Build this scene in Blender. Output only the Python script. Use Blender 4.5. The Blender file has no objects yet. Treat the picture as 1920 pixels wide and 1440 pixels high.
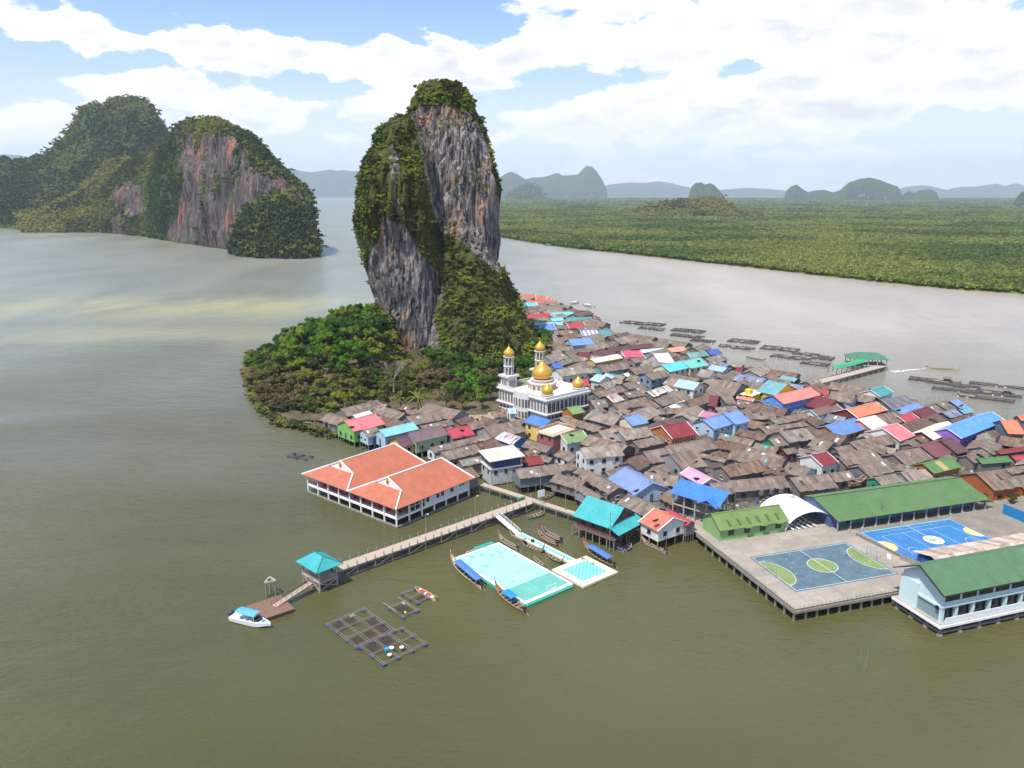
# Stilt village under a limestone tower, tidal bay, mangrove plain and karst hills.
# Metres; water level z = 0; the camera hovers 80 m above the water looking along +Y, 13.9 degrees down.
import bpy, bmesh, math, random
import numpy as np
from mathutils import Vector, Matrix
PI = math.pi
rnd = random.Random(7)
S = bpy.context.scene
COL = S.collection
# ------------------------------------------------------------------ camera, sky, sun, exposure
FPX, HORIZON, CAMH = 1450.0, 362.0, 80.0
PITCH = math.atan((720 - HORIZON) / FPX)
cam_d = bpy.data.cameras.new('camera'); cam = bpy.data.objects.new('camera', cam_d); COL.objects.link(cam)
cam.location = (0, 0, CAMH); cam.rotation_euler = (PI / 2 - PITCH, 0, 0)
cam_d.sensor_width = 36; cam_d.lens = 36 * FPX / 1920; cam_d.clip_end = 90000; cam_d.clip_start = 0.5
S.camera = cam

SUN_EL = math.radians(63); SUN_AZ = math.radians(-142)     # the sun stands high behind the camera, a little to the left
w = bpy.data.worlds.new('World'); S.world = w; w.use_nodes = True
def build_world():
    nt = w.node_tree; N = nt.nodes; L = nt.links; N.clear()
    out = N.new('ShaderNodeOutputWorld'); bg = N.new('ShaderNodeBackground'); bg.inputs[1].default_value = 0.088
    sky = N.new('ShaderNodeTexSky'); sky.sky_type = 'NISHITA'; sky.sun_disc = False
    sky.sun_elevation = SUN_EL; sky.sun_rotation = SUN_AZ; sky.air_density = 1.0; sky.dust_density = 0.6; sky.ozone_density = 2.0
    tc = N.new('ShaderNodeTexCoord')
    def math_(op, a, b=None, c=None):
        n = N.new('ShaderNodeMath'); n.operation = op
        for i, v in enumerate((a, b, c)):
            if v is None: continue
            if isinstance(v, (int, float)): n.inputs[i].default_value = v
            else: L.new(v, n.inputs[i])
        return n.outputs[0]
    def noise(vec, scale, det, rough, dist=0.0):
        n = N.new('ShaderNodeTexNoise'); n.inputs['Scale'].default_value = scale; n.inputs['Detail'].default_value = det
        n.inputs['Roughness'].default_value = rough; n.inputs['Distortion'].default_value = dist
        L.new(vec, n.inputs['Vector']); return n.outputs['Fac']
    def mapping(vec, loc=(0, 0, 0), sc=(1, 1, 1)):
        n = N.new('ShaderNodeMapping'); n.inputs['Location'].default_value = loc; n.inputs['Scale'].default_value = sc
        L.new(vec, n.inputs['Vector']); return n.outputs[0]
    d = tc.outputs['Generated']
    v1 = mapping(d, (3.1, 1.7, 0.4), (1, 1, 2.3))
    big = noise(v1, 5.5, 3, 0.5)
    fine = noise(v1, 15.0, 10, 0.56, 0.25)
    cov = math_('MULTIPLY_ADD', fine, 0.58, math_('MULTIPLY', big, 0.42))
    # the day's own cloud banks and blue gaps, as soft ellipses in direction space (x, z of the unit direction, half-sizes, weight)
    sp = N.new('ShaderNodeSeparateXYZ'); L.new(d, sp.inputs[0])
    wob = math_('SUBTRACT', noise(mapping(d, (7, 2, 1), (1, 1, 1.6)), 13.0, 6, 0.6), 0.5)
    for (cx, cz, rx, rz, amp) in CLOUDS:
        ex = math_('DIVIDE', math_('SUBTRACT', math_('MULTIPLY_ADD', wob, 0.10, sp.outputs[0]), cx), rx)
        ez = math_('DIVIDE', math_('SUBTRACT', math_('MULTIPLY_ADD', wob, 0.05, sp.outputs[2]), cz), rz)
        r2 = math_('ADD', math_('MULTIPLY', ex, ex), math_('MULTIPLY', ez, ez))
        g = math_('POWER', 2.718, math_('MULTIPLY', r2, -1.0))
        front = math_('GREATER_THAN', sp.outputs[1], 0.0)
        cov = math_('MULTIPLY_ADD', math_('MULTIPLY', g, front), amp, cov)
    ramp = N.new('ShaderNodeMapRange'); ramp.interpolation_type = 'SMOOTHSTEP'
    ramp.inputs['From Min'].default_value = 0.495; ramp.inputs['From Max'].default_value = 0.57; L.new(cov, ramp.inputs['Value'])
    # cloud bases are greyer than their tops
    v2 = mapping(d, (3.1, 1.7, 0.43), (1, 1, 2.3))
    up = math_('MULTIPLY_ADD', noise(v2, 15.0, 10, 0.56, 0.25), 0.42, math_('MULTIPLY', noise(v2, 5.5, 3, 0.5), 0.58))
    here = math_('MULTIPLY_ADD', fine, 0.42, math_('MULTIPLY', big, 0.58))
    dif = math_('SUBTRACT', up, here)
    sh = N.new('ShaderNodeMapRange'); sh.inputs['From Min'].default_value = -0.04; sh.inputs['From Max'].default_value = 0.08
    sh.inputs['To Min'].default_value = 0.0; sh.inputs['To Max'].default_value = 1.0; L.new(dif, sh.inputs['Value'])
    thick = N.new('ShaderNodeMapRange'); thick.inputs['From Min'].default_value = 0.55; thick.inputs['From Max'].default_value = 0.72; L.new(cov, thick.inputs['Value'])
    shf = math_('MULTIPLY', sh.outputs[0], math_('MULTIPLY_ADD', thick.outputs[0], 0.75, 0.25))
    cc = N.new('ShaderNodeMix'); cc.data_type = 'RGBA'; cc.inputs[6].default_value = (10.2, 10.1, 10.0, 1); cc.inputs[7].default_value = (6.6, 6.8, 7.1, 1)
    L.new(shf, cc.inputs[0])
    # thin veil towards the horizon
    veil = N.new('ShaderNodeMapRange'); veil.inputs['From Min'].default_value = 0.0; veil.inputs['From Max'].default_value = 0.25
    veil.inputs['To Min'].default_value = 0.95; veil.inputs['To Max'].default_value = 0.0; L.new(sp.outputs[2], veil.inputs['Value'])
    tint = N.new('ShaderNodeMix'); tint.data_type = 'RGBA'; tint.blend_type = 'MULTIPLY'; tint.inputs[0].default_value = 1; tint.inputs[7].default_value = (.86, 1.22, 1.75, 1)
    L.new(sky.outputs[0], tint.inputs[6])
    m0 = N.new('ShaderNodeMix'); m0.data_type = 'RGBA'; L.new(veil.outputs[0], m0.inputs[0]); L.new(tint.outputs[2], m0.inputs[6]); m0.inputs[7].default_value = (7.6, 8.2, 8.8, 1)
    m1 = N.new('ShaderNodeMix'); m1.data_type = 'RGBA'; L.new(math_('MULTIPLY', ramp.outputs[0], 0.97), m1.inputs[0]); L.new(m0.outputs[2], m1.inputs[6]); L.new(cc.outputs[2], m1.inputs[7])
    v3 = N.new('ShaderNodeMapRange'); v3.inputs['From Min'].default_value = 0.0; v3.inputs['From Max'].default_value = 0.13; v3.inputs['To Min'].default_value = 0.9; v3.inputs['To Max'].default_value = 0.0; L.new(sp.outputs[2], v3.inputs['Value'])
    m2 = N.new('ShaderNodeMix'); m2.data_type = 'RGBA'; L.new(v3.outputs[0], m2.inputs[0]); L.new(m1.outputs[2], m2.inputs[6]); m2.inputs[7].default_value = (8.9, 9.2, 9.4, 1)
    L.new(m2.outputs[2], bg.inputs[0]); L.new(bg.outputs[0], out.inputs[0])
def skydir(px, py):
    v = Vector(((px - 960) / FPX, (720 - py) / FPX * math.sin(PITCH) + math.cos(PITCH), (720 - py) / FPX * math.cos(PITCH) - math.sin(PITCH))).normalized()
    return v.x, v.z
CLOUDS = []
for (px, py, rx, rz, amp) in (
        (60, 20, 130, 20, .22), (200, 60, 230, 42, .26), (430, 90, 210, 42, .28), (600, 115, 120, 25, .2), (210, 150, 120, 30, .2), (330, 165, 170, 40, .22), (60, 225, 110, 30, .2),
        (420, 200, 180, 40, .15), (740, 90, 70, 50, .2), (860, 130, 160, 45, .24), (1180, 60, 200, 62, .26), (1300, 105, 110, 26, .2), (1560, 40, 190, 40, .2), (1560, 110, 150, 50, .2),
        (1760, 60, 170, 60, .22), (1850, 150, 130, 45, .24), (1300, 175, 170, 28, .2), (1640, 215, 110, 24, .22), (1430, 205, 200, 30, .2), (1070, 210, 160, 40, .16), (1350, 250, 230, 30, .14),
        (600, 30, 150, 45, -.30), (850, 30, 90, 40, -.30), (330, 5, 60, 12, -.15), (60, 110, 130, 45, -.26), (120, 180, 40, 16, -.08), (590, 165, 90, 22, -.14), (1060, 150, 90, 30, -.22), (950, 60, 50, 30, -.15),
        (1000, 190, 60, 18, -.12), (1400, 130, 60, 16, -.14), (1760, 215, 70, 20, -.16), (1800, 265, 130, 20, -.10), (1540, 270, 120, 14, -.08), (560, 260, 60, 30, -.06)):
    a = skydir(px - rx, py - rz); b = skydir(px + rx, py + rz); c = skydir(px, py)
    CLOUDS.append((c[0], c[1], abs(b[0] - a[0]) / 2, abs(b[1] - a[1]) / 2, amp * (.72 if amp > 0 else 1.1)))
build_world()
sun_d = bpy.data.lights.new('sun', 'SUN'); sun = bpy.data.objects.new('sun', sun_d); COL.objects.link(sun)
sun_d.energy = 4.5; sun_d.angle = math.radians(0.7); sun_d.color = (1.0, 0.955, 0.88)
sun_dir = Vector((math.sin(SUN_AZ) * math.cos(SUN_EL), math.cos(SUN_AZ) * math.cos(SUN_EL), math.sin(SUN_EL)))
sun.rotation_euler = sun_dir.to_track_quat('Z', 'Y').to_euler()
S.view_settings.view_transform = 'Standard'; S.view_settings.look = 'None'; S.view_settings.gamma = 1; S.view_settings.use_curve_mapping = False
S.view_settings.exposure = 0.5
S.render.engine = 'CYCLES'
S.cycles.max_bounces = 5; S.cycles.diffuse_bounces = 2; S.cycles.glossy_bounces = 2; S.cycles.transmission_bounces = 2; S.cycles.transparent_max_bounces = 6; S.cycles.volume_bounces = 0
S.cycles.use_denoising = True

# ------------------------------------------------------------------ survey helpers
ct, st = math.cos(PITCH), math.sin(PITCH)
def at(px, py, z=0.0):
    """survey point: where the sight line through a point of the photograph meets height z"""
    dy = (720 - py) / FPX; k = (z - CAMH) / (-st + dy * ct)
    return Vector(((px - 960) / FPX * k, (ct + dy * st) * k, z))
def atY(px, py, Y):
    dy = (720 - py) / FPX; k = Y / (ct + dy * st)
    return Vector(((px - 960) / FPX * k, Y, CAMH + (-st + dy * ct) * k))
def proj(P):
    P = np.asarray(P); zz = P[..., 2] - CAMH; d = P[..., 1] * ct - zz * st; u = P[..., 1] * st + zz * ct
    return 960 + FPX * P[..., 0] / d, 720 - FPX * u / d
def inpoly(x, y, poly):
    x = np.asarray(x); y = np.asarray(y); r = np.zeros(x.shape, bool); n = len(poly)
    for i in range(n):
        x1, y1 = poly[i][:2]; x2, y2 = poly[(i + 1) % n][:2]
        c = ((y1 > y) != (y2 > y)) & (x < (x2 - x1) * (y - y1) / ((y2 - y1) or 1e-9) + x1)
        r ^= c
    return r
def _h(ix, iy, iz, seed):
    n = (ix * 73856093) ^ (iy * 19349663) ^ (iz * 83492791) ^ (seed * 2654435)
    n = (n ^ (n >> 13)) * 1274126177 & 0x7fffffff
    return ((n ^ (n >> 16)) & 0xffff) / 65535.0
def vnoise(P, seed=0):
    P = np.asarray(P, float); I = np.floor(P).astype(np.int64); f = P - I; f = f * f * (3 - 2 * f)
    r = 0
    for dx in (0, 1):
        for dy in (0, 1):
            for dz in (0, 1):
                wgt = (f[..., 0] if dx else 1 - f[..., 0]) * (f[..., 1] if dy else 1 - f[..., 1]) * (f[..., 2] if dz else 1 - f[..., 2])
                r = r + wgt * _h(I[..., 0] + dx, I[..., 1] + dy, I[..., 2] + dz, seed)
    return r
def fbm(P, oct=4, seed=0):
    P = np.asarray(P, float); a = 0.5; r = 0; t = 0
    for o in range(oct):
        r = r + a * vnoise(P * (2 ** o), seed + o); t += a; a *= 0.5
    return r / t - 0.5

# ------------------------------------------------------------------ objects, naming
def props(o, label=None, cat=None, group=None, kind=None):
    if label: o['label'] = label
    if cat: o['category'] = cat
    if group: o['group'] = group
    if kind: o['kind'] = kind
    return o
def thing(name, label, cat, loc=(0, 0, 0), rz=0.0, group=None):
    o = bpy.data.objects.new(name, None); COL.objects.link(o); o.empty_display_size = 0.5
    o.location = loc; o.rotation_euler = (0, 0, rz)
    return props(o, label, cat, group)
class MB:
    """collects faces and links them as one mesh object"""
    def __init__(s): s.v = []; s.f = []; s.m = []; s.t = []; s.mi = 0; s.tone = 0.5
    def face(s, pts, mi=None):
        b = len(s.v); s.v += [tuple(p) for p in pts]; s.f.append(tuple(range(b, b + len(pts)))); s.m.append(s.mi if mi is None else mi); s.t.append(s.tone)
    def poly(s, vs, fs, mi=None):
        b = len(s.v); s.v += [tuple(p) for p in vs]
        for f in fs: s.f.append(tuple(i + b for i in f)); s.m.append(s.mi if mi is None else mi); s.t.append(s.tone)
    def box(s, x0, x1, y0, y1, z0, z1, mi=None):
        s.poly([(x0, y0, z0), (x1, y0, z0), (x1, y1, z0), (x0, y1, z0), (x0, y0, z1), (x1, y0, z1), (x1, y1, z1), (x0, y1, z1)],
               [(0, 3, 2, 1), (4, 5, 6, 7), (0, 1, 5, 4), (1, 2, 6, 5), (2, 3, 7, 6), (3, 0, 4, 7)], mi); return s
    def slab(s, q, th, mi=None):
        """quad q (top face, counter-clockwise seen from above) with thickness th downwards"""
        lo = [(p[0], p[1], p[2] - th) for p in q]; n = len(q)
        s.poly(list(q) + lo, [tuple(range(n)), tuple(range(2 * n - 1, n - 1, -1))] + [(i, i + n, (i + 1) % n + n, (i + 1) % n) for i in range(n)], mi); return s
    def bar(s, a, b, r, n=4, r2=None, mi=None):
        a = Vector(a); b = Vector(b); d = b - a
        if d.length < 1e-6: return s
        q = d.to_track_quat('Z', 'Y'); r2 = r if r2 is None else r2; vs = []
        for (c, rr) in ((a, r), (b, r2)):
            for i in range(n):
                an = 2 * PI * (i + .5) / n; vs.append(c + q @ Vector((math.cos(an) * rr, math.sin(an) * rr, 0)))
        s.poly(vs, [tuple(range(n - 1, -1, -1)), tuple(range(n, 2 * n))] + [(i, (i + 1) % n, (i + 1) % n + n, i + n) for i in range(n)], mi); return s
    def lathe(s, prof, n=20, c=(0, 0, 0), mi=None):
        vs = []; fs = []
        for (r, z) in prof:
            for i in range(n): a = 2 * PI * i / n; vs.append((c[0] + r * math.cos(a), c[1] + r * math.sin(a), c[2] + z))
        for k in range(len(prof) - 1):
            for i in range(n): fs.append((k * n + i, k * n + (i + 1) % n, (k + 1) * n + (i + 1) % n, (k + 1) * n + i))
        fs.append(tuple(range(n - 1, -1, -1))); fs.append(tuple(range((len(prof) - 1) * n, len(prof) * n)))
        s.poly(vs, fs, mi); return s
    def mesh(s, name, mats):
        me = bpy.data.meshes.new(name); me.from_pydata(s.v, [], s.f)
        for m in (mats if isinstance(mats, (list, tuple)) else [mats]): me.materials.append(m)
        me.polygons.foreach_set('material_index', s.m)
        a = me.attributes.new('tone', 'FLOAT', 'FACE'); a.data.foreach_set('value', s.t)
        me.update(); return me
    def build(s, name, mats, parent=None, loc=(0, 0, 0), rz=0.0, smooth=False):
        me = s.mesh(name, mats)
        if smooth: me.polygons.foreach_set('use_smooth', [True] * len(me.polygons))
        return put(name, me, parent, loc, rz)
def put(name, me, parent=None, loc=(0, 0, 0), rz=0.0, sc=None, rot=None):
    o = bpy.data.objects.new(name, me); COL.objects.link(o); o.location = loc; o.rotation_euler = rot or (0, 0, rz)
    if sc: o.scale = sc
    if parent: o.parent = parent
    return o
def copy_tree(o, parent=None):
    c = o.copy(); COL.objects.link(c)
    if parent: c.parent = parent
    for ch in o.children: copy_tree(ch, c)
    return c

# ------------------------------------------------------------------ materials
MATS = {}
class NT:
    def __init__(s, name):
        s.m = bpy.data.materials.new(name); s.m.use_nodes = True; s.N = s.m.node_tree.nodes; s.L = s.m.node_tree.links
        s.b = s.N['Principled BSDF']; s.b.inputs['Specular IOR Level'].default_value = 0.3
    def n(s, t, **k):
        x = s.N.new('ShaderNode' + t)
        for a, b in k.items(): setattr(x, a, b)
        return x
    def set(s, sock, v):
        if isinstance(v, (int, float, tuple, list)): sock.default_value = v if not isinstance(v, (tuple, list)) else (tuple(v) + (1,) if len(v) == 3 and len(sock.default_value) == 4 else v)
        else: s.L.new(v, sock)
    def math(s, op, a, b=0.0, c=None, clamp=False):
        x = s.n('Math', operation=op, use_clamp=clamp); s.set(x.inputs[0], a); s.set(x.inputs[1], b)
        if c is not None: s.set(x.inputs[2], c)
        return x.outputs[0]
    def mapr(s, v, a, b, c=0.0, d=1.0, smooth=False):
        x = s.n('MapRange'); s.set(x.inputs[0], v)
        if smooth: x.interpolation_type = 'SMOOTHSTEP'
        for i, q in enumerate((a, b, c, d)): x.inputs[i + 1].default_value = q
        return x.outputs[0]
    def pos(s): return s.n('NewGeometry').outputs['Position']
    def objc(s): return s.n('TexCoord').outputs['Object']
    def mapping(s, v, sc=(1, 1, 1), loc=(0, 0, 0), rot=(0, 0, 0)):
        x = s.n('Mapping'); s.set(x.inputs[0], v); x.inputs['Scale'].default_value = sc; x.inputs['Location'].default_value = loc; x.inputs['Rotation'].default_value = rot; return x.outputs[0]
    def noise(s, v, scale=1.0, det=4, rough=0.55, dist=0.0):
        x = s.n('TexNoise'); s.set(x.inputs['Vector'], v); x.inputs['Scale'].default_value = scale; x.inputs['Detail'].default_value = det
        x.inputs['Roughness'].default_value = rough; x.inputs['Distortion'].default_value = dist; return x.outputs['Fac']
    def mix(s, f, a, b, mode='MIX'):
        x = s.n('Mix', data_type='RGBA', blend_type=mode); s.set(x.inputs[0], f); s.set(x.inputs[6], a); s.set(x.inputs[7], b); return x.outputs[2]
    def bump(s, h, strength=0.3, dist=0.1):
        x = s.n('Bump'); x.inputs['Strength'].default_value = strength; x.inputs['Distance'].default_value = dist; s.set(x.inputs['Height'], h); s.L.new(x.outputs[0], s.b.inputs['Normal'])
    def col(s, c): s.set(s.b.inputs['Base Color'], c)
    def rough(s, v): s.set(s.b.inputs['Roughness'], v)
def c3(c, k=1.0): return (c[0] * k, c[1] * k, c[2] * k, 1)
def painted(name, c, var=0.25, rough=0.6, sc=0.6):
    if name in MATS: return MATS[name]
    t = NT(name); p = t.pos()
    a = t.noise(p, sc, 5, 0.65); b = t.noise(t.mapping(p, (3, 3, .35)), 1.2, 4, 0.6)
    f = t.mapr(t.math('MULTIPLY_ADD', a, 0.6, t.math('MULTIPLY', b, 0.4)), 0.3, 0.7)
    t.col(t.mix(f, c3(c, 1 - var), c3(c, 1 + var * .35))); t.rough(rough); MATS[name] = t.m; return t.m
def roofmat(name, c, kind='paint'):
    """sheet roofing: x runs along the ridge, y down the slope (object space)"""
    if name in MATS: return MATS[name]
    t = NT(name); o = t.objc(); p = t.pos()
    tone = t.n('Attribute', attribute_name='tone').outputs['Fac']
    streak = t.noise(t.mapping(o, (3.0, .30, .30)), 1.0, 5, 0.65)
    patch = t.noise(p, 0.35, 5, 0.6)
    x = t.n('SeparateXYZ'); t.L.new(o, x.inputs[0])
    corr = t.math('ABSOLUTE', t.math('SINE', t.math('MULTIPLY', x.outputs[0], PI / 0.42)))
    if kind == 'grey':
        f = t.mapr(t.math('MULTIPLY_ADD', streak, .55, t.math('MULTIPLY', patch, .45)), 0.32, 0.68)
        cc = t.mix(f, c3((c[0] * .60, c[1] * .57, c[2] * .54)), c3((c[0] * 1.35, c[1] * 1.33, c[2] * 1.30)))
        blot = t.mapr(t.noise(p, 1.1, 4, .7), 0.60, 0.74)
        cc = t.mix(t.math('MULTIPLY', blot, .5), cc, c3((.07, .06, .05)))
        tn = t.mapr(tone, 0, 1, .70, 1.34)
        rg = .9
    elif kind == 'rust':
        f = t.mapr(streak, 0.42, 0.58)
        cc = t.mix(f, c3(c), (.10, .03, .018, 1)); tn = t.mapr(tone, 0, 1, .85, 1.15); rg = .8
    else:
        f = t.mapr(t.math('MULTIPLY_ADD', streak, .5, t.math('MULTIPLY', patch, .5)), 0.3, 0.7)
        g_ = sum(c) / 3; cc = t.mix(f, c3(c, .70), c3((c[0] * .92 + g_ * .18, c[1] * .92 + g_ * .18, c[2] * .92 + g_ * .18))); st_ = t.mapr(t.noise(t.mapping(o, (1.6, .22, .22), (3, 8, 1)), 1.0, 5, .7), .60, .74); cc = t.mix(t.math('MULTIPLY', st_, .55), cc, (.13, .085, .06, 1)); dk_ = t.mapr(t.noise(p, .9, 6, .72), .56, .74); cc = t.mix(t.math('MULTIPLY', dk_, .35), cc, (.07, .06, .05, 1)); tn = t.mapr(tone, 0, 1, .93, 1.07); rg = .5
    mul = t.n('VectorMath', operation='SCALE'); t.set(mul.inputs[0], cc); t.set(mul.inputs['Scale'], t.math('MULTIPLY', tn, t.mapr(corr, 0, 1, .88, 1.05)))
    t.col(mul.outputs[0]); t.rough(rg); t.bump(corr, .35, .06); MATS[name] = t.m; return t.m
def foliage(name, lo, hi, warm=None, scale=0.05, wmin=.55, wmax=.75, aw=.35):
    if name in MATS: return MATS[name]
    t = NT(name); p = t.pos(); r = t.n('ObjectInfo').outputs['Random']
    a = t.noise(p, scale, 4, .6); b = t.noise(p, 0.45, 3, .6)
    f = t.math('ADD', t.math('MULTIPLY', r, .45), t.math('ADD', t.math('MULTIPLY', a, aw), t.math('MULTIPLY', b, .5)))
    cc = t.mix(t.mapr(f, .175 + aw / 2, .775 + aw / 2), c3(lo), c3(hi))
    if warm: cc = t.mix(t.mapr(t.math('ADD', t.noise(t.mapping(p, (1, 1, 1), (31, 7, 3)), scale * 1.3, 3, .5), t.math('MULTIPLY', r, .12)), wmin, wmax), cc, c3(warm))
    t.col(cc); t.rough(.75); t.b.inputs['Specular IOR Level'].default_value = .15
    tr = t.n('BsdfTranslucent'); t.L.new(cc if not isinstance(cc, tuple) else t.b.outputs[0], tr.inputs[0]); ms = t.n('MixShader'); ms.inputs[0].default_value = .35
    out = t.N['Material Output']; t.L.new(t.b.outputs[0], ms.inputs[1]); t.L.new(tr.outputs[0], ms.inputs[2]); t.L.new(ms.outputs[0], out.inputs[0])
    MATS[name] = t.m; return t.m

# ------------------------------------------------------------------ water
def ripple_water():
    t = NT('bay_water'); p = t.pos()
    # silt: olive near the village, greyer and paler out in the channel; plus yellow-green patches of painted sunlight
    sx = t.n('SeparateXYZ'); t.L.new(p, sx.inputs[0])
    lowf = t.noise(t.mapping(p, (.0035, .006, 1)), 1.0, 4, .55)
    streak = t.noise(t.mapping(p, (.012, .0045, 1), rot=(0, 0, .25)), 1.0, 5, .6, .4)
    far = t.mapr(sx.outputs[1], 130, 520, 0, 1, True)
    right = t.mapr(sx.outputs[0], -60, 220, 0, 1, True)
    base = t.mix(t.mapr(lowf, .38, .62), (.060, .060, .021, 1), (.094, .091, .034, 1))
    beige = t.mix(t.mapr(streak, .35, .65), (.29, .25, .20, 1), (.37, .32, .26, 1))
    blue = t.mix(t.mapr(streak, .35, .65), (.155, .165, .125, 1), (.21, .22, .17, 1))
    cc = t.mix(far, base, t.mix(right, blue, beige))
    # sunlit patches left of the rock, painted into the water colour
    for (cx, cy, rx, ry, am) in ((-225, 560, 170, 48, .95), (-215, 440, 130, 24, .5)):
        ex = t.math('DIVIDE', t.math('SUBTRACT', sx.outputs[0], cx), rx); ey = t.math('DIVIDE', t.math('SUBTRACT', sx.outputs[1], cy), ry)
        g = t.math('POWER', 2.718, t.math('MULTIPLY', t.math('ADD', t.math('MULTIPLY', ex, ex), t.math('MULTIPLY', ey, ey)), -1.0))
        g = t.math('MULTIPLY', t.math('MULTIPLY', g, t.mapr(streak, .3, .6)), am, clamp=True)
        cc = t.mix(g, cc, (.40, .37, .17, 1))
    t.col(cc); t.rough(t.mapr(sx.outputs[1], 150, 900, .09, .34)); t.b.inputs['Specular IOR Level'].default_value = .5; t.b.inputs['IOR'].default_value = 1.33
    w1 = t.noise(t.mapping(p, (.55, 1.1, 1), rot=(0, 0, .5)), 1.0, 4, .6, .3)
    w2 = t.noise(t.mapping(p, (.10, .22, 1), rot=(0, 0, .35)), 1.0, 4, .6, .5)
    gust = t.mapr(t.noise(t.mapping(p, (.012, .03, 1), (5, 5, 0)), 1.0, 3, .5), .35, .65, .35, 1.0)
    hgt = t.math('ADD', t.math('MULTIPLY', t.math('MULTIPLY', w1, gust), .36), t.math('MULTIPLY', w2, .42))
    t.bump(hgt, .85, 1.1)
    return t.m
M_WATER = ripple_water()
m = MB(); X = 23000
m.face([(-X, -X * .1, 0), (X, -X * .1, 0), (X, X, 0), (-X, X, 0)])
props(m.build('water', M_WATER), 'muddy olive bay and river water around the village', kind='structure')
m = MB(); m.face([(-X, -X * .1, -6), (X, -X * .1, -6), (X, X, -6), (-X, X, -6)]); 
mm = NT('seabed_mud'); mm.col((.05, .045, .03, 1)); props(m.build('sea_bed', mm.m), 'muddy sea bed below the bay', kind='structure')
# the humid air
hz = bpy.data.materials.new('air'); hz.use_nodes = True; hz.node_tree.nodes.clear()
ho = hz.node_tree.nodes.new('ShaderNodeOutputMaterial'); hv = hz.node_tree.nodes.new('ShaderNodeVolumePrincipled')
hv.inputs['Color'].default_value = (.75, .88, 1.0, 1); hv.inputs['Density'].default_value = 5.0e-5; hv.inputs['Anisotropy'].default_value = .0
hz.node_tree.links.new(hv.outputs[0], ho.inputs['Volume'])
m = MB(); m.box(-X - 200, X + 200, -X * .1 - 200, X + 200, -8, 900)
props(m.build('haze', hz), 'pale humid haze lying over bay and plain', kind='stuff')

# ------------------------------------------------------------------ leaf clumps and scattering
def crown_mesh(name, mat, r=1.0, n=260, leaf=.16, flat=.8, seed=1, lobes=6):
    g = np.random.default_rng(seed); V = []; Fc = []
    L = [(0, 0, 0, .62)] + [(*(g.normal(0, 1, 3) * np.array([.42, .42, .26])), g.uniform(.34, .52)) for _ in range(lobes)]
    L = [(a, b, abs(c) * .9 if c > 0 else c * .5, d) for a, b, c, d in L]
    for i in range(n):
        a = L[g.integers(len(L))]; d = g.normal(0, 1, 3); d /= np.linalg.norm(d) + 1e-9
        if d[2] < -.45: d[2] *= -.6
        rr = a[3] * g.uniform(.72, 1.06); c = (np.array(a[:3]) + d * rr) * np.array([1, 1, flat]) * r
        nn = d + g.normal(0, .30, 3); nn /= np.linalg.norm(nn); t = np.cross(nn, g.normal(0, 1, 3)); t /= np.linalg.norm(t) + 1e-9; b = np.cross(nn, t)
        s = leaf * r * g.uniform(.6, 1.35); k = len(V)
        V += [tuple(c + t * s), tuple(c + b * s * .62), tuple(c - t * s), tuple(c - b * s * .62)]; Fc.append((k, k + 1, k + 2, k + 3))
    # dark inner branches so the crown is not see-through at its heart
    for a in L:
        k = len(V); q = a[3] * .74 * r
        for i in range(6):
            an = i * PI / 3; V.append((a[0] * r + q * math.cos(an), a[1] * r + q * math.sin(an), (a[2] * r) * flat))
        V.append((a[0] * r, a[1] * r, (a[2] * r + q) * flat)); V.append((a[0] * r, a[1] * r, (a[2] * r - q) * flat))
        for i in range(6): Fc.append((k + i, k + (i + 1) % 6, k + 6)); Fc.append((k + (i + 1) % 6, k + i, k + 7))
    me = bpy.data.meshes.new(name); me.from_pydata(V, [], Fc); me.materials.append(mat); me.update(); return me
def scatter(name, P, sc, protos, label, seed=3, tilt=.25):
    """one stuff object: instances of leaf clumps on given points (geometry nodes)"""
    me = bpy.data.meshes.new(name); me.from_pydata([tuple(p) for p in P], [], [])
    a = me.attributes.new('size', 'FLOAT', 'POINT'); a.data.foreach_set('value', list(map(float, sc)))
    o = put(name, me); props(o, label, kind='stuff')
    pc = bpy.data.collections.new(name + '_protos')
    for i, q in enumerate(protos): pc.objects.link(bpy.data.objects.new(name + '_clump', q))
    ng = bpy.data.node_groups.new(name, 'GeometryNodeTree')
    ng.interface.new_socket('Geometry', in_out='INPUT', socket_type='NodeSocketGeometry'); ng.interface.new_socket('Geometry', in_out='OUTPUT', socket_type='NodeSocketGeometry')
    N = ng.nodes; L = ng.links; gi = N.new('NodeGroupInput'); go = N.new('NodeGroupOutput')
    ip = N.new('GeometryNodeInstanceOnPoints'); ci = N.new('GeometryNodeCollectionInfo'); ci.inputs[0].default_value = pc; ci.inputs[1].default_value = True; ci.inputs[2].default_value = True
    na = N.new('GeometryNodeInputNamedAttribute'); na.data_type = 'FLOAT'; na.inputs[0].default_value = 'size'
    rv = N.new('FunctionNodeRandomValue'); rv.data_type = 'FLOAT_VECTOR'; rv.inputs[0].default_value = (-tilt, -tilt, 0); rv.inputs[1].default_value = (tilt, tilt, 6.283); rv.inputs['Seed'].default_value = seed
    er = N.new('FunctionNodeEulerToRotation')
    L.new(gi.outputs[0], ip.inputs['Points']); L.new(ci.outputs[0], ip.inputs['Instance']); ip.inputs['Pick Instance'].default_value = True
    L.new(na.outputs[0], ip.inputs['Scale']); L.new(rv.outputs[0], er.inputs[0]); L.new(er.outputs[0], ip.inputs['Rotation'])
    L.new(ip.outputs[0], go.inputs[0])
    md = o.modifiers.new('scatter', 'NODES'); md.node_group = ng
    return o

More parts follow.
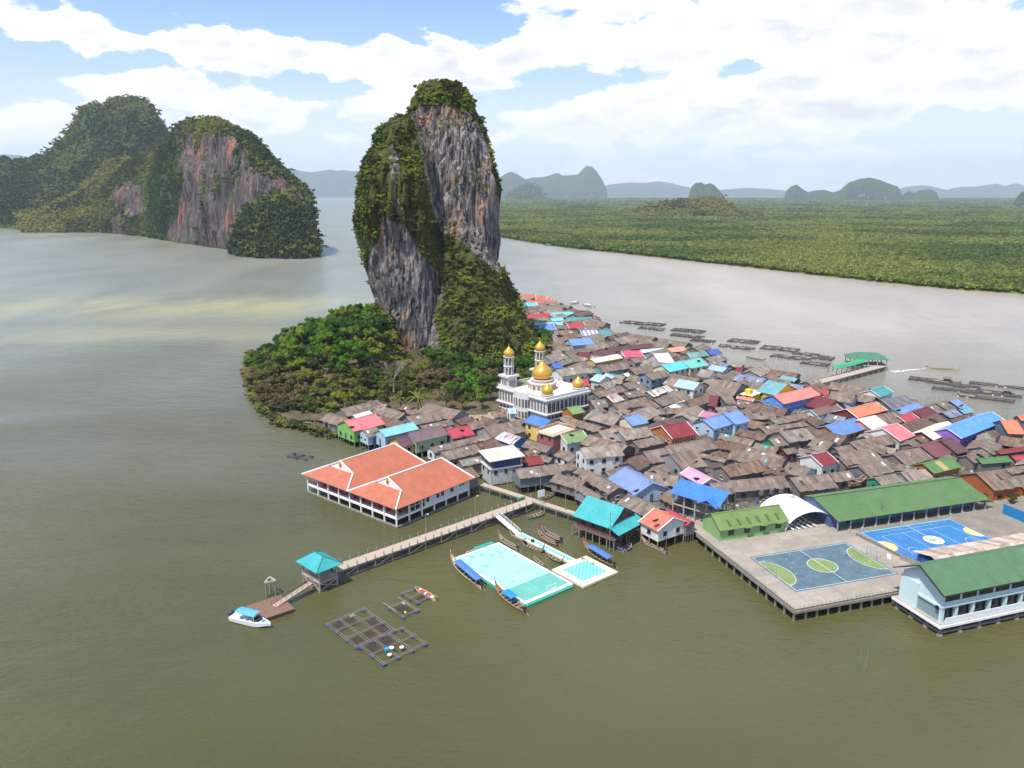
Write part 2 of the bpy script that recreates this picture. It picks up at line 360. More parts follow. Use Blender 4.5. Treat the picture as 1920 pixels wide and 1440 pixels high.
# ------------------------------------------------------------------ rock material
def rockmat(name, lightc, darkc, warmc, greenc, vs=1.0, green=.5, use_mask=True):
    t = NT(name); p = t.pos()
    v = t.mapping(p, (vs * .30, vs * .30, vs * .040)); v2 = t.mapping(p, (vs * 1.1, vs * 1.1, vs * .12))
    a = t.noise(v, 1.0, 7, .62, .8); b = t.noise(v2, 1.0, 5, .65, .5); c = t.noise(p, vs * .05, 4, .6)
    f = t.mapr(t.math('MULTIPLY_ADD', a, .6, t.math('MULTIPLY', b, .4)), .40, .60)
    cc = t.mix(f, c3(darkc), c3(lightc))
    wm = t.math('MULTIPLY', t.mapr(c, .50, .62), t.mapr(a, .42, .56)); cc = t.mix(wm, cc, c3(warmc))
    blk = t.mapr(t.noise(t.mapping(p, (vs * .22, vs * .22, vs * .022), (9, 3, 1)), 1.0, 5, .6, .6), .56, .66); cc = t.mix(t.math('MULTIPLY', blk, .75), cc, c3(darkc, .55))
    for sc3, wd3 in ((.16, .030), (.5, .035)):
        fz = t.math('ABSOLUTE', t.math('SUBTRACT', t.noise(t.mapping(p, (vs * sc3, vs * sc3, vs * sc3 * .13), (3, 5, 7)), 1.0, 4, .6, .7), .5)); cc = t.mix(t.mapr(fz, 0, wd3, .85, 0), cc, c3(darkc, .35))
    g = t.n('Attribute', attribute_name='veg').outputs['Fac']
    gm = t.math('ADD', g, t.mapr(t.noise(p, vs * .35, 4, .65), .3, .7, -.35, .35))
    cc = t.mix(t.mapr(gm, .42, .56), cc, c3(greenc))
    t.col(cc); t.rough(.92); t.b.inputs['Specular IOR Level'].default_value = .15
    t.bump(t.math('ADD', t.math('MULTIPLY', a, 1.0), t.math('MULTIPLY', b, .5)), .9, 1.6 / vs)
    return t.m
def set_veg(me, vals):
    a = me.attributes.new('veg', 'FLOAT', 'POINT'); a.data.foreach_set('value', list(map(float, vals)))

# ------------------------------------------------------------------ the limestone tower
def loft(bm, lv, Y0, seg=28):
    rings = []
    for (py, xl, xr, yc, ry) in lv:
        A = atY(xl, py, yc); B = atY(xr, py, yc); cx = (A.x + B.x) / 2; rx = (B.x - A.x) / 2; z = (A.z + B.z) / 2
        rings.append([bm.verts.new((cx + rx * math.copysign(abs(math.cos(2 * PI * i / seg)) ** .85, math.cos(2 * PI * i / seg)), yc + ry * math.copysign(abs(math.sin(2 * PI * i / seg)) ** .85, math.sin(2 * PI * i / seg)), z)) for i in range(seg)])
    for k in range(len(rings) - 1):
        for i in range(seg): bm.faces.new((rings[k][i], rings[k + 1][i], rings[k + 1][(i + 1) % seg], rings[k][(i + 1) % seg]))
    bm.faces.new(rings[0]); bm.faces.new(list(reversed(rings[-1])))
LOBE_B = [(154, 806, 848, 405, 5), (164, 788, 866, 405, 9), (182, 778, 883, 405, 13), (212, 774, 894, 405, 15), (250, 768, 909, 405, 18), (300, 764, 921, 405, 20), (350, 758, 934, 404, 22), (400, 760, 937, 403, 23),
          (440, 765, 937, 402, 24), (480, 770, 934, 401, 24), (505, 780, 928, 400, 24), (540, 790, 930, 400, 24), (600, 795, 930, 398, 26), (690, 790, 930, 395, 28)]
LOBE_A = [(218, 732, 762, 380, 4), (230, 718, 775, 379, 8), (252, 706, 788, 378, 12), (288, 692, 799, 377, 16), (330, 676, 806, 376, 21), (370, 670, 812, 375, 22), (405, 669, 818, 374, 22), (440, 676, 824, 374, 21),
          (485, 686, 830, 374, 19), (530, 694, 836, 374, 17), (570, 703, 838, 374, 16), (595, 722, 836, 374, 15), (640, 742, 828, 372, 14), (690, 735, 836, 368, 16), (740, 725, 850, 364, 18)]
LOBE_C = [(412, 812, 872, 384, 8), (440, 808, 900, 386, 14), (480, 806, 926, 389, 22), (520, 804, 946, 391, 30), (560, 802, 965, 392, 38), (600, 800, 984, 393, 46), (640, 800, 1004, 393, 52), (700, 790, 1020, 390, 58)]
bm = bmesh.new()
for lv in (LOBE_B, LOBE_A, LOBE_C): loft(bm, lv, 0)
me = bpy.data.meshes.new('tower_tmp'); bm.to_mesh(me); bm.free()
tmp = bpy.data.objects.new('tower_tmp', me); COL.objects.link(tmp)
rm = tmp.modifiers.new('r', 'REMESH'); rm.mode = 'VOXEL'; rm.voxel_size = 0.9
sm = tmp.modifiers.new('s', 'SMOOTH'); sm.iterations = 3; sm.factor = .6
dg = bpy.context.evaluated_depsgraph_get(); tower_me = bpy.data.meshes.new_from_object(tmp.evaluated_get(dg)); COL.objects.unlink(tmp); bpy.data.objects.remove(tmp)
n = len(tower_me.vertices); co = np.empty(n * 3); tower_me.vertices.foreach_get('co', co); co = co.reshape(-1, 3)
no = np.empty(n * 3); tower_me.vertices.foreach_get('normal', no); no = no.reshape(-1, 3)
flute = fbm(co * np.array([.22, .22, .022]), 4, 11); facet = fbm(co * np.array([.055, .055, .035]), 3, 21); fine = fbm(co * np.array([.7, .7, .18]), 3, 31)
ridged = 1 - 2 * np.abs(fbm(co * np.array([.20, .20, .016]), 3, 41)) * 2; rid2 = np.abs(fbm(co * np.array([.42, .42, .035]), 2, 43))
disp = flute * 5.0 + facet * 7.0 + fine * 1.6 + (ridged - .6) * 2.4 - np.clip(.10 - rid2, 0, .1) * 14
co2 = co + no * np.array([1, 1, .35]) * disp[:, None]
co2[:, 2] = np.maximum(co2[:, 2], -3)
tower_me.vertices.foreach_set('co', co2.ravel()); tower_me.update(); tower_me.vertices.foreach_get('normal', no_f := np.empty(n * 3)); TN = no_f.reshape(-1, 3); TC = co2
px, py = proj(TC)
bare = inpoly(px, py, [(768, 210), (801, 196), (834, 198), (878, 208), (900, 238), (916, 280), (928, 330), (938, 390), (942, 450), (940, 515), (912, 495), (885, 470), (862, 452), (845, 442), (826, 434), (808, 390), (797, 330), (788, 280), (778, 240)]) & (TC[:, 1] < 412)
bareB = inpoly(px, py, [(690, 480), (710, 450), (716, 404), (738, 415), (757, 417), (787, 473), (825, 515), (838, 562), (814, 585), (828, 651), (800, 700), (760, 700), (735, 690), (748, 630), (738, 600), (712, 571), (694, 562)]) & (TC[:, 1] < 385)
bareC = inpoly(px, py, [(728, 270), (745, 275), (752, 330), (758, 400), (735, 400), (730, 340)]) & (TC[:, 1] < 375)
nz = TN[:, 2]; vn = fbm(TC * .06, 3, 51)
veg = np.clip(.55 + nz * .6 + vn * 1.2, 0, 1)
front = TN[:, 1] < .25
veg = np.where(front & ~bare & ~bareB & ~bareC, np.clip(.98 + vn * 1.0, 0, 1), veg)
veg = np.where((bare | bareB) , np.clip(.12 + nz * .5 + vn * .8, 0, .6), veg); veg = np.where(bareC, np.clip(.45 + vn, 0, 1), veg)
set_veg(tower_me, veg)
M_ROCK = rockmat('limestone', (.37, .32, .285), (.060, .060, .072), (.34, .20, .12), (.062, .072, .018))
tower_me.materials.clear(); tower_me.materials.append(M_ROCK); tower_me.polygons.foreach_set('use_smooth', [False] * len(tower_me.polygons))
tower_me.name = 'limestone_tower'
props(put('limestone_tower', tower_me), 'tall fluted grey limestone tower rising behind the village', kind='structure')

# ------------------------------------------------------------------ headland
SHORE = [at(*p) for p in ((468, 668), (464, 700), (474, 742), (492, 775), (520, 797), (560, 806), (600, 818), (640, 822), (680, 815), (760, 805), (840, 790), (900, 790), (950, 785), (975, 740), (1015, 690), (1035, 650), (1010, 615), (975, 590))]
SHORE += [Vector((40, 470, 0)), Vector((0, 480, 0)), Vector((-40, 450, 0)), Vector((-70, 425, 0)), Vector((-105, 400, 0)), Vector((-112, 375, 0))]
SH = [(p.x, p.y) for p in SHORE]
def shore_dist(x, y):
    d = np.full(np.shape(x), 1e9); n = len(SH)
    for i in range(n):
        ax, ay = SH[i]; bx, by = SH[(i + 1) % n]; L2 = (bx - ax) ** 2 + (by - ay) ** 2
        t = np.clip(((x - ax) * (bx - ax) + (y - ay) * (by - ay)) / L2, 0, 1); d = np.minimum(d, np.hypot(x - ax - t * (bx - ax), y - ay - t * (by - ay)))
    return np.where(inpoly(x, y, SH), d, -d)
def head_h(x, y):
    x = np.asarray(x, float); y = np.asarray(y, float)
    d = shore_dist(x, y); n = fbm(np.stack([x * .05, y * .05, x * 0], -1), 3, 61)
    cap = 17 * np.clip(1 - (np.abs(x + 66) / 58) ** 2.2, 0, 1) * np.clip((y - 285) / 45, 0, 1) * np.clip((-50 - x) / 14 + .25, .25, 1) + 1.6
    # towards the village the ground stays low
    h = np.minimum(np.maximum(d, 0) * .75, cap * (1 + n * .7)) + np.clip(d, -4, 0) * .8
    return np.where(d > 0, h + .4, h)
xs = np.arange(-125, 62, 2.2); ys = np.arange(262, 485, 2.2); GX, GY = np.meshgrid(xs, ys); GZ = head_h(GX, GY) + fbm(np.stack([GX * .3, GY * .3, GX * 0], -1), 2, 71) * 1.2
nx, ny = len(xs), len(ys); m = MB(); m.v = [(float(a), float(b), float(max(c, -3))) for a, b, c in zip(GX.ravel(), GY.ravel(), GZ.ravel())]
for j in range(ny - 1):
    for i in range(nx - 1):
        k = j * nx + i
        if max(GZ[j, i], GZ[j + 1, i], GZ[j, i + 1], GZ[j + 1, i + 1]) > -2.9: m.f.append((k, k + 1, k + nx + 1, k + nx)); m.m.append(0); m.t.append(.5)
t = NT('headland_soil'); p = t.pos(); t.col(t.mix(t.mapr(t.noise(p, .3, 5, .6), .35, .65), (.05, .045, .022, 1), (.13, .10, .06, 1))); t.rough(.95)
props(m.build('headland', t.m, smooth=True), 'rocky wooded headland at the foot of the tower', kind='structure')

# trees: a few kinds, copied one by one
M_LEAF = [foliage('leaf_bright', (0.027, 0.074, 0.008), (0.115, 0.243, 0.019), (0.203, 0.243, 0.030), .05), foliage('leaf_deep', (0.017, 0.050, 0.010), (0.063, 0.147, 0.022), (0.126, 0.182, 0.025), .06),
          foliage('leaf_dry', (0.072, 0.066, 0.024), (0.180, 0.144, 0.066), (0.240, 0.156, 0.096), .05), foliage('leaf_olive', (0.039, 0.057, 0.013), (0.137, 0.163, 0.031), (0.247, 0.247, 0.039), .05)]
t = NT('bark'); t.col((.16, .13, .10, 1)); t.rough(.9); M_BARK = t.m
CROWNS = {}
def tree_proto(kind):
    if kind in CROWNS: return CROWNS[kind]
    mat = M_LEAF[kind % 4]; v = kind // 4
    tm = MB()
    tm.bar((0, 0, -1.5), (.15, .1, 2.6), .26, 6, .17); tm.bar((.15, .1, 2.6), (-.3, .3, 4.6), .16, 5, .08)
    for k in range(5):
        an = k * 1.3 + v; tm.bar((.1, .1, 2.0 + k * .3), (math.cos(an) * 1.6, math.sin(an) * 1.6, 3.9 + k * .25), .10, 4, .04)
    cm = crown_mesh('crown', mat, 2.9, 620 if kind % 4 != 2 else 420, .135, .82, 100 + kind, 8)
    CROWNS[kind] = (tm.mesh('trunk', M_BARK), cm); return CROWNS[kind]
LEAFY = [('leafy_tree', 'bright green broadleaf tree in the wooded headland canopy', 'bright green canopy trees on the headland'),
         ('dark_tree', 'deep green dense tree in the wooded headland canopy', 'deep green canopy trees on the headland'),
         ('dry_tree', 'brownish half-bare tree low on the headland slope', 'dry brownish trees on the headland'),
         ('olive_tree', 'olive green scrubby tree on the headland slope', 'olive green scrub trees on the headland')]
def plant(x, y, z, s, kind, lab=None):
    tm, cm = tree_proto(kind); nm, lb, gr = LEAFY[kind % 4]
    o = thing(nm, lab or lb, 'tree', (x, y, z), rnd.uniform(0, 6.28), None if lab else gr); o.scale = (s, s, s * rnd.uniform(.85, 1.15))
    put('trunk', tm, o); put('crown', cm, o, (0, 0, 4.1)); return o
pts = []
g = np.random.default_rng(5)
cand = g.uniform([-122, 272], [35, 440], (9000, 2)); cd = shore_dist(cand[:, 0], cand[:, 1]); ch = head_h(cand[:, 0], cand[:, 1])
for (x, y), d, hh in zip(cand, cd, ch):
    if d < .3: continue
    if x > -38 and y < 300: continue
    if y < 286 and x > -64: continue
    if -55 < x < -38 and 318 < y: continue
    if len(pts) and min((x - a) ** 2 + (y - b) ** 2 for a, b, c in pts) < (3.6 if y < 360 else 5.0) ** 2: continue
    # leave the tower's own body and the mosque yard free
    if 356 < y < 440 and -66 < x < 16: continue
    if x > -8 and y < 340: continue
    pts.append((x, y, hh))
pts.sort(key=lambda q: q[1]); pts = pts[:560]
print('headland trees', len(pts))
nb = 0
for (x, y, z) in pts:
    a = fbm(np.array([[x * .035, y * .035, 3.0]]), 2, 81)[0]; hi = z > 9
    if hi: kind = 0 if a > -.06 else 1
    else: kind = (2 if a < -.08 else 3) if y < 330 else (0 if a > .05 else 1)
    if rnd.random() < .12: kind = rnd.choice((0, 1, 3))
    plant(x, y, z - .6, rnd.uniform(.75, 1.25) * (1.1 if hi else .85), kind + 4 * rnd.randrange(3)); nb += 1
# bushes on the tower and on its flank
BUSH = [crown_mesh('bush', M_LEAF[k % 4 if k < 4 else 3], 1.0, 150, .19, .9, 300 + k, 5) for k in range(7)]
gi = np.random.default_rng(8).permutation(n)
okv = (veg > .70) & (fbm(TC * .16, 3, 57) > -.05) & (TC[:, 2] > 2) & (TC[:, 1] < 432)
cell = {}; PB = []; SB_ = []
for i in gi:
    if not okv[i]: continue
    big = TC[i, 2] < 75 or nz[i] > .3
    k = tuple((TC[i] // (1.75 if big else 1.6)).astype(int))
    if k in cell: continue
    cell[k] = 1; PB.append(TC[i] + TN[i] * .35); SB_.append(rnd.choice((rnd.uniform(.4, .8), rnd.uniform(.5, 1.0), rnd.uniform(.8, 1.6))) * (1.0 if nz[i] < .5 else 1.15))
thin = [i for i in range(n) if .36 < veg[i] <= .62 and TC[i, 1] < 420 and rnd.random() < .035]
for i in thin: PB.append(TC[i] + TN[i] * .2); SB_.append(rnd.uniform(.5, 1.2))
print('tower bushes', len(PB), 'tower verts', n)
M_CLIFFLEAF = [foliage('cliff_leaf_green', (.022, .046, .008), (.105, .165, .020), (.26, .33, .03), .06, .52, .62), foliage('cliff_leaf_olive', (.045, .046, .016), (.135, .140, .040), (.27, .30, .035), .06, .52, .62)]
CB = [crown_mesh('bush', M_CLIFFLEAF[k % 2], 1.0, 150, .19, .9, 320 + k, 5) for k in range(6)]
UG = []; US = []
for (x, y), d, hh in zip(cand, cd, ch):
    if d > -.3 and not (x > -12 and y < 325) and not (y < 288 and x > -50): UG.append((x + 1, y + 1, hh + .2)); US.append(rnd.uniform(1.0, 2.3))
for (q0, q1) in zip(SHORE[:7], SHORE[1:8]):
    for _ in range(int((q1 - q0).length / .55)):
        f = rnd.random(); q = q0.lerp(q1, f); UG.append((q.x + rnd.uniform(-1, 1.6), q.y + rnd.uniform(-.8, 2), rnd.uniform(.6, 2.4))); US.append(rnd.uniform(.9, 2.4))
UBm = [foliage('undergrowth_olive', (0.048, 0.055, 0.017), (0.144, 0.144, 0.042), (0.240, 0.168, 0.096), .07, .47, .58), foliage('undergrowth_green', (0.031, 0.062, 0.011), (0.105, 0.161, 0.025), (0.238, 0.252, 0.042), .07, .5, .6)]
scatter('undergrowth', UG, US, [crown_mesh('bush', UBm[k % 2], 1.0, 120, .2, .8, 330 + k, 5) for k in range(6)], 'tangled olive and brown undergrowth covering the headland')
scatter('cliff_scrub', PB, SB_, CB, 'green scrub clinging to ledges of the limestone tower')
# palm below the rock, bare tree, tall trees by the mosque
def palm(P, s, lab):
    o = thing('palm_tree', lab, 'palm tree', P, rnd.uniform(0, 6)); mb = MB(); mb.bar((0, 0, -1), (.3, 0, 4.2), .22, 6, .15); mb.build('trunk', M_BARK, o)
    fr = MB()
    for k in range(15):
        a = k * 2.4; el = .9 - (k % 5) * .32; prev = Vector((.3, 0, 4.2)); d = Vector((math.cos(a) * math.cos(el), math.sin(a) * math.cos(el), math.sin(el)))
        for q in range(5):
            nx_ = prev + d * .75; d = (d + Vector((0, 0, -.28))).normalized(); sd = Vector((-math.sin(a), math.cos(a), 0)) * (.42 - q * .07)
            fr.face([prev - sd, prev + Vector((0, 0, .1)), nx_ + Vector((0, 0, .1)), nx_ - sd * .8 - Vector((0, 0, .15))]); fr.face([prev + Vector((0, 0, .1)), prev + sd, nx_ + sd * .8 - Vector((0, 0, .15)), nx_ + Vector((0, 0, .1))]); prev = nx_
    fr.build('frond', M_LEAF[3], o); o.scale = (s,) * 3; return o
def ground_pt(px, py):
    z = 2.0
    for _ in range(12):
        p = at(px, py, z); z = float(head_h(np.array([p.x]), np.array([p.y]))[0])
        z = min(max(z, 0), 30)
    return at(px, py, z)
q = at(785, 775, 2.5); palm(q, 1.35, 'spiky fan palm behind the grey roofs at the foot of the rock')
q = at(752, 768, 2.5); palm(q, 1.0, 'smaller ragged palm left of the spiky fan palm')
def bare_tree(P, s):
    o = thing('bare_tree', 'leafless pale tree below the swirled rock face', 'tree', P); tr = MB(); r2 = random.Random(4)
    def br(a, d, L, r, k):
        b = a + d * L; tr.bar(a, b, r, 4, r * .6)
        if k:
            for _ in range(4 if k > 2 else 3): br(b, (d + Vector((r2.uniform(-.7, .7), r2.uniform(-.7, .7), r2.uniform(-.1, .5)))).normalized(), L * .72, r * .55, k - 1)
    br(Vector((0, 0, -1)), Vector((0, 0, 1)), 3.0, .25, 4)
    t = NT('pale_bark'); t.col((.30, .24, .20, 1)); tr.build('branch', t.m, o); o.scale = (s,) * 3
bare_tree(at(738, 728, 9.0), 1.5)
for (px_, py_, s, k) in ((862, 712, 1.6, 1), (880, 725, 1.5, 0), (905, 700, 1.5, 1), (840, 690, 1.3, 3), (925, 720, 1.2, 1), (868, 752, 1.1, 3), (905, 752, 1.0, 0), (935, 690, 1.2, 3), (950, 660, 1.2, 2), (970, 650, 1.1, 3), (985, 668, 1.0, 0), (955, 700, 1.0, 1),
                         (890, 738, 1.4, 0), (850, 735, 1.3, 1), (918, 738, 1.1, 3), (838, 752, 1.0, 2), (872, 690, 1.5, 1), (1000, 660, 1.0, 3), (975, 630, 1.0, 2), (830, 770, .9, 1), (985, 700, .8, 0)):
    p = at(px_, py_, 5); plant(p.x, p.y, float(head_h(np.array([p.x]), np.array([p.y]))[0]) - .3, s, k + 4 * rnd.randrange(3))
# shore boulders and rubble
t = NT('boulder'); p = t.pos(); t.col(t.mix(t.mapr(t.noise(p, .8, 5, .6), .35, .65), (.06, .052, .042, 1), (.22, .18, .14, 1))); t.rough(.95); M_BOULDER = t.m
rb = MB(); r3 = random.Random(12)
def rock(mb, x, y, z, s):
    vs = []; 
    for (a, b, c) in ((1, 0, 0), (-1, 0, 0), (0, 1, 0), (0, -1, 0), (0, 0, 1), (0, 0, -1)):
        k = r3.uniform(.6, 1.2) * s; vs.append((x + a * k + r3.uniform(-.3, .3) * s, y + b * k + r3.uniform(-.3, .3) * s, z + c * k * .7))
    mb.poly(vs, [(0, 2, 4), (2, 1, 4), (1, 3, 4), (3, 0, 4), (2, 0, 5), (1, 2, 5), (3, 1, 5), (0, 3, 5)])
for i in range(520):
    f = r3.random(); a = at(552 + f * 66 + r3.uniform(-4, 4), 794 + f * 12 + r3.uniform(-5, 9), 0); rock(rb, a.x, a.y, r3.uniform(.1, 1.5), r3.uniform(.25, .8))
for (u0, v0, u1, v1, k) in ((466, 680, 474, 742, 60), (474, 742, 505, 790, 60), (505, 790, 552, 800, 60)):
    for i in range(k):
        f = r3.random(); a = at(u0 + (u1 - u0) * f + r3.uniform(-3, 2), v0 + (v1 - v0) * f + r3.uniform(-3, 3), 0); rock(rb, a.x, a.y, r3.uniform(-.3, .4), r3.uniform(.3, .9))
for i in range(160):
    a = at(848 + r3.uniform(0, 32), 762 + r3.uniform(0, 30), 1.6); rock(rb, a.x, a.y, r3.uniform(1.2, 2.2), r3.uniform(.2, .6))
props(rb.build('rubble', M_BOULDER), 'broken rocks and rubble along the headland shore', kind='stuff')

# ------------------------------------------------------------------ karst hills built from their ridge and shore lines
def interp(P, x): return np.interp(x, [p[0] for p in P], [p[1] for p in P])
def karst(name, label, top, base, Yf, depth, mat, nxs=160, nt=52, rough=1.0, cliff=.55, veg_fn=None, seed=1, smooth=False, zfoot=-2.0):
    """top: ridge line, base: front foot line (both as surveyed points of the photograph); Yf: None = foot stands on the water line"""
    xs = np.linspace(top[0][0], top[-1][0], nxs); V = []
    for x in xs:
        b = at(x, interp(base, x), 0) if Yf is None else atY(x, 720, Yf)
        yf = b.y; dep = depth * (0.35 + .65 * math.sin(PI * (x - xs[0]) / (xs[-1] - xs[0])) ** .5)
        R_ = atY(x, interp(top, x), yf + dep * .55); hgt = max(R_.z, 1.0)
        kx = R_.x / R_.y
        for j in range(nt):
            u = (j / (nt - 1)) ** 1.7
            # profile: talus foot, cliff, rounded top, back slope
            yy = yf + dep * u * 1.4
            f = u / .393
            if f <= 1: zz = (1 - (1 - f) ** (2.2 / cliff * .55)) ** (.62)
            else: zz = max(0, 1 - ((f - 1) / 1.545) ** 2.2)
            V.append((kx * yy if Yf is None else kx * yy, yy, zfoot + (hgt - zfoot) * zz))
    V = np.array(V); s = (V[:, 2].max()) / 180.0
    n1 = fbm(V * np.array([1, 1, .8]) * .012 / s, 4, seed); n2 = fbm(V * np.array([1, 1, .14]) * .05 / s, 4, seed + 9); n3 = fbm(V * .10 / s, 3, seed + 19)
    fade = np.clip(V[:, 2] / (V[:, 2].max() * .12), 0, 1)
    V[:, 1] += (n1 * 70 + n2 * 26) * s * rough * (.25 + .75 * fade); V[:, 2] += (n3 * 12 * fade) * s * rough; V[:, 0] += n2 * 16 * s * rough * fade
    m = MB(); m.v = [tuple(map(float, v)) for v in V]
    for i in range(nxs - 1):
        for j in range(nt - 1): k = i * nt + j; m.f.append((k, k + nt, k + nt + 1, k + 1)); m.m.append(0); m.t.append(.5)
    me = m.mesh(name, mat); nn = len(V); NO = np.empty(nn * 3); me.vertices.foreach_get('normal', NO); NO = NO.reshape(-1, 3)
    if NO[:, 2].mean() < 0: NO = -NO; me.flip_normals()
    vg = np.clip(.50 + NO[:, 2] * .75 + fbm(V * .02 / s, 3, seed + 29) * 1.5, 0, 1) if veg_fn is None else veg_fn(V, NO)
    set_veg(me, vg)
    o = put(name, me); props(o, label, kind='structure'); return o, V, NO, vg
M_CLIFF = rockmat('far_limestone', (.19, .155, .135), (.045, .040, .046), (.30, .13, .075), (.045, .068, .019), .42)
def bushes_on(name, label, V, NO, vg, cnt, lo, hi, protos, seed=4, ymax=None):
    g = np.random.default_rng(seed); ok = np.where((vg > .5) & (NO[:, 1] < .55) & (V[:, 2] > 1))[0]; idx = g.choice(ok, cnt); P = V[idx] + g.normal(0, 1, (cnt, 3)) * np.array([5, 2, 3.5]) * (lo / 2.0)
    P[:, 2] = np.maximum(P[:, 2], 1); scatter(name, P, g.uniform(lo, hi, cnt), protos, label, seed)
M_FARLEAF = [foliage('far_leaf_green', (0.030, 0.055, 0.015), (0.094, 0.138, 0.033), (0.250, 0.263, 0.050), .006, .52, .62), foliage('far_leaf_dark', (0.022, 0.045, 0.014), (0.075, 0.110, 0.027), (0.175, 0.188, 0.037), .006)]
FB = [crown_mesh('bush', M_FARLEAF[k % 2], 1.0, 40, .34, .85, 340 + k, 4) for k in range(5)]
# front left hill
def veg_front(V, NO):
    px, py = proj(V); v = np.clip(.80 + NO[:, 2] * .4 + fbm(V * .012, 3, 77) * 2.2, 0, 1)
    c = inpoly(px, py, [(330, 240), (440, 255), (500, 300), (560, 350), (580, 400), (585, 460), (520, 440), (500, 372), (455, 400), (440, 460), (320, 455), (310, 430), (335, 400), (345, 330), (330, 290)])
    c2 = inpoly(px, py, [(205, 350), (270, 345), (275, 400), (225, 410)])
    v = np.where(c | c2, np.clip(.12 + NO[:, 2] * .6 + fbm(V * np.array([.03, .03, .010]), 3, 78) * 2.3, 0, 1), v); return v
topF = [(60, 398), (95, 385), (130, 372), (170, 352), (205, 328), (250, 303), (300, 282), (322, 268), (332, 240), (352, 231), (376, 230), (395, 228), (412, 231), (440, 243), (470, 262), (500, 292), (525, 315), (545, 338), (565, 352), (577, 370), (584, 400), (588, 440), (590, 470)]
baseF = [(60, 431), (180, 436), (250, 443), (310, 455), (400, 467), (440, 474), (480, 482), (540, 484), (590, 482)]
o, V, NO, vg = karst('karst_hill', 'steep wooded karst hill with reddish cliffs left of the tower', topF, baseF, None, 330, M_CLIFF, 230, 60, .8, .42, veg_front, 3)
bushes_on('hill_forest', 'dense scrub forest covering the front karst hill', V, NO, vg, 42000, 1.4, 3.2, FB, 4)
# back left mountain
topB = [(-330, 330), (-200, 300), (-100, 320), (0, 300), (12, 300), (24, 310), (60, 303), (100, 290), (112, 272), (140, 242), (158, 205), (178, 197), (196, 202), (215, 190), (245, 186), (272, 191), (287, 210), (300, 236), (312, 262), (322, 290), (350, 330), (420, 360)]
o, V, NO, vg = karst('karst_mountain', 'high rounded forested karst mountain at the far left', topB, [(0, 400)], 1900, 700, M_CLIFF, 200, 56, .8, .8, None, 13)
bushes_on('mountain_forest', 'dense forest covering the far left mountain', V, NO, vg, 42000, 2.6, 5.5, FB, 5)
tS = [(285, 262), (300, 250), (318, 249), (330, 252), (345, 270)]
karst('karst_mountain', 'distant grey peak glimpsed between the two left hills', tS, [(0, 400)], 3600, 500, M_CLIFF, 40, 20, .5, .6, None, 15)
tG = [(40, 404), (70, 398), (110, 384), (150, 358), (180, 332), (205, 304), (235, 296), (262, 312), (290, 340)]
o, V, NO, vg = karst('wooded_spur', 'yellow green wooded spur between the two left hills', tG, [(0, 400)], 1640, 420, M_CLIFF, 80, 34, .6, .9, lambda V, NO: np.clip(V[:, 2] * 0 + 1, 0, 1), 17)  # the yellow green is sunlight painted into the leaf colour
GB2 = [crown_mesh('bush', foliage('sunlit_spur_leaf', (.07, .09, .018), (.20, .22, .045), (.30, .27, .06), .01, .5, .6), 1.0, 40, .34, .85, 396 + k, 4) for k in range(3)]  # the sun patch on this slope is painted as yellower leaf colour
bushes_on('spur_forest', 'yellow green trees on the spur between the left hills', V, NO, vg, 12000, 2.2, 4.8, GB2, 7)  # yellow green here is the painted sun patch
# mound of forest at the foot of the front hill
topM = [(440, 470), (448, 440), (462, 412), (480, 388), (500, 372), (520, 366), (540, 378), (560, 392), (575, 420), (586, 455), (591, 478)]
o, V, NO, vg = karst('wooded_mound', 'round green wooded mound at the foot of the reddish cliffs', topM, [(440, 478), (480, 484), (540, 486), (592, 482)], None, 90, M_CLIFF, 70, 30, .6, .7, lambda V, NO: np.clip(V[:, 2] / 8, 0, 1), 23)
bushes_on('mound_forest', 'bright green trees covering the wooded mound', V, NO, vg, 4200, 2.2, 4.2, FB, 6)

# ------------------------------------------------------------------ mangrove land
t = NT('mangrove_floor'); p = t.pos(); a = t.noise(p, .004, 4, .6); b = t.noise(p, .05, 5, .7)
t.col(t.mix(t.mapr(t.math('MULTIPLY_ADD', a, .6, t.math('MULTIPLY', b, .4)), .35, .65), (.060, .098, .020, 1), (.155, .205, .042, 1))); t.rough(.95); t.b.inputs['Specular IOR Level'].default_value = 0.05; t.bump(b, 1.0, 6.0)
M_MANG = t.m
RB = [at(*q) for q in ((668, 377.2), (745, 388), (800, 402), (870, 428), (940, 445), (1040, 462), (1180, 477), (1300, 490), (1420, 503), (1540, 517), (1660, 530), (1780, 542), (1920, 551), (2100, 563), (2400, 585))]
def land(name, label, pts, mat, z=1.0, top=None):
    m = MB(); n = len(pts); P = [(p[0], p[1], z) for p in pts]; m.face(P)
    for i in range(n): a = P[i]; b = P[(i + 1) % n]; m.face([(a[0], a[1], -3), (b[0], b[1], -3), b, a])
    return props(m.build(name, mat), label, kind='structure')
XF = 22800
rbp = [(p.x, p.y) for p in RB]
land('mangrove_plain', 'flat green mangrove plain beyond the river', rbp + [(2600, 200), (XF, 1500), (XF, XF), (-800, XF), (-800, 9000), (-1180, 7450)], M_MANG)
lb = [at(*q) for q in ((-300, 424), (0, 428), (60, 434), (180, 436))]; lb = [(p.x, p.y) for p in lb] + [(-700, 1500), (-560, 1560), (-600, 1900), (-760, 2500), (-1000, 3500), (-1950, 7200), (-2500, 9500), (-3900, 13500), (-6000, XF), (-XF, XF), (-XF, 1500)]
land('mangrove_flat', 'green flat land behind the left karst hills', lb, M_MANG, .9)
land('far_bank', 'thin green bank where the channel ends near the horizon', [(-7000, 14500), (500, 13500), (500, XF), (-9000, XF)], M_MANG, .8)
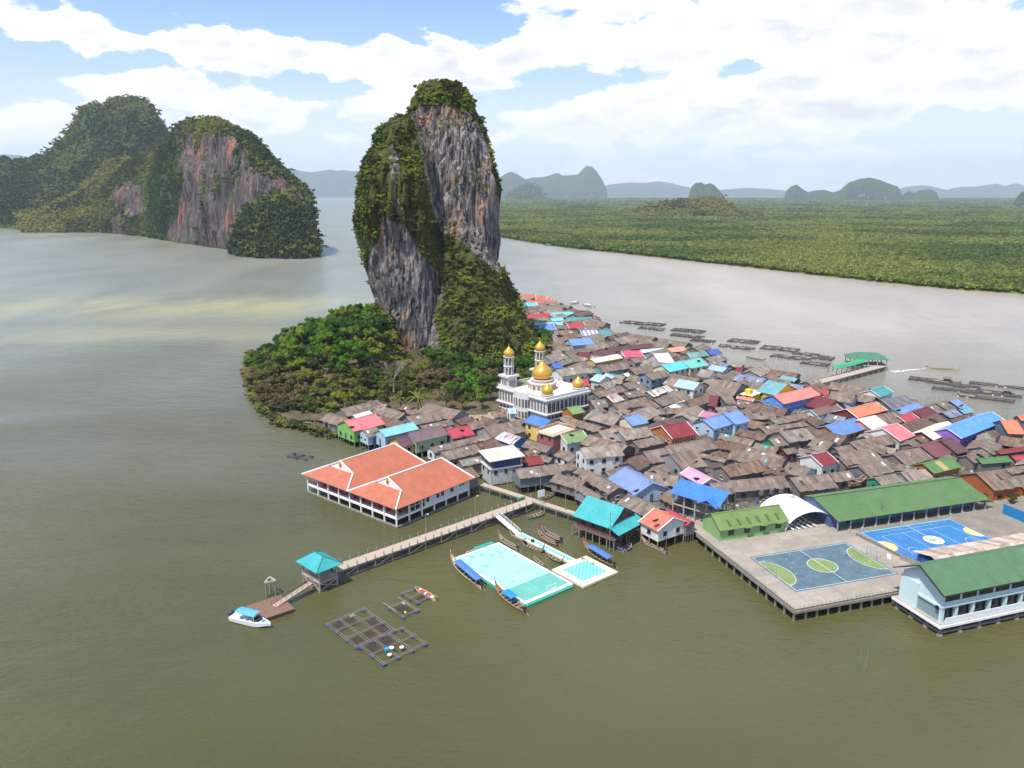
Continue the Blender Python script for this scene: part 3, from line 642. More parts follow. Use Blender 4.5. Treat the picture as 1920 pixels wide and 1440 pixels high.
# canopy: single clumps near the river, larger merging ones farther off
M_MLEAF = [foliage('mangrove_leaf', (.034, .066, .012), (.125, .190, .034), (.22, .25, .05), .0028, .5, .62, .9), foliage('mangrove_leaf_pale', (.055, .080, .022), (.16, .19, .055), (.23, .22, .07), .004)]  # broad noise paints dark and pale patches like cloud shadow
MB_ = [crown_mesh('mangrove_crown', M_MLEAF[0 if k % 3 else 1], 1.0, 56, .28, .5, 360 + k, 5) for k in range(6)]
def canopy(name, label, poly, y0, y1, n, lo, hi, seed, xr):
    g = np.random.default_rng(seed); u = g.random(n); y = y0 * (y1 / y0) ** u; x = g.uniform(xr[0], xr[1], n) * y
    ok = inpoly(x, y, poly); x = x[ok]; y = y[ok]; k = (y / y0) ** .55
    s = g.uniform(lo, hi, len(x)) * k; s = s * (1 + .25 * fbm(np.stack([x * .006, y * .006, x * 0], -1), 2, seed)); P = np.stack([x, y, 1.0 + s * .55], -1)
    scatter(name, P, s, MB_, label, seed)
plainP = rbp + [(2600, 200), (XF, 1500), (XF, XF), (-800, XF), (-800, 9000), (-1180, 7450)]
canopy('mangrove_forest', 'dense mangrove canopy lining the river and plain', plainP, 520, 2600, 145000, 2.1, 4.3, 31, (-.06, 1.0))
canopy('distant_forest', 'hazy mangrove canopy merging towards the horizon', plainP, 2400, 11000, 72000, 5, 10, 32, (-.12, 1.0))
# edge trees on the bank
g = np.random.default_rng(33); E_ = []
for i in range(len(rbp) - 1):
    a = np.array(rbp[i]); b = np.array(rbp[i + 1]); L = np.linalg.norm(b - a)
    for k in range(int(L / 2.2)):
        q = a + (b - a) * g.random() + g.normal(0, 1, 2) * 1.2 + np.array([3.0, 4.0]); E_.append((q[0], q[1], g.uniform(1.2, 4.5)))
scatter('riverside_mangroves', E_, g.uniform(2.6, 4.6, len(E_)), MB_, 'mangrove bushes along the edge of the river bank', 34)
canopy('left_bank_trees', 'low green trees on the flat at the left shore', lb, 1350, 6000, 40000, 2.8, 5.5, 35, (-.9, -.05))
# ------------------------------------------------------------------ far hills
M_CLIFF2 = rockmat('distant_limestone', (.22, .19, .17), (.06, .06, .065), (.26, .14, .09), (.050, .075, .024), .045)
def far(name, label, top, base_y, **k):
    Y = at(960, base_y, 0).y; return karst(name, label, top, [(0, base_y)], Y, k.pop('depth', Y * .07), k.pop('mat', M_CLIFF2), k.pop('nxs', 70), k.pop('nt', 22), k.pop('rough', .5), k.pop('cliff', .5), None, k.pop('seed', 5))
HB = [crown_mesh('bush', foliage('hill_leaf', (.06, .075, .015), (.17, .18, .04), (.28, .26, .05), .01, .45, .55), 1.0, 60, .3, .85, 390 + k, 4) for k in range(3)]
o, V, NO, vg = far('wooded_hill', 'low sunlit wooded hill rising from the mangrove plain', [(1176, 410), (1190, 398), (1215, 388), (1240, 383), (1268, 381), (1300, 378), (1330, 374), (1352, 376), (1366, 387), (1385, 398), (1410, 403), (1430, 410)], 412, depth=260, seed=41, cliff=.9, nxs=90, nt=30)
bushes_on('hill_scrub', 'yellow green scrub on the low sunlit hill', V, NO, vg + .4, 6000, 3, 6.5, HB, 42)
far('karst_hill', 'dark twin-topped karst rock behind the low wooded hill', [(1290, 372), (1297, 350), (1304, 343), (1314, 342), (1322, 346), (1332, 343), (1340, 348), (1357, 366), (1360, 374)], 380, seed=43)
o, V, NO, vg = far('karst_hill', 'small domed hill on the plain right of the tower', [(953, 374), (962, 362), (975, 352), (990, 347), (1004, 351), (1014, 362), (1021, 374)], 377, seed=44, cliff=.8)
bushes_on('dome_hill_scrub', 'scrub on the small domed hill', V, NO, vg + .4, 1500, 9, 15, MB_, 45)
far('karst_hill', 'broad blue-grey karst massif with sheer right face', [(1540, 374), (1556, 362), (1575, 357), (1592, 342), (1610, 336), (1630, 333), (1650, 337), (1668, 345), (1684, 350), (1690, 362), (1696, 376)], 378.5, seed=46, cliff=.4)
far('karst_hill', 'knobbly karst hill left of the broad massif', [(1470, 376), (1474, 358), (1484, 349), (1494, 346), (1504, 354), (1514, 360), (1528, 357), (1545, 356), (1560, 360), (1572, 376)], 377.5, seed=47, cliff=.4)
far('karst_hill', 'small jagged karst hill right of the broad massif', [(1690, 376), (1696, 362), (1706, 357), (1714, 362), (1724, 357), (1742, 354), (1755, 360), (1763, 376)], 378.2, seed=48, cliff=.4)
far('karst_hill', 'dark hill cut by the right edge of the view', [(1898, 388), (1905, 372), (1916, 360), (1935, 352), (1960, 360), (1985, 386)], 390, seed=49)
far('karst_mountain', 'blue pointed mountain with a sheer right face', [(930, 345), (938, 332), (950, 325), (960, 322), (972, 328), (985, 336), (1000, 333), (1020, 332), (1034, 328), (1046, 324), (1054, 329), (1068, 329), (1084, 327), (1092, 318), (1100, 311), (1108, 312), (1118, 320), (1126, 332), (1132, 342), (1139, 362)], 372.3, seed=50, cliff=.4, depth=1200, rough=.35)
far('distant_range', 'faint blue mountain range left of the tower', [(535, 318), (552, 317), (565, 321), (585, 323), (605, 320), (620, 318), (632, 320), (645, 319), (660, 321), (680, 320), (720, 330), (800, 345), (860, 366)], 368.6, seed=51, depth=1500, rough=.3)
far('distant_range', 'faint blue range right of the pointed mountain', [(1120, 350), (1150, 345), (1180, 342), (1210, 343), (1235, 340), (1258, 343), (1275, 348), (1300, 353), (1350, 356), (1400, 352), (1440, 354), (1480, 358), (1500, 366)], 368.2, seed=52, depth=1500, rough=.3)
far('distant_range', 'pale jagged range along the right horizon', [(1660, 362), (1700, 350), (1730, 347), (1750, 350), (1775, 356), (1800, 350), (1825, 350), (1850, 347), (1870, 344), (1885, 349), (1905, 343), (1925, 350), (1960, 342), (2000, 352), (2060, 364)], 368.6, seed=53, depth=1500, rough=.3)
far('distant_range', 'pale blue ridge at the far left horizon', [(-260, 290), (-150, 300), (-60, 292), (0, 290), (20, 290), (40, 292), (60, 298), (90, 312), (130, 330), (200, 350)], 370, seed=54, depth=1500, rough=.3)

# label vocabulary: what a house is, how it lies to its neighbours, who the neighbours are
KINDS_ = ['orange red roofed white walled house', 'orange red roofed orange wood walled house', 'dark teal roofed purple walled house', 'pale turquoise roofed purple walled house', 'crimson roofed white walled house', 'mint turquoise roofed teal walled house', 'olive grey roofed house', 'dark teal roofed house', 'light aqua roofed light blue walled house', 'bright blue roofed white walled house', 'small grey tin shed', 'lilac striped roofed light blue walled house', 'dark teal roofed teal walled house', 'grey roofed house', 'sky blue roofed light blue walled house', 'brown maroon roofed house', 'raspberry red roofed white walled house', 'pale cyan roofed light blue walled house', 'pale orange roofed house', 'cream roofed mustard walled house', 'off white roofed lilac walled house', 'dark maroon roofed house', 'two storey vivid cyan roofed cream walled house', 'long grey roofed white walled house', 'long grey roofed teal walled house', 'long grey roofed house', 'two storey grey roofed steel blue walled house', 'grey roofed brown walled house', 'pale blue roofed white walled house', 'crimson roofed house', 'rusty white roofed house', 'rust striped roofed house', 'white roofed house', 'navy blue roofed house', 'white roofed brown walled house', 'two storey mint turquoise roofed cream walled house', 'royal blue roofed house', 'grey green roofed house', 'pale blue roofed lilac walled house', 'slate blue roofed house', 'two storey pale blue roofed white walled house', 'two storey grey teal roofed yellow walled house', 'two storey salmon roofed blue walled house', 'salmon roofed white walled house', 'grey teal roofed house', 'grey roofed light blue walled house', 'brown roofed white walled house', 'slate grey roofed house', 'bright blue roofed orange wood walled house', 'dusty mauve roofed white walled house', 'two storey sky blue roofed light blue walled house', 'dark teal roofed white walled house', 'burnt orange roofed dark red walled house', 'sky blue roofed house', 'crimson roofed dark red walled house', 'cream roofed salmon walled house', 'coral pink roofed white walled house', 'cream roofed dark red walled house', 'azure blue roofed purple walled house', 'bright orange roofed house', 'faded maroon roofed house', 'coral pink roofed lime green walled house', 'mauve roofed pale green walled house', 'plum roofed mustard walled house', 'two storey cobalt blue roofed ochre walled house', 'moss green roofed pale walled house', 'moss green roofed orange wood walled house', 'sky blue roofed cream walled house', 'long grey roofed steel blue walled house', 'wine red roofed orange wood walled house', 'periwinkle blue roofed light blue walled house', 'two storey grey roofed white walled house', 'wine red roofed house', 'maroon striped roofed blue walled house', 'terracotta roofed white walled house', 'grey roofed green walled house', 'pink lilac roofed white walled house', 'wine red roofed white walled house', 'green tan roofed orange wood walled house', 'green roofed house', 'grey roofed orange plank walled house', 'weathered grey roofed shed', 'smaller weathered grey roofed shed', 'smaller small grey tin shed']
NAMES_ = ['the dark teal roofed purple walled house', 'the orange red roofed orange wood walled house', 'the pale turquoise roofed purple walled house', 'the olive grey roofed house', 'the dark teal roofed house', 'the bright blue roofed white walled house', 'the mint turquoise roofed teal walled house', 'the dark teal roofed teal walled house', 'the lilac striped roofed light blue walled house', 'the navy blue roofed house', 'the raspberry red roofed white walled house', 'the cream roofed mustard walled house', 'the pale cyan roofed light blue walled house', 'the off white roofed lilac walled house', 'the pale orange roofed house', 'the white roofed brown walled house', 'the rusty white roofed house', 'the rust striped roofed house', 'the wine red roofed orange wood walled house', 'the white mosque', 'the grey green roofed house', 'the mint turquoise roofed cream walled house', 'the royal blue roofed house', 'the grey teal roofed yellow walled house', 'the pale blue roofed lilac walled house', 'the dusty mauve roofed white walled house', 'the salmon roofed blue walled house', 'the brown roofed white walled house', 'the burnt orange roofed dark red walled house', 'the bright blue roofed orange wood walled house', 'the cream roofed salmon walled house', 'the salmon roofed white walled house', 'the wine red roofed white walled house', 'the dark teal roofed white walled house', 'the crimson roofed dark red walled house', 'the coral pink roofed white walled house', 'the cream roofed dark red walled house', 'the azure blue roofed purple walled house', 'the faded maroon roofed house', 'the green roofed house', 'the plum roofed mustard walled house', 'the coral pink roofed lime green walled house', 'the mauve roofed pale green walled house', 'the raised cream roofed house', 'the maroon striped roofed blue walled house', 'the cobalt blue roofed ochre walled house', 'the sky blue roofed cream walled house', 'the moss green roofed pale walled house', 'the pink lilac roofed white walled house', 'the terracotta roofed white walled house', 'the teal roofed pier house', 'the periwinkle blue roofed light blue walled house', 'the open blue pavilion', 'the white arched canopy', 'the green tan roofed orange wood walled house', 'the long green school roof', 'the vivid cyan roofed cream walled house', 'the moss green roofed orange wood walled house']
RELS_ = [" between ", " right of ", " left of ", " in front of ", " behind "]
def lab(t): return KINDS_[t[0]] + RELS_[t[1]] + NAMES_[t[2]] + (" and " + NAMES_[t[3]] if len(t) > 3 else "")

# houses surveyed from the photograph: x, y, ridge angle, ridge length, half width, floor, eave, ridge height, roof, walls, label
HOUSES = [
(9.33,572.46,0.24,16.34,5.3,2.0,4.6,6.96,'OR','wh',(0,4,0)),
(21.14,565.77,0.151,8.37,4.65,2.0,4.6,6.67,'OR','wh',(0,4,1)),
(26.88,557.1,-0.297,4.14,3.2,2.0,4.6,6.02,'OR','wh',(0,1,1)),
(20.95,544.27,0.0,21.18,4.2,2.0,4.6,6.47,'OR','or',(1,1,2)),
(5.59,522.66,0.467,8.49,4.35,2.0,5.6,7.54,'TL','pu',(2,2,2)),
(13.2,523.93,0.295,7.56,4.55,2.0,5.6,7.63,'TQ2','pu',(3,2,1)),
(15.68,480.98,0.36,16.94,4.35,2.0,4.6,6.54,'RD','wh',(4,4,3)),
(31.31,489.08,0.317,15.2,4.05,2.0,4.6,6.4,'TQ','te',(5,2,4)),
(17.58,467.0,0.314,11.16,3.4,2.0,4.6,6.11,'OG','gy',(6,4,5)),
(40.48,467.61,0.215,16.25,3.95,2.0,4.6,6.36,'TL','gy',(7,1,6)),
(26.78,466.29,0.418,8.49,3.65,2.0,4.6,6.23,'CY2','lb',(8,1,3)),
(21.45,451.41,0.193,16.84,3.0,2.0,4.6,5.94,'CY2','lb',(8,4,5)),
(19.08,431.24,0.301,8.97,5.7,2.0,5.6,8.14,'BL','wh',(9,3,3)),
(28.16,438.45,0.232,6.64,3.15,2.0,4.6,6.0,'G','gy',(10,2,4)),
(36.42,444.24,0.3,10.72,5.35,2.0,4.6,6.98,'RD','wh',(4,3,4)),
(42.22,419.75,0.212,10.08,4.55,2.0,4.6,6.63,'LL','lb',(11,2,7)),
(50.14,418.71,0.227,6.29,5.65,2.0,4.6,7.12,'TL','te',(12,1,8)),
(28.33,421.31,0.127,11.22,3.75,2.0,4.6,6.27,'G','gy',(13,1,5)),
(34.24,387.87,0.347,12.72,5.3,2.0,5.6,7.96,'BL2','lb',(14,2,7)),
(24.72,396.86,0.245,7.87,4.85,2.0,4.6,6.76,'G','gy',(13,3,5)),
(44.75,398.74,0.25,6.48,4.4,2.0,4.6,6.56,'G','gy',(10,3,7)),
(24.83,375.35,0.275,10.45,3.5,2.0,4.6,6.16,'G','gy',(13,4,9)),
(58.67,379.48,0.456,26.97,3.3,2.0,4.6,6.07,'BRM','gy',(15,4,10)),
(43.84,365.23,0.213,11.5,4.0,2.0,4.6,6.38,'BRM','gy',(15,4,11)),
(56.67,362.49,0.325,10.03,4.45,2.0,4.6,6.58,'RD2','wh',(16,2,12)),
(68.64,372.66,0.327,12.13,2.45,2.0,4.6,5.69,'CY','lb',(17,2,13)),
(79.89,374.01,0.446,11.76,3.35,2.0,4.6,6.09,'SA2','gy',(18,1,13)),
(42.23,348.32,0.68,17.76,3.65,2.0,5.6,6.79,'CR','yl',(19,2,10)),
(68.08,347.37,0.281,7.28,6.75,2.0,5.6,8.61,'WC','ll',(20,1,12)),
(27.32,349.68,0.65,8.2,3.35,2.0,4.6,6.09,'G','gy',(13,1,9)),
(33.96,360.94,0.194,5.49,3.7,2.0,4.6,6.25,'MR','gy',(21,2,11)),
(58.58,350.84,0.699,11.64,3.4,2.0,4.6,6.11,'G','gy',(13,3,10)),
(68.58,323.46,0.672,14.32,4.85,2.0,7.2,9.36,'CY3','cr',(22,3,14)),
(23.82,321.55,0.604,13.3,4.75,2.0,5.6,7.71,'G2','wh',(23,1,9)),
(33.67,327.98,0.379,5.95,3.45,2.0,4.6,6.14,'G2','te',(10,1,9)),
(43.25,329.16,0.526,15.69,4.25,2.0,5.6,7.49,'G','te',(24,3,11)),
(55.85,329.1,0.618,13.42,4.3,2.0,4.6,6.51,'G','gy',(25,1,15)),
(58.23,307.83,0.63,11.63,3.85,2.0,7.2,8.91,'G','sb',(26,4,16)),
(52.12,311.33,-0.748,7.93,3.95,2.0,4.6,6.36,'GM','br',(27,1,15)),
(36.74,308.6,-0.894,5.1,4.2,2.0,5.6,7.47,'LB','wh',(28,3,11)),
(40.92,312.67,-1.181,6.54,1.95,2.0,5.6,6.47,'LB','wh',(28,2,15)),
(28.29,305.26,0.152,5.09,4.2,2.0,4.6,6.47,'RD','gy',(29,1,9)),
(56.41,291.77,0.823,14.41,3.4,2.0,4.6,6.11,'RU2','gy',(30,1,15)),
(37.11,280.78,0.78,7.02,4.3,2.0,4.6,6.51,'RU','gy',(31,3,15)),
(36.71,290.74,0.781,16.16,3.45,2.0,4.6,6.14,'G','gy',(25,4,17)),
(47.44,301.81,0.672,9.05,3.55,2.0,4.6,6.18,'G','gy',(13,3,15)),
(46.88,287.89,0.524,10.28,3.1,2.0,4.6,5.98,'G','gy',(13,2,16)),
(42.79,273.91,0.714,17.9,3.15,2.0,4.6,6.0,'G','gy',(25,1,17)),
(58.49,280.33,0.765,18.48,4.25,2.0,4.6,6.49,'G','gy',(25,1,16)),
(31.15,272.91,0.329,5.79,4.3,2.0,4.6,6.51,'G','gy',(10,2,17)),
(56.06,264.2,0.257,10.32,2.7,2.0,4.6,5.8,'G','gy',(13,4,18)),
(59.93,271.33,0.856,11.32,2.1,2.0,4.6,5.53,'WH','gy',(32,3,16)),
(19.44,337.13,0.427,4.47,3.5,2.0,4.6,6.16,'BL3','gy',(33,4,19)),
(48.2,319.74,0.665,2.7,2.3,2.0,4.6,5.62,'WH','br',(34,3,11)),
(18.53,407.27,0.331,5.1,2.9,2.0,4.6,5.89,'G','gy',(10,3,5)),
(78.0,329.86,0.629,11.81,5.15,2.0,7.2,9.49,'TQ','cr',(35,3,20)),
(96.99,367.65,0.393,7.15,3.95,2.0,4.6,6.36,'BL4','gy',(36,1,20)),
(87.42,361.6,0.468,11.75,3.65,2.0,4.6,6.23,'TL2','gy',(37,4,21)),
(90.01,327.25,-0.903,7.89,3.25,2.0,5.6,7.05,'LB','ll',(38,3,22)),
(99.03,310.5,-0.771,12.85,4.25,2.0,4.6,6.49,'SB','gy',(39,2,23)),
(95.46,339.22,-1.294,8.0,2.55,2.0,4.6,5.74,'SB','gy',(39,1,24)),
(99.71,329.67,-0.52,3.12,3.1,2.0,4.6,5.98,'MR','gy',(21,1,24)),
(82.08,316.62,-0.636,5.65,4.7,2.0,5.6,7.69,'G2','wh',(10,3,20)),
(68.73,290.63,-0.748,8.55,4.55,2.0,7.2,9.23,'LB','wh',(40,1,16)),
(85.0,295.47,-0.677,11.5,7.9,2.0,4.6,8.12,'G','gy',(13,3,24)),
(62.05,284.07,0.336,7.69,5.15,2.0,4.6,6.89,'G','gy',(13,1,16)),
(67.25,273.5,0.731,15.14,3.45,2.0,5.6,7.14,'GB','gy',(25,4,25)),
(74.81,276.36,-0.411,3.23,5.65,2.0,4.6,7.12,'MR','gy',(21,4,25)),
(79.67,278.98,0.292,4.52,4.1,2.0,4.6,6.43,'G','gy',(10,4,25)),
(100.67,284.64,-0.917,8.49,7.15,2.0,7.2,10.38,'TLG','yg',(41,4,26)),
(102.61,274.69,0.599,21.74,4.8,2.0,7.2,9.34,'SA','bl',(42,2,27)),
(86.88,277.43,-0.675,6.41,1.6,2.0,5.6,6.13,'SA','wh',(43,2,23)),
(114.28,272.76,-0.929,8.66,6.3,2.0,4.6,7.4,'MR','gy',(21,4,27)),
(120.99,289.85,-0.527,3.44,2.55,2.0,4.6,5.74,'RD','gy',(29,4,27)),
(114.94,311.14,-0.939,7.38,3.1,2.0,4.6,5.98,'TLG','gy',(44,1,23)),
(113.43,299.15,-0.646,6.12,2.85,2.0,4.6,5.87,'SB','gy',(39,4,26)),
(123.02,278.04,-0.612,8.59,5.2,2.0,5.6,7.92,'G','lb',(45,4,28)),
(110.88,265.74,0.614,15.37,3.15,2.0,4.6,6.0,'BR','wh',(46,4,29)),
(110.47,252.7,-0.79,6.27,4.1,2.0,4.6,6.43,'SG','gy',(47,4,29)),
(107.58,243.22,0.61,16.54,5.15,2.0,4.6,6.89,'BL','or',(48,2,30)),
(68.56,254.96,-0.752,6.67,3.05,2.0,5.6,6.96,'MP','wh',(49,2,31)),
(65.07,240.9,0.679,10.17,4.6,2.0,7.2,9.25,'BL2','lb',(14,2,31)),
(72.18,245.77,0.605,7.27,5.45,2.0,7.2,9.63,'BL2','lb',(50,1,16)),
(76.33,267.03,0.312,8.7,2.4,2.0,4.6,5.67,'G','gy',(13,2,31)),
(85.52,257.6,0.133,10.53,3.0,2.0,4.6,5.94,'G','gy',(13,1,25)),
(94.29,254.3,0.547,17.47,2.65,2.0,4.6,5.78,'G','gy',(25,2,27)),
(88.0,232.19,0.396,10.63,4.75,2.0,5.6,7.71,'GW','gy',(13,4,32)),
(92.82,246.37,0.404,11.34,1.85,2.0,4.6,5.42,'G','gy',(13,2,27)),
(140.03,287.41,0.698,10.97,4.1,2.0,5.6,7.43,'TL','wh',(51,4,28)),
(139.48,273.92,0.462,13.43,5.8,2.0,4.6,7.18,'SG','gy',(47,3,33)),
(123.94,264.57,0.586,18.01,4.7,2.0,4.6,6.69,'OR2','mr',(52,4,30)),
(141.19,267.31,0.633,16.05,2.4,2.0,4.6,5.67,'BL2','gy',(53,4,34)),
(134.99,255.63,0.598,8.77,3.05,2.0,4.6,5.96,'RD','mr',(54,4,35)),
(143.33,261.46,0.658,10.13,3.45,2.0,4.6,6.14,'MR','gy',(21,1,34)),
(150.25,266.7,0.659,6.12,3.45,2.0,4.6,6.14,'G','gy',(10,1,34)),
(155.28,269.88,0.683,7.63,4.3,2.0,4.6,6.51,'G','gy',(13,4,36)),
(160.68,271.6,0.578,5.1,4.55,2.0,4.6,6.63,'BL2','gy',(53,4,37)),
(152.74,260.42,0.569,8.31,3.0,2.0,4.6,5.94,'SB','gy',(39,2,37)),
(160.29,264.26,0.466,5.83,2.4,2.0,4.6,5.67,'TLG','gy',(44,4,37)),
(127.89,254.58,0.576,9.98,4.7,2.0,4.6,6.69,'G','gy',(13,2,34)),
(118.26,247.32,0.638,9.9,5.9,2.0,4.6,7.23,'CR','sa',(55,3,28)),
(121.39,237.68,0.66,9.46,6.0,2.0,4.6,7.27,'SA3','wh',(56,3,34)),
(132.87,246.35,0.631,17.22,3.4,2.0,4.6,6.11,'RG','gy',(25,3,34)),
(137.19,240.13,0.661,18.53,4.0,2.0,4.6,6.38,'CR','mr',(57,4,38)),
(150.12,243.05,0.641,32.19,4.7,2.0,5.6,7.69,'BR1','pu',(58,1,36)),
(154.02,254.72,0.596,14.76,1.75,2.0,4.6,5.38,'RG','gy',(25,2,37)),
(160.94,240.51,-0.109,5.19,6.05,2.0,5.6,8.29,'OR3','gy',(59,1,37)),
(175.78,255.08,0.117,5.24,2.15,2.0,4.6,5.56,'OR3','gy',(59,4,39)),
(125.7,221.4,0.56,9.52,4.85,2.0,4.6,6.76,'MR2','gy',(60,3,36)),
(132.09,224.37,0.516,5.98,5.75,2.0,4.6,7.16,'BRM','gy',(15,1,38)),
(115.56,215.11,0.52,12.72,4.6,2.0,4.6,6.65,'G','gy',(13,2,38)),
(110.37,228.03,0.478,17.45,3.85,2.0,4.6,6.31,'G','gy',(25,2,35)),
(100.37,214.76,0.294,12.47,4.85,2.0,4.6,6.76,'G','gy',(13,3,35)),
(101.12,205.3,0.499,12.09,4.15,2.0,4.6,6.45,'G','gy',(13,1,32)),
(97.81,221.03,0.485,3.03,2.7,2.0,4.6,5.8,'G','gy',(10,1,32)),
(-50.13,244.97,0.773,12.08,5.4,2.0,5.6,8.0,'SA3','lg',(61,2,40)),
(-41.84,260.95,-0.761,14.11,3.8,2.0,4.6,6.29,'G','gy',(25,1,41)),
(-31.16,254.07,0.656,11.66,4.6,2.0,4.6,6.65,'G','gy',(13,4,42)),
(-45.98,238.41,0.676,5.22,3.65,2.0,4.6,6.23,'G','lb',(10,3,41)),
(-37.33,238.37,0.728,12.84,3.45,2.0,5.6,7.14,'CY2','lb',(8,4,40)),
(-25.43,246.7,0.682,12.37,2.35,2.0,4.6,5.65,'G','gy',(13,1,40)),
(-27.55,233.68,0.68,12.23,4.4,2.0,5.6,7.56,'MV','lg2',(62,1,40)),
(-34.32,228.99,0.744,4.65,4.25,2.0,4.6,6.49,'MV2','yl',(63,2,42)),
(-17.59,238.4,0.556,8.28,4.55,2.0,4.6,6.63,'RD','gy',(29,1,42)),
(-18.13,226.64,0.702,17.26,2.25,2.0,4.6,5.6,'G','wh',(23,1,42)),
(-16.03,218.74,0.683,12.72,3.55,2.0,4.6,6.18,'G','gy',(13,1,42)),
(-12.12,210.84,0.554,7.28,2.45,2.0,4.6,5.69,'GW','gy',(13,2,43)),
(-12.73,246.55,0.642,5.79,3.2,2.0,4.6,6.02,'G','gy',(10,4,43)),
(-12.53,200.96,0.684,3.77,3.85,2.0,4.6,6.31,'GB','gy',(10,2,43)),
(-52.62,259.61,0.876,7.65,1.6,2.0,4.6,5.25,'WH','gy',(32,4,41)),
(-35.7,262.97,0.68,4.58,2.1,2.0,4.6,5.53,'G','gy',(10,4,42)),
(-3.65,241.35,0.593,13.39,5.25,2.0,4.6,6.94,'G','gy',(25,4,44)),
(-4.51,256.3,0.295,4.78,2.4,2.0,5.6,6.67,'GB','lg3',(10,4,44)),
(-0.45,264.17,0.314,2.36,2.85,2.0,4.6,5.87,'LB','wh',(28,2,45)),
(9.62,241.86,-0.846,8.9,3.8,2.0,7.2,8.89,'BLS','yo',(64,4,43)),
(18.54,230.36,0.487,8.36,4.2,2.0,5.6,7.47,'OG2','wt',(65,1,45)),
(21.32,261.3,0.55,5.27,3.6,2.0,5.6,7.2,'OG2','or',(66,1,45)),
(31.96,253.84,-0.776,12.63,4.1,2.0,4.6,6.43,'GW','gy',(13,2,46)),
(24.38,247.01,-0.856,15.31,2.75,2.0,4.6,5.82,'G','gy',(25,4,47)),
(40.2,248.74,0.564,6.96,4.4,2.0,5.6,7.56,'BL2','cr',(67,3,17)),
(38.13,233.84,0.482,10.97,4.1,2.0,5.6,7.43,'G2','gy',(13,3,17)),
(41.59,226.12,0.564,11.97,2.9,2.0,5.6,6.89,'G','gy',(13,2,18)),
(31.19,235.22,0.41,8.95,5.25,2.0,4.6,6.94,'G2','gy',(13,3,46)),
(46.1,218.24,0.477,17.95,4.6,2.0,4.6,6.65,'GR','sb',(68,4,48)),
(48.81,211.86,0.464,8.82,6.5,2.0,4.6,7.49,'G','gy',(13,3,18)),
(50.67,231.81,0.462,9.93,5.75,2.0,7.2,9.76,'MR3','ow',(69,3,16)),
(32.43,178.25,-0.966,11.28,3.75,2.0,4.6,6.27,'GP','gy',(13,4,49)),
(20.06,187.11,-1.041,10.21,1.7,2.0,4.6,5.36,'G','gy',(13,4,50)),
(24.06,193.95,-1.101,14.95,3.0,2.0,4.6,5.94,'G','gy',(25,2,51)),
(33.6,194.06,-1.136,13.34,5.45,2.0,4.6,7.03,'BL5','lb',(70,2,48)),
(6.67,202.81,0.353,12.46,3.55,2.0,4.6,6.18,'G','gy',(13,1,43)),
(15.25,206.06,0.28,4.98,2.25,2.0,4.6,5.6,'G','gy',(10,1,43)),
(25.16,211.98,0.307,12.0,4.35,2.0,7.2,9.14,'G2','wh',(71,1,47)),
(5.85,211.78,0.348,4.82,3.25,2.0,4.6,6.05,'MR3','gy',(72,1,43)),
(16.43,216.16,-0.909,6.74,2.55,2.0,4.6,5.74,'G','wh',(10,3,45)),
(8.22,224.22,-0.699,9.67,2.7,2.0,4.6,5.8,'G','gy',(13,1,44)),
(0.12,231.89,-0.863,8.31,3.7,2.0,4.6,6.25,'RU3','bl',(73,4,43)),
(40.39,196.93,-0.319,9.22,3.85,2.0,4.6,6.31,'G','gy',(13,1,51)),
(41.69,182.91,-1.119,6.75,3.3,2.0,4.6,6.07,'GB','gy',(10,2,52)),
(35.43,168.33,-0.995,6.46,4.8,2.4,5.0,7.14,'OR4','wh',(74,2,52)),
(39.84,171.67,-1.043,8.72,1.6,2.0,4.6,5.29,'RD','gy',(29,1,49)),
(27.42,201.92,0.583,4.81,2.15,2.0,4.6,5.56,'G','gy',(10,2,51)),
(82.11,228.93,0.39,6.48,3.4,2.0,4.6,6.11,'G','gn',(10,3,27)),
(83.63,241.91,0.544,7.9,3.35,2.0,4.6,6.09,'G','gy',(13,3,31)),
(70.68,231.35,-0.685,11.14,2.5,2.0,4.6,5.71,'G','gn',(75,3,25)),
(53.19,223.62,0.487,17.27,4.4,2.0,4.6,6.56,'G','gy',(25,3,18)),
(58.3,214.8,-0.752,10.11,1.6,2.0,4.6,5.27,'G','gy',(13,4,48)),
(50.29,210.9,-0.867,6.67,2.9,2.0,4.6,5.89,'G','gy',(10,4,48)),
(51.11,198.62,-1.16,9.58,3.15,2.0,4.6,6.0,'PK','wh',(76,4,52)),
(64.01,205.08,0.454,13.78,4.0,2.0,4.6,6.38,'GB','gy',(25,4,52)),
(74.86,217.75,-0.914,12.8,2.2,2.0,4.6,5.58,'G','lb',(45,2,32)),
(80.13,203.7,-0.782,6.68,3.85,2.0,4.6,6.31,'G','wh',(10,4,53)),
(87.75,209.88,0.511,6.74,4.35,2.0,5.6,7.54,'MR3','wh',(77,3,30)),
(94.83,224.22,-0.916,6.43,4.8,2.0,4.6,6.74,'G','gy',(10,4,32)),
(82.85,220.46,0.405,4.47,2.05,2.0,4.6,5.51,'G','mr',(10,2,29)),
(64.8,193.34,0.229,16.31,3.75,2.0,4.6,6.27,'G','gy',(25,1,48)),
(79.26,194.49,0.259,11.74,4.7,2.0,4.6,6.69,'G','gy',(13,3,32)),
(89.16,199.0,0.267,6.55,3.05,2.0,4.6,5.96,'G','gy',(10,3,32)),
(54.18,190.14,0.212,5.67,3.7,2.0,4.6,6.25,'G','gy',(10,1,48)),
(98.07,213.01,0.435,9.3,3.25,2.0,4.6,6.05,'G','gy',(13,3,29)),
(100.72,222.8,0.43,4.58,2.3,2.0,4.6,5.62,'G','gy',(10,3,29)),
(120.24,207.33,0.462,12.06,3.75,2.0,4.6,6.27,'GNT','or',(78,3,38)),
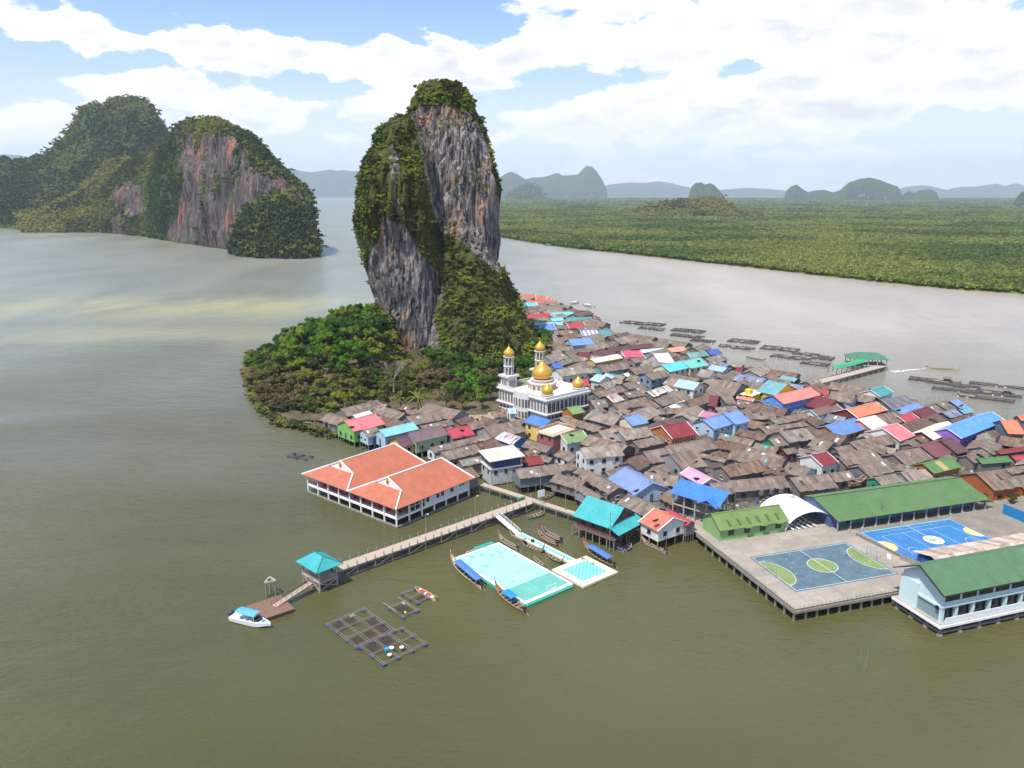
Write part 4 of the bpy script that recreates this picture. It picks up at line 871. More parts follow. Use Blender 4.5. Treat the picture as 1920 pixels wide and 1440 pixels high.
(139.24,212.53,0.212,10.39,2.15,2.0,4.6,5.56,'GN','gy',(79,1,54)),
(151.21,221.61,0.344,14.47,1.6,2.0,4.6,5.13,'MR3','gy',(72,1,39)),
(148.9,214.58,0.249,7.21,1.75,2.0,4.6,5.38,'RD','gy',(29,1,39)),
(126.89,193.65,0.3,9.49,5.9,2.0,5.6,8.23,'G','ow2',(80,3,39)),
(141.49,204.5,0.374,10.01,1.85,2.0,4.6,5.42,'G','gy',(13,1,39)),
(136.66,195.26,0.299,7.69,4.15,2.0,4.6,6.45,'G','ow2',(80,1,39)),
(108.57,197.7,0.334,8.51,5.0,2.0,4.6,6.83,'G2','gy',(13,2,54)),
(100.56,196.39,0.391,7.95,2.75,2.0,4.6,5.82,'GW','gn',(75,4,55)),
(133.54,213.68,0.452,4.05,2.8,2.0,4.6,5.85,'G','gy',(10,2,39)),
]
# grey sheds and lean-tos filling the lanes between them
SHEDS = [
(27.75,513.75,2.493,16.95,4.47,2.0,4.52,6.4,'G','gy',(81,4,6)),
(57.25,398.25,0.838,13.92,5.16,2.0,4.63,6.79,'G2','gy',(81,1,7)),
(25.25,495.75,0.76,16.56,4.84,2.0,4.48,6.51,'G2','gy',(81,2,6)),
(7.75,558.75,2.43,18.16,5.19,2.0,4.61,6.79,'GW','gy',(81,2,2)),
(41.25,433.25,0.886,17.87,5.11,2.0,4.63,6.78,'G','gy',(81,4,8)),
(105.75,324.75,0.91,16.42,4.51,2.0,5.05,6.94,'G2','gy',(81,1,24)),
(69.75,364.75,0.76,14.65,4.4,2.0,4.81,6.66,'G','gy',(81,2,13)),
(43.75,486.25,0.887,17.77,4.3,2.0,4.95,6.75,'RG','gy',(81,4,4)),
(16.75,530.75,2.562,17.87,4.45,2.0,4.49,6.35,'G','gy',(81,2,1)),
(69.25,405.75,2.47,15.85,5.08,2.0,4.31,6.44,'G','gy',(81,4,13)),
(48.25,243.25,0.844,18.02,4.63,2.0,4.74,6.68,'RG','gy',(81,2,18)),
(30.75,367.25,0.831,17.95,4.45,2.0,4.4,6.27,'G','gy',(81,3,8)),
(49.25,448.75,2.491,15.04,5.11,2.0,4.87,7.01,'G','gy',(81,1,3)),
(81.75,344.25,0.961,16.16,4.27,2.0,4.74,6.53,'G2','gy',(81,3,21)),
(-54.25,265.25,0.778,15.88,4.28,2.0,4.9,6.7,'G','gy',(81,4,41)),
(102.25,297.75,2.507,14.88,4.6,2.0,4.24,6.18,'G','gy',(81,2,23)),
(28.25,335.75,0.989,15.03,4.3,2.0,4.33,6.13,'G','gy',(81,1,9)),
(42.25,407.75,0.797,17.57,4.16,2.0,4.65,6.39,'GW','gy',(81,3,4)),
(-24.25,263.75,2.467,16.66,5.04,2.0,4.29,6.4,'G','gy',(81,4,42)),
(72.75,388.25,2.529,16.5,4.56,2.0,4.33,6.24,'G','gy',(81,4,12)),
(14.75,502.25,0.839,15.93,4.09,2.0,4.31,6.03,'G','gy',(81,3,2)),
(159.75,210.25,2.48,16.14,5.07,2.0,4.26,6.39,'G','gy',(81,1,37)),
(71.75,311.25,2.35,13.92,4.2,2.0,4.48,6.24,'G','gy',(81,3,56)),
(93.75,353.25,0.808,13.98,4.23,2.0,4.23,6.0,'GW','gy',(81,4,24)),
(132.75,294.75,2.409,14.62,4.37,2.0,4.84,6.68,'G','gy',(81,2,33)),
(83.25,390.75,2.372,17.24,4.87,2.0,4.33,6.38,'G','gy',(81,4,14)),
(19.25,356.25,0.915,13.92,5.02,2.0,4.39,6.5,'GW','gy',(81,4,9)),
(61.75,258.75,0.991,14.76,4.12,2.0,4.76,6.49,'G2','gy',(81,2,25)),
(27.75,534.25,2.499,14.7,4.39,2.0,4.87,6.71,'G','gy',(82,2,4)),
(44.75,258.25,0.898,14.37,4.37,2.0,4.85,6.69,'G2','gy',(81,1,46)),
(71.25,212.25,2.496,15.56,4.2,2.0,4.73,6.5,'G','gy',(81,2,32)),
(41.25,381.75,0.834,15.41,4.55,2.0,4.46,6.38,'GW','gy',(81,4,11)),
(29.25,224.75,2.376,14.94,4.41,2.0,4.92,6.78,'G','gy',(81,1,47)),
(93.75,289.25,0.925,13.9,4.31,2.0,4.58,6.39,'G','gy',(81,4,31)),
(158.75,227.25,2.413,13.81,4.25,2.0,4.22,6.01,'GB','gy',(81,1,36)),
(130.75,283.25,2.374,13.73,4.1,2.0,4.4,6.12,'G','gy',(81,4,28)),
(12.25,249.25,2.37,16.0,4.09,2.0,4.23,5.95,'GB','gy',(81,1,45)),
(116.75,291.75,0.875,18.01,4.16,2.0,4.98,6.72,'GB','gy',(81,1,26)),
(40.75,457.75,0.761,16.76,4.13,2.0,4.66,6.4,'G','gy',(81,1,6)),
(91.25,265.25,2.454,13.98,4.39,2.0,4.59,6.44,'RG','gy',(81,1,31)),
(65.75,337.25,2.518,15.16,4.59,2.0,4.84,6.76,'GW','gy',(81,2,56)),
(69.25,302.75,2.395,14.49,4.31,2.0,4.7,6.51,'G2','gy',(81,1,16)),
(77.25,351.25,0.844,12.51,3.69,2.0,4.64,6.19,'RG','gy',(81,4,56)),
(92.25,375.75,0.91,13.15,4.17,2.0,4.9,6.65,'G','gy',(81,4,20)),
(59.25,413.75,0.863,11.67,3.91,2.0,4.35,5.99,'RG','gy',(81,1,4)),
(50.25,388.25,2.392,12.03,3.91,2.0,4.47,6.11,'RG','gy',(81,3,7)),
(30.25,409.75,0.937,12.75,4.62,2.0,4.59,6.53,'GB','gy',(81,2,8)),
(40.75,496.75,2.354,11.27,4.4,2.0,4.59,6.43,'RG','gy',(81,0,4,3)),
(34.75,519.25,2.545,11.42,3.75,2.0,4.88,6.46,'G','gy',(82,4,4)),
(-58.75,251.75,2.402,11.94,3.7,2.0,4.77,6.33,'G','gy',(81,2,41)),
(143.75,224.25,0.853,11.56,3.99,2.0,4.58,6.26,'G','gy',(81,4,39)),
(47.75,341.25,0.896,14.93,4.01,2.0,4.24,5.92,'RG','gy',(81,1,11)),
(99.25,233.25,2.328,13.12,4.52,2.0,4.83,6.73,'RG','gy',(81,3,29)),
(89.75,315.25,0.887,13.4,3.98,2.0,4.51,6.18,'G','gy',(81,3,22)),
(27.75,477.75,0.868,13.16,4.11,2.0,4.71,6.44,'GW','gy',(81,0,3,4)),
(149.25,204.25,0.801,12.52,3.71,2.0,4.23,5.79,'RG','gy',(81,1,39)),
(79.25,250.75,2.383,13.93,3.83,2.0,4.2,5.81,'GB','gy',(81,2,26)),
(13.75,513.25,0.848,12.43,4.35,2.0,4.48,6.31,'GB','gy',(81,1,0)),
(115.75,320.25,2.427,12.14,3.75,2.0,4.69,6.27,'GB','gy',(81,4,27)),
(75.75,285.75,0.818,11.17,3.73,2.0,4.73,6.3,'G','gy',(81,4,25)),
(167.25,232.75,0.849,11.44,3.79,2.0,4.93,6.52,'G','gy',(81,0,39,38)),
(88.25,337.75,0.96,11.75,4.29,2.0,4.67,6.47,'G','gy',(81,2,24)),
(35.25,209.25,0.954,9.32,3.53,2.0,4.72,6.2,'RG','gy',(81,4,51)),
(38.75,507.25,0.876,9.4,3.23,2.0,4.13,5.48,'G','gy',(81,1,2)),
(15.75,195.75,2.478,9.57,3.16,2.0,4.4,5.73,'G','gy',(81,4,50)),
(17.25,441.25,2.342,9.46,3.17,2.0,3.93,5.27,'GB','gy',(81,2,5)),
(67.25,225.25,2.565,9.62,3.49,2.0,4.31,5.78,'RG','gy',(81,3,25)),
(13.75,489.75,0.888,9.6,3.46,2.0,4.51,5.97,'G','gy',(81,4,3)),
(77.25,236.25,2.34,9.66,3.16,2.0,4.56,5.89,'RG','gy',(81,3,31)),
(5.75,548.25,2.333,8.65,3.95,2.0,4.88,6.54,'GB','gy',(81,4,0)),
(51.25,428.25,0.984,9.17,3.9,2.0,4.42,6.06,'G','gy',(81,4,7)),
(49.25,476.75,0.795,10.0,3.44,2.0,3.93,5.38,'RG','gy',(81,1,1)),
(57.25,317.25,0.794,8.73,3.85,2.0,4.33,5.95,'G','gy',(81,1,15)),
(48.25,269.25,0.969,8.86,3.7,2.0,4.73,6.29,'G','gy',(81,4,46)),
(33.25,398.25,0.807,9.58,3.43,2.0,3.98,5.42,'GW','gy',(81,2,7)),
(24.25,385.25,2.331,11.12,3.51,2.0,4.65,6.12,'GB','gy',(81,3,5)),
(121.75,306.75,0.858,9.47,3.16,2.0,4.62,5.94,'GW','gy',(81,4,26)),
(-8.25,227.25,0.786,8.59,3.15,2.0,4.04,5.36,'RG','gy',(81,2,44)),
(109.25,305.75,2.524,8.89,3.54,2.0,4.9,6.38,'G','gy',(81,4,23)),
(80.25,305.75,0.975,9.53,3.68,2.0,4.37,5.92,'G2','gy',(81,3,24)),
(101.75,251.75,0.795,8.88,3.49,2.0,4.23,5.69,'RG','gy',(81,3,27)),
(-39.75,249.75,2.412,11.23,3.49,2.0,4.54,6.01,'RG','gy',(81,4,40)),
(43.75,317.75,2.454,10.15,3.35,2.0,4.16,5.56,'GW','gy',(81,2,15)),
(37.25,301.25,0.962,8.33,3.1,2.0,4.7,6.0,'G2','gy',(81,4,17)),
(73.25,260.75,0.906,7.24,2.71,2.0,3.98,5.11,'G2','gy',(81,2,31)),
(14.75,458.75,0.815,7.84,2.6,2.0,4.3,5.39,'GB','gy',(81,2,3)),
(34.75,261.25,0.888,6.6,3.02,2.0,3.99,5.26,'G2','gy',(10,2,46)),
(22.25,343.75,0.949,6.48,3.0,2.0,4.57,5.83,'GW','gy',(10,2,11)),
(144.75,254.75,0.885,7.81,3.18,2.0,4.21,5.54,'RG','gy',(81,4,36)),
(82.75,366.75,0.876,7.66,2.65,2.0,4.66,5.77,'GB','gy',(81,1,14)),
(41.25,205.25,0.968,6.54,2.75,2.0,3.93,5.08,'G','gy',(10,1,51)),
(149.25,232.25,0.983,7.55,2.62,2.0,4.45,5.55,'G2','gy',(81,3,37)),
(29.75,264.75,0.845,6.4,2.65,2.0,4.32,5.43,'G','gy',(10,1,57)),
(22.25,460.25,2.375,7.99,2.74,2.0,4.17,5.32,'G','gy',(81,4,5)),
(40.25,357.25,2.519,7.04,2.79,2.0,4.1,5.27,'G2','gy',(81,2,11)),
(20.75,367.25,0.882,6.6,3.01,2.0,4.44,5.71,'G2','gy',(10,4,9)),
(137.25,185.25,2.331,6.8,2.58,2.0,4.63,5.71,'GW','gy',(10,1,39)),
(76.75,319.25,0.87,6.99,2.73,2.0,4.09,5.24,'RG','gy',(10,3,21)),
(30.25,459.75,0.952,7.19,2.79,2.0,4.65,5.82,'G2','gy',(81,3,6)),
(35.75,474.75,0.816,7.44,2.85,2.0,4.03,5.23,'G','gy',(81,2,4)),
(-46.75,254.75,0.905,6.47,2.56,2.0,4.15,5.23,'G','gy',(10,1,41)),
(23.75,552.25,2.545,7.18,2.61,2.0,4.31,5.4,'G','gy',(82,4,3)),
(107.25,313.75,0.891,7.45,3.03,2.0,4.71,5.98,'G','gy',(81,1,22)),
(-0.75,221.75,2.528,7.98,2.82,2.0,4.68,5.87,'G','gy',(81,3,44)),
(93.75,305.25,0.98,6.59,3.13,2.0,4.6,5.91,'G','gy',(10,4,31)),
(52.75,407.25,0.956,7.44,2.63,2.0,4.59,5.69,'RG','gy',(81,1,8)),
(54.75,369.75,0.802,7.15,2.81,2.0,4.35,5.53,'G','gy',(81,2,10)),
(35.75,243.25,2.529,6.53,2.89,2.0,4.08,5.3,'GB','gy',(10,3,17)),
(75.25,359.25,0.814,8.61,2.64,2.0,4.73,5.84,'G','gy',(81,1,13)),
(20.75,412.75,0.977,6.73,3.2,2.0,4.0,5.34,'G2','gy',(10,3,3)),
(-6.75,250.25,2.41,7.63,3.22,2.0,4.57,5.92,'RG','gy',(81,4,44)),
(61.25,391.25,0.989,8.33,2.71,2.0,4.49,5.63,'G','gy',(81,4,10)),
(50.75,457.25,2.335,6.46,2.65,2.0,4.15,5.26,'G2','gy',(10,4,7)),
(32.75,353.75,2.555,6.64,2.64,2.0,4.29,5.4,'GW','gy',(10,3,8)),
(77.75,224.25,2.426,7.44,2.93,2.0,4.05,5.28,'G','gy',(81,1,25)),
(82.75,273.25,0.863,6.78,3.01,2.0,4.28,5.54,'G','gy',(10,2,31)),
(60.25,233.25,0.989,6.73,2.85,2.0,3.94,5.14,'RG','gy',(10,3,25)),
(22.75,445.25,0.911,7.5,2.83,2.0,4.64,5.83,'G','gy',(81,1,5)),
(-17.25,253.75,0.959,7.24,2.85,2.0,3.91,5.1,'RG','gy',(81,1,42)),
(5.75,536.75,0.791,6.57,2.9,2.0,4.3,5.51,'GW','gy',(10,4,0)),
(89.75,218.75,2.401,8.46,2.85,2.0,4.03,5.23,'GW','gy',(81,4,32)),
(50.25,296.25,0.9,6.74,2.61,2.0,4.27,5.37,'G','gy',(10,2,16)),
(147.75,278.75,2.548,6.41,2.62,2.0,4.31,5.41,'GB','gy',(10,4,34)),
(37.25,335.25,0.903,8.01,2.95,2.0,4.14,5.38,'RG','gy',(81,3,11)),
(100.75,340.25,2.519,7.15,2.59,2.0,4.12,5.2,'G2','gy',(81,1,20)),
(72.75,201.25,0.907,6.51,2.84,2.0,4.69,5.89,'RG','gy',(10,2,32)),
(93.75,332.75,2.398,6.4,2.64,2.0,4.07,5.18,'G','gy',(10,3,22)),
(51.75,335.75,2.357,5.22,2.15,2.0,4.07,4.97,'GW','gy',(10,4,15)),
(52.25,353.25,0.934,4.77,2.11,2.0,4.2,5.09,'G','gy',(10,3,10)),
(43.25,307.25,2.535,4.96,2.1,2.0,4.54,5.42,'G2','gy',(10,3,15)),
(138.75,217.75,0.862,4.95,2.44,2.0,4.55,5.57,'G','gy',(10,0,39,38)),
(34.25,502.25,2.525,6.21,2.03,2.0,4.7,5.56,'RG','gy',(10,4,6)),
(60.25,248.25,2.52,5.2,2.02,2.0,4.6,5.45,'GB','gy',(10,2,25)),
(30.25,432.25,0.971,5.09,2.46,2.0,4.61,5.64,'RG','gy',(10,1,5)),
(136.75,230.25,0.885,4.83,2.07,2.0,4.0,4.87,'G','gy',(10,3,36)),
(49.75,358.75,2.347,5.63,2.18,2.0,4.34,5.26,'G','gy',(10,1,11)),
(128.25,232.25,0.766,5.02,2.17,2.0,4.27,5.18,'GB','gy',(10,4,38)),
(60.75,217.75,0.919,5.03,2.51,2.0,4.01,5.07,'GB','gy',(10,1,18)),
(51.75,255.75,2.405,5.31,2.31,2.0,4.04,5.01,'G','gy',(10,4,18)),
(118.75,283.75,0.95,5.69,2.06,2.0,4.11,4.97,'GB','gy',(10,4,27)),
(21.25,242.25,2.527,5.0,2.31,2.0,3.97,4.94,'RG','gy',(10,4,47)),
(16.75,473.75,0.85,5.08,2.05,2.0,4.26,5.12,'G','gy',(10,4,3)),
(153.25,236.75,0.766,4.76,2.24,2.0,4.68,5.62,'RG','gy',(10,4,39)),
(-37.25,267.75,2.4,5.08,2.32,2.0,4.61,5.58,'GB','gy',(10,4,40)),
(86.75,378.75,0.871,5.34,1.98,2.0,4.23,5.06,'G','gy',(10,1,14)),
(-56.25,272.75,0.924,4.79,1.96,2.0,3.8,4.62,'G','gy',(10,2,42)),
(50.75,462.75,2.352,5.66,2.09,2.0,4.62,5.49,'GW','gy',(10,1,4)),
(123.75,228.75,0.862,5.95,2.41,2.0,3.99,5.0,'G','gy',(10,1,35)),
(81.75,263.75,0.825,5.58,2.36,2.0,4.11,5.1,'G','gy',(10,3,31)),
(16.25,345.25,0.88,5.57,2.14,2.0,4.55,5.45,'G','gy',(10,2,9)),
(51.75,471.25,0.816,5.41,2.03,2.0,4.24,5.1,'RG','gy',(10,4,8)),
(87.25,322.25,0.812,4.69,2.22,2.0,4.07,5.01,'G','gy',(10,3,24)),
(17.75,255.75,0.869,5.3,2.19,2.0,4.23,5.15,'G2','gy',(10,3,57)),
(5.25,219.75,0.866,5.42,2.1,2.0,4.24,5.12,'GB','gy',(10,3,44)),
(26.25,523.75,0.894,5.44,1.97,2.0,4.06,4.88,'RG','gy',(10,1,1)),
(35.75,321.25,0.829,4.76,2.19,2.0,3.94,4.86,'G','gy',(10,3,11)),
(109.25,220.25,0.901,4.86,2.51,2.0,4.56,5.62,'G','gy',(10,3,35)),
(112.75,235.75,0.956,5.2,2.07,2.0,4.02,4.89,'G2','gy',(10,3,30)),
(56.25,422.25,2.491,5.66,2.39,2.0,4.06,5.06,'G','gy',(10,1,7)),
(25.75,506.75,2.33,5.32,2.15,2.0,4.59,5.5,'GW','gy',(10,2,6)),
(9.25,215.25,2.532,6.2,2.06,2.0,4.13,5.0,'G','gy',(10,1,44)),
(113.75,222.75,2.509,4.91,2.22,2.0,4.18,5.11,'G2','gy',(10,2,38)),
(104.75,334.75,0.768,5.01,2.02,2.0,4.28,5.13,'G','gy',(10,2,23)),
(55.75,237.75,2.435,5.36,1.98,2.0,3.96,4.8,'G2','gy',(10,1,46)),
(163.25,216.25,2.474,5.45,1.97,2.0,3.99,4.81,'RG','gy',(10,1,37)),
(43.75,372.75,0.957,5.77,2.25,2.0,4.05,4.99,'RG','gy',(10,4,11)),
(8.25,516.75,0.812,4.73,2.15,2.0,4.07,4.97,'G2','gy',(10,3,0)),
(1.75,252.75,0.842,5.77,2.39,2.0,3.91,4.91,'G','gy',(10,2,45)),
(20.25,419.75,2.519,5.28,2.31,2.0,4.19,5.16,'RG','gy',(10,3,6)),
(23.75,220.25,2.361,6.04,2.13,2.0,4.64,5.53,'GB','gy',(10,3,46)),
(92.75,277.25,0.827,4.8,2.18,2.0,4.49,5.4,'G','gy',(10,1,31)),
(111.25,205.75,2.414,5.14,2.32,2.0,4.5,5.47,'G','gy',(10,2,54)),
(40.25,264.25,2.523,4.7,2.48,2.0,4.32,5.37,'G','gy',(10,4,46)),
(147.25,210.25,0.909,4.72,1.97,2.0,4.12,4.95,'G2','gy',(10,3,37)),
(82.75,323.75,0.772,5.24,1.96,2.0,4.18,5.0,'G','gy',(10,2,24)),
(-21.75,244.25,0.895,4.95,1.99,2.0,3.78,4.62,'G','gy',(10,1,42)),
(-9.75,234.25,0.763,4.75,2.24,2.0,4.15,5.09,'GW','gy',(10,2,44)),
(101.75,264.25,0.985,6.01,1.98,2.0,3.99,4.82,'G','gy',(10,2,27)),
(96.25,323.25,2.346,4.95,2.11,2.0,4.61,5.5,'G','gy',(10,1,24)),
(63.75,299.25,2.399,5.4,2.04,2.0,4.33,5.19,'GB','gy',(10,1,16)),
(-47.25,272.25,2.517,5.26,2.31,2.0,4.32,5.29,'G2','gy',(10,4,41)),
(69.75,378.75,0.967,5.68,2.29,2.0,3.97,4.93,'G','gy',(10,4,12)),
(-51.75,275.75,0.841,4.78,2.2,2.0,4.49,5.41,'G','gy',(83,4,40)),
(19.75,204.25,2.364,4.84,2.09,2.0,4.0,4.88,'G','gy',(10,3,47)),
(144.75,195.75,0.809,5.41,2.24,2.0,4.45,5.39,'RG','gy',(10,1,54)),
(127.25,214.25,0.852,5.35,2.13,2.0,4.32,5.22,'G','gy',(10,4,54)),
(123.75,300.75,0.929,4.74,2.29,2.0,4.45,5.41,'G','gy',(10,1,26)),
]
VILLAGE = [(-66.0, 254.7), (-62.3, 271.3), (-51.8, 278.5), (-38.9, 271.3), (-19.5, 271.3), (-4.9, 274.8), (-4.6, 254.7), (26.3, 261.1), (33.7, 315.9), (12.2, 346.6), (19.2, 390.3), (8.4, 484.9), (-0.8, 568.9), (30.6, 552.1), (44.0, 507.0), (53.3, 484.9), (56.5, 425.2), (75.1, 412.4), (85.9, 394.5), (102.1, 376.8), (99.2, 346.6), (109.3, 335.8), (119.4, 323.6), (126.6, 306.8), (143.8, 296.5), (149.4, 282.2), (155.6, 271.3), (163.3, 261.1), (165.0, 251.6), (173.1, 231.8), (185.2, 203.8), (162.4, 168.8), (129.0, 173.3), (127.6, 181.4), (125.9, 192.0), (79.5, 178.8), (52.9, 173.3), (42.6, 173.3), (31.0, 173.3), (20.2, 181.4), (12.7, 192.0), (0.0, 201.7), (-12.1, 205.9), (-25.8, 221.7), (-37.8, 237.1), (-54.9, 237.1)]

# ------------------------------------------------------------------ village materials
GREYC = (.172, .136, .110)
RCOL = dict(G=('grey', GREYC), GB=('grey', (.160, .105, .075)), GW=('grey', (.20, .175, .150)), G2=('grey', (.235, .20, .168)), RG=('grey', (.125, .082, .066)), GM=('grey', (.150, .150, .085)), GP=('grey', (.165, .135, .115)), GR=('grey', (.19, .150, .130)),
    BR=('paint', (.20, .115, .085)), BRM=('paint', (.125, .055, .052)), MR=('paint', (.155, .030, .035)), MR2=('paint', (.190, .065, .065)), MR3=('paint', (.23, .030, .035)), RD=('paint', (.42, .045, .060)), RD2=('paint', (.62, .075, .13)),
    OR=('paint', (.52, .125, .065)), OR2=('paint', (.56, .19, .095)), OR3=('paint', (.75, .17, .07)), OR4=('paint', (.58, .15, .085)), SA=('paint', (.68, .20, .15)), SA2=('paint', (.80, .28, .18)), SA3=('paint', (.72, .16, .17)),
    TL=('paint', (.06, .28, .28)), TQ=('paint', (.14, .50, .42)), TQ2=('paint', (.15, .45, .44)), CY=('paint', (.40, .70, .78)), CY2=('paint', (.20, .50, .55)), CY3=('paint', (.09, .52, .60)), TL2=('grey', (.13, .26, .24)), TLG=('paint', (.14, .33, .37)),
    OG=('grey', (.17, .19, .11)), OG2=('paint', (.19, .29, .10)), BL=('paint', (.11, .23, .48)), BLS=('paint', (.06, .18, .50)), BL2=('paint', (.15, .27, .55)), BL3=('paint', (.06, .14, .45)), BL4=('paint', (.06, .11, .38)), BL5=('paint', (.17, .25, .48)), BR1=('paint', (.085, .30, .66)),
    LB=('paint', (.30, .46, .72)), LL=('stripe', (.50, .52, .76)), SB=('grey', (.17, .19, .27)), SG=('grey', (.14, .14, .16)), CR=('paint', (.72, .62, .48)), WC=('paint', (.78, .72, .63)), WH=('paint', (.78, .77, .74)),
    PK=('paint', (.56, .30, .42)), MP=('paint', (.42, .17, .24)), MV=('paint', (.18, .115, .125)), MV2=('paint', (.13, .065, .085)), GN=('paint', (.085, .19, .065)), GNT=('paint', (.10, .22, .06)), RU=('rust', (.62, .58, .52)), RU2=('rust', (.75, .72, .68)), RU3=('rust', (.70, .67, .64)), YM=('grey', (.30, .28, .10)))
def roofm(k): kd, c = RCOL[k]; return roofmat('roof_' + k, c, 'rust' if kd == 'stripe' and False else kd)
WCOL = dict(gy=(.19, .17, .155), wh=(.66, .65, .62), lb=(.38, .50, .60), pu=(.24, .12, .42), te=(.14, .38, .36), yl=(.60, .43, .12), ll=(.52, .50, .62), cr=(.66, .58, .42), sb=(.20, .27, .36), br=(.20, .11, .07), bl=(.10, .26, .62), yg=(.70, .58, .04), mr=(.17, .035, .035),
    sa=(.65, .25, .18), lg=(.20, .42, .10), lg2=(.38, .52, .30), lg3=(.50, .62, .52), wt=(.60, .62, .60), yo=(.70, .48, .14), ow=(.38, .12, .04), ow2=(.36, .10, .035), gn=(.03, .26, .13))
WCOL['or'] = (.42, .17, .05)
def wallm(k): return painted('wall_' + k, WCOL[k], .28, .8, .5)
M_WOOD = painted('weathered_wood', (.17, .145, .12), .4, .9, 1.2); M_DARKWOOD = painted('dark_wood', (.060, .050, .042), .4, .9, 1.2)
M_CONC = painted('concrete', (.36, .33, .28), .3, .9, .5); M_PILE = painted('stained_concrete', (.24, .215, .18), .45, .9, .9); M_WHITE = painted('white_paint', (.78, .77, .75), .12, .5, .5)
M_BLACK = painted('black_metal', (.02, .02, .022), .2, .5); M_SKYL = painted('clear_sheet', (.55, .55, .52), .2, .5)
t = NT('window_glass'); t.col((.02, .024, .028, 1)); t.rough(.15); t.b.inputs['Specular IOR Level'].default_value = .5; M_GLASS = t.m
M_TEALP = painted('teal_sheet', (.07, .40, .40), .15, .5); M_RUSTP = painted('rusty_sheet', (.26, .10, .055), .4, .8, 1.5)
def stripes(name, c1, c2):
    t = NT(name); x = t.n('SeparateXYZ'); t.L.new(t.objc(), x.inputs[0]); f = t.math('GREATER_THAN', t.math('SINE', t.math('MULTIPLY', x.outputs[0], 2.6)), 0.0); t.col(t.mix(f, c3(c1), c3(c2))); t.rough(.5); return t.m
MATS['roof_LL'] = stripes('roof_LL', (.62, .62, .80), (.20, .20, .55))
WIN = {}
def window_mesh(fc):
    if fc in WIN: return WIN[fc]
    m = MB(); m.box(-.5, .5, -.05, .03, 0, 1, 0); m.box(-.42, -.03, -.08, -.05, .08, .92, 1); m.box(.03, .42, -.08, -.05, .08, .92, 1); m.box(-.56, .56, -.16, -.05, -.06, .0, 0)
    WIN[fc] = m.mesh('window', [painted('frame_' + fc, dict(w=(.7, .7, .68), d=(.07, .06, .05), t=(.06, .25, .27))[fc], .1, .6), M_GLASS]); return WIN[fc]
def door_mesh():
    if 'door' in WIN: return WIN['door']
    m = MB(); m.box(-.45, .45, -.06, .03, 0, 2.0, 0); m.box(-.34, .34, -.085, -.06, .1, 1.9, 1); WIN['door'] = m.mesh('door', [M_DARKWOOD, painted('door_blue', (.05, .16, .30), .3)]); return WIN['door']
VC = Vector((sum(p[0] for p in VILLAGE) / len(VILLAGE), sum(p[1] for p in VILLAGE) / len(VILLAGE), 0))
VNP = np.array(VILLAGE)
def edge_dist(x, y):
    d = 1e9
    for i in range(len(VNP)):
        a = VNP[i]; b = VNP[(i + 1) % len(VNP)]; ab = b - a; tt = max(0, min(1, ((x - a[0]) * ab[0] + (y - a[1]) * ab[1]) / (ab @ ab))); d = min(d, math.hypot(x - a[0] - tt * ab[0], y - a[1] - tt * ab[1]))
    return d
pile_me = MB().bar((0, 0, -4), (0, 0, 1), .16, 6).mesh('pile', M_PILE)
woodpile_me = MB().bar((0, 0, -4), (0, 0, 1), .11, 5).mesh('pile', M_WOOD)
def tank_me():
    m = MB(); m.lathe([(.02, 0), (.62, 0), (.66, .1), (.66, 1.25), (.5, 1.5), (.2, 1.62), (.02, 1.62)], 12); return m
def roof_mesh(L, w, ze, zr, mats, r, grey, name='roof', sheets=True, th=.07, seg=2):
    """two slopes of lapped sheets; every sheet a strip of its own with a slightly different lie"""
    m = MB(); hl = L / 2
    for sgn in (-1, 1):
        n = max(2, int(L / (1.05 if grey else 1.6))); wd = L / n
        for i in range(n):
            x0 = -hl + i * wd; x1 = x0 + wd + (.05 if i < n - 1 else 0)
            for k in range(seg):
                f0 = k / seg; f1 = (k + 1) / seg + (.03 if k < seg - 1 else 0)
                j = r.uniform(0, .07) if grey else r.uniform(0, .015); e = (r.uniform(-.12, .28) if grey else 0) if k == seg - 1 else 0
                ya, yb = sgn * w * f0, sgn * (w * f1 + e); za = zr - (zr - ze) * f0 + (seg - k) * .02 + j; zb = zr - (zr - ze) * f1 + (seg - k) * .02 + j - e * .3
                m.tone = min(1, max(0, r.gauss(.5, .24) if grey else r.uniform(.3, .7)))
                q = [(x0, ya, za), (x0, yb, zb), (x1, yb, zb), (x1, ya, za)]
                if sgn > 0: q = q[::-1]
                m.slab(q, th)
    m.tone = .6; m.slab([(-hl - .04, -.28, zr + .02), (hl + .04, -.28, zr + .02), (hl + .04, 0, zr + .13), (-hl - .04, 0, zr + .13)], .05); m.slab([(-hl - .04, 0, zr + .13), (hl + .04, 0, zr + .13), (hl + .04, .28, zr + .02), (-hl - .04, .28, zr + .02)], .05)
    return m.mesh(name, mats)
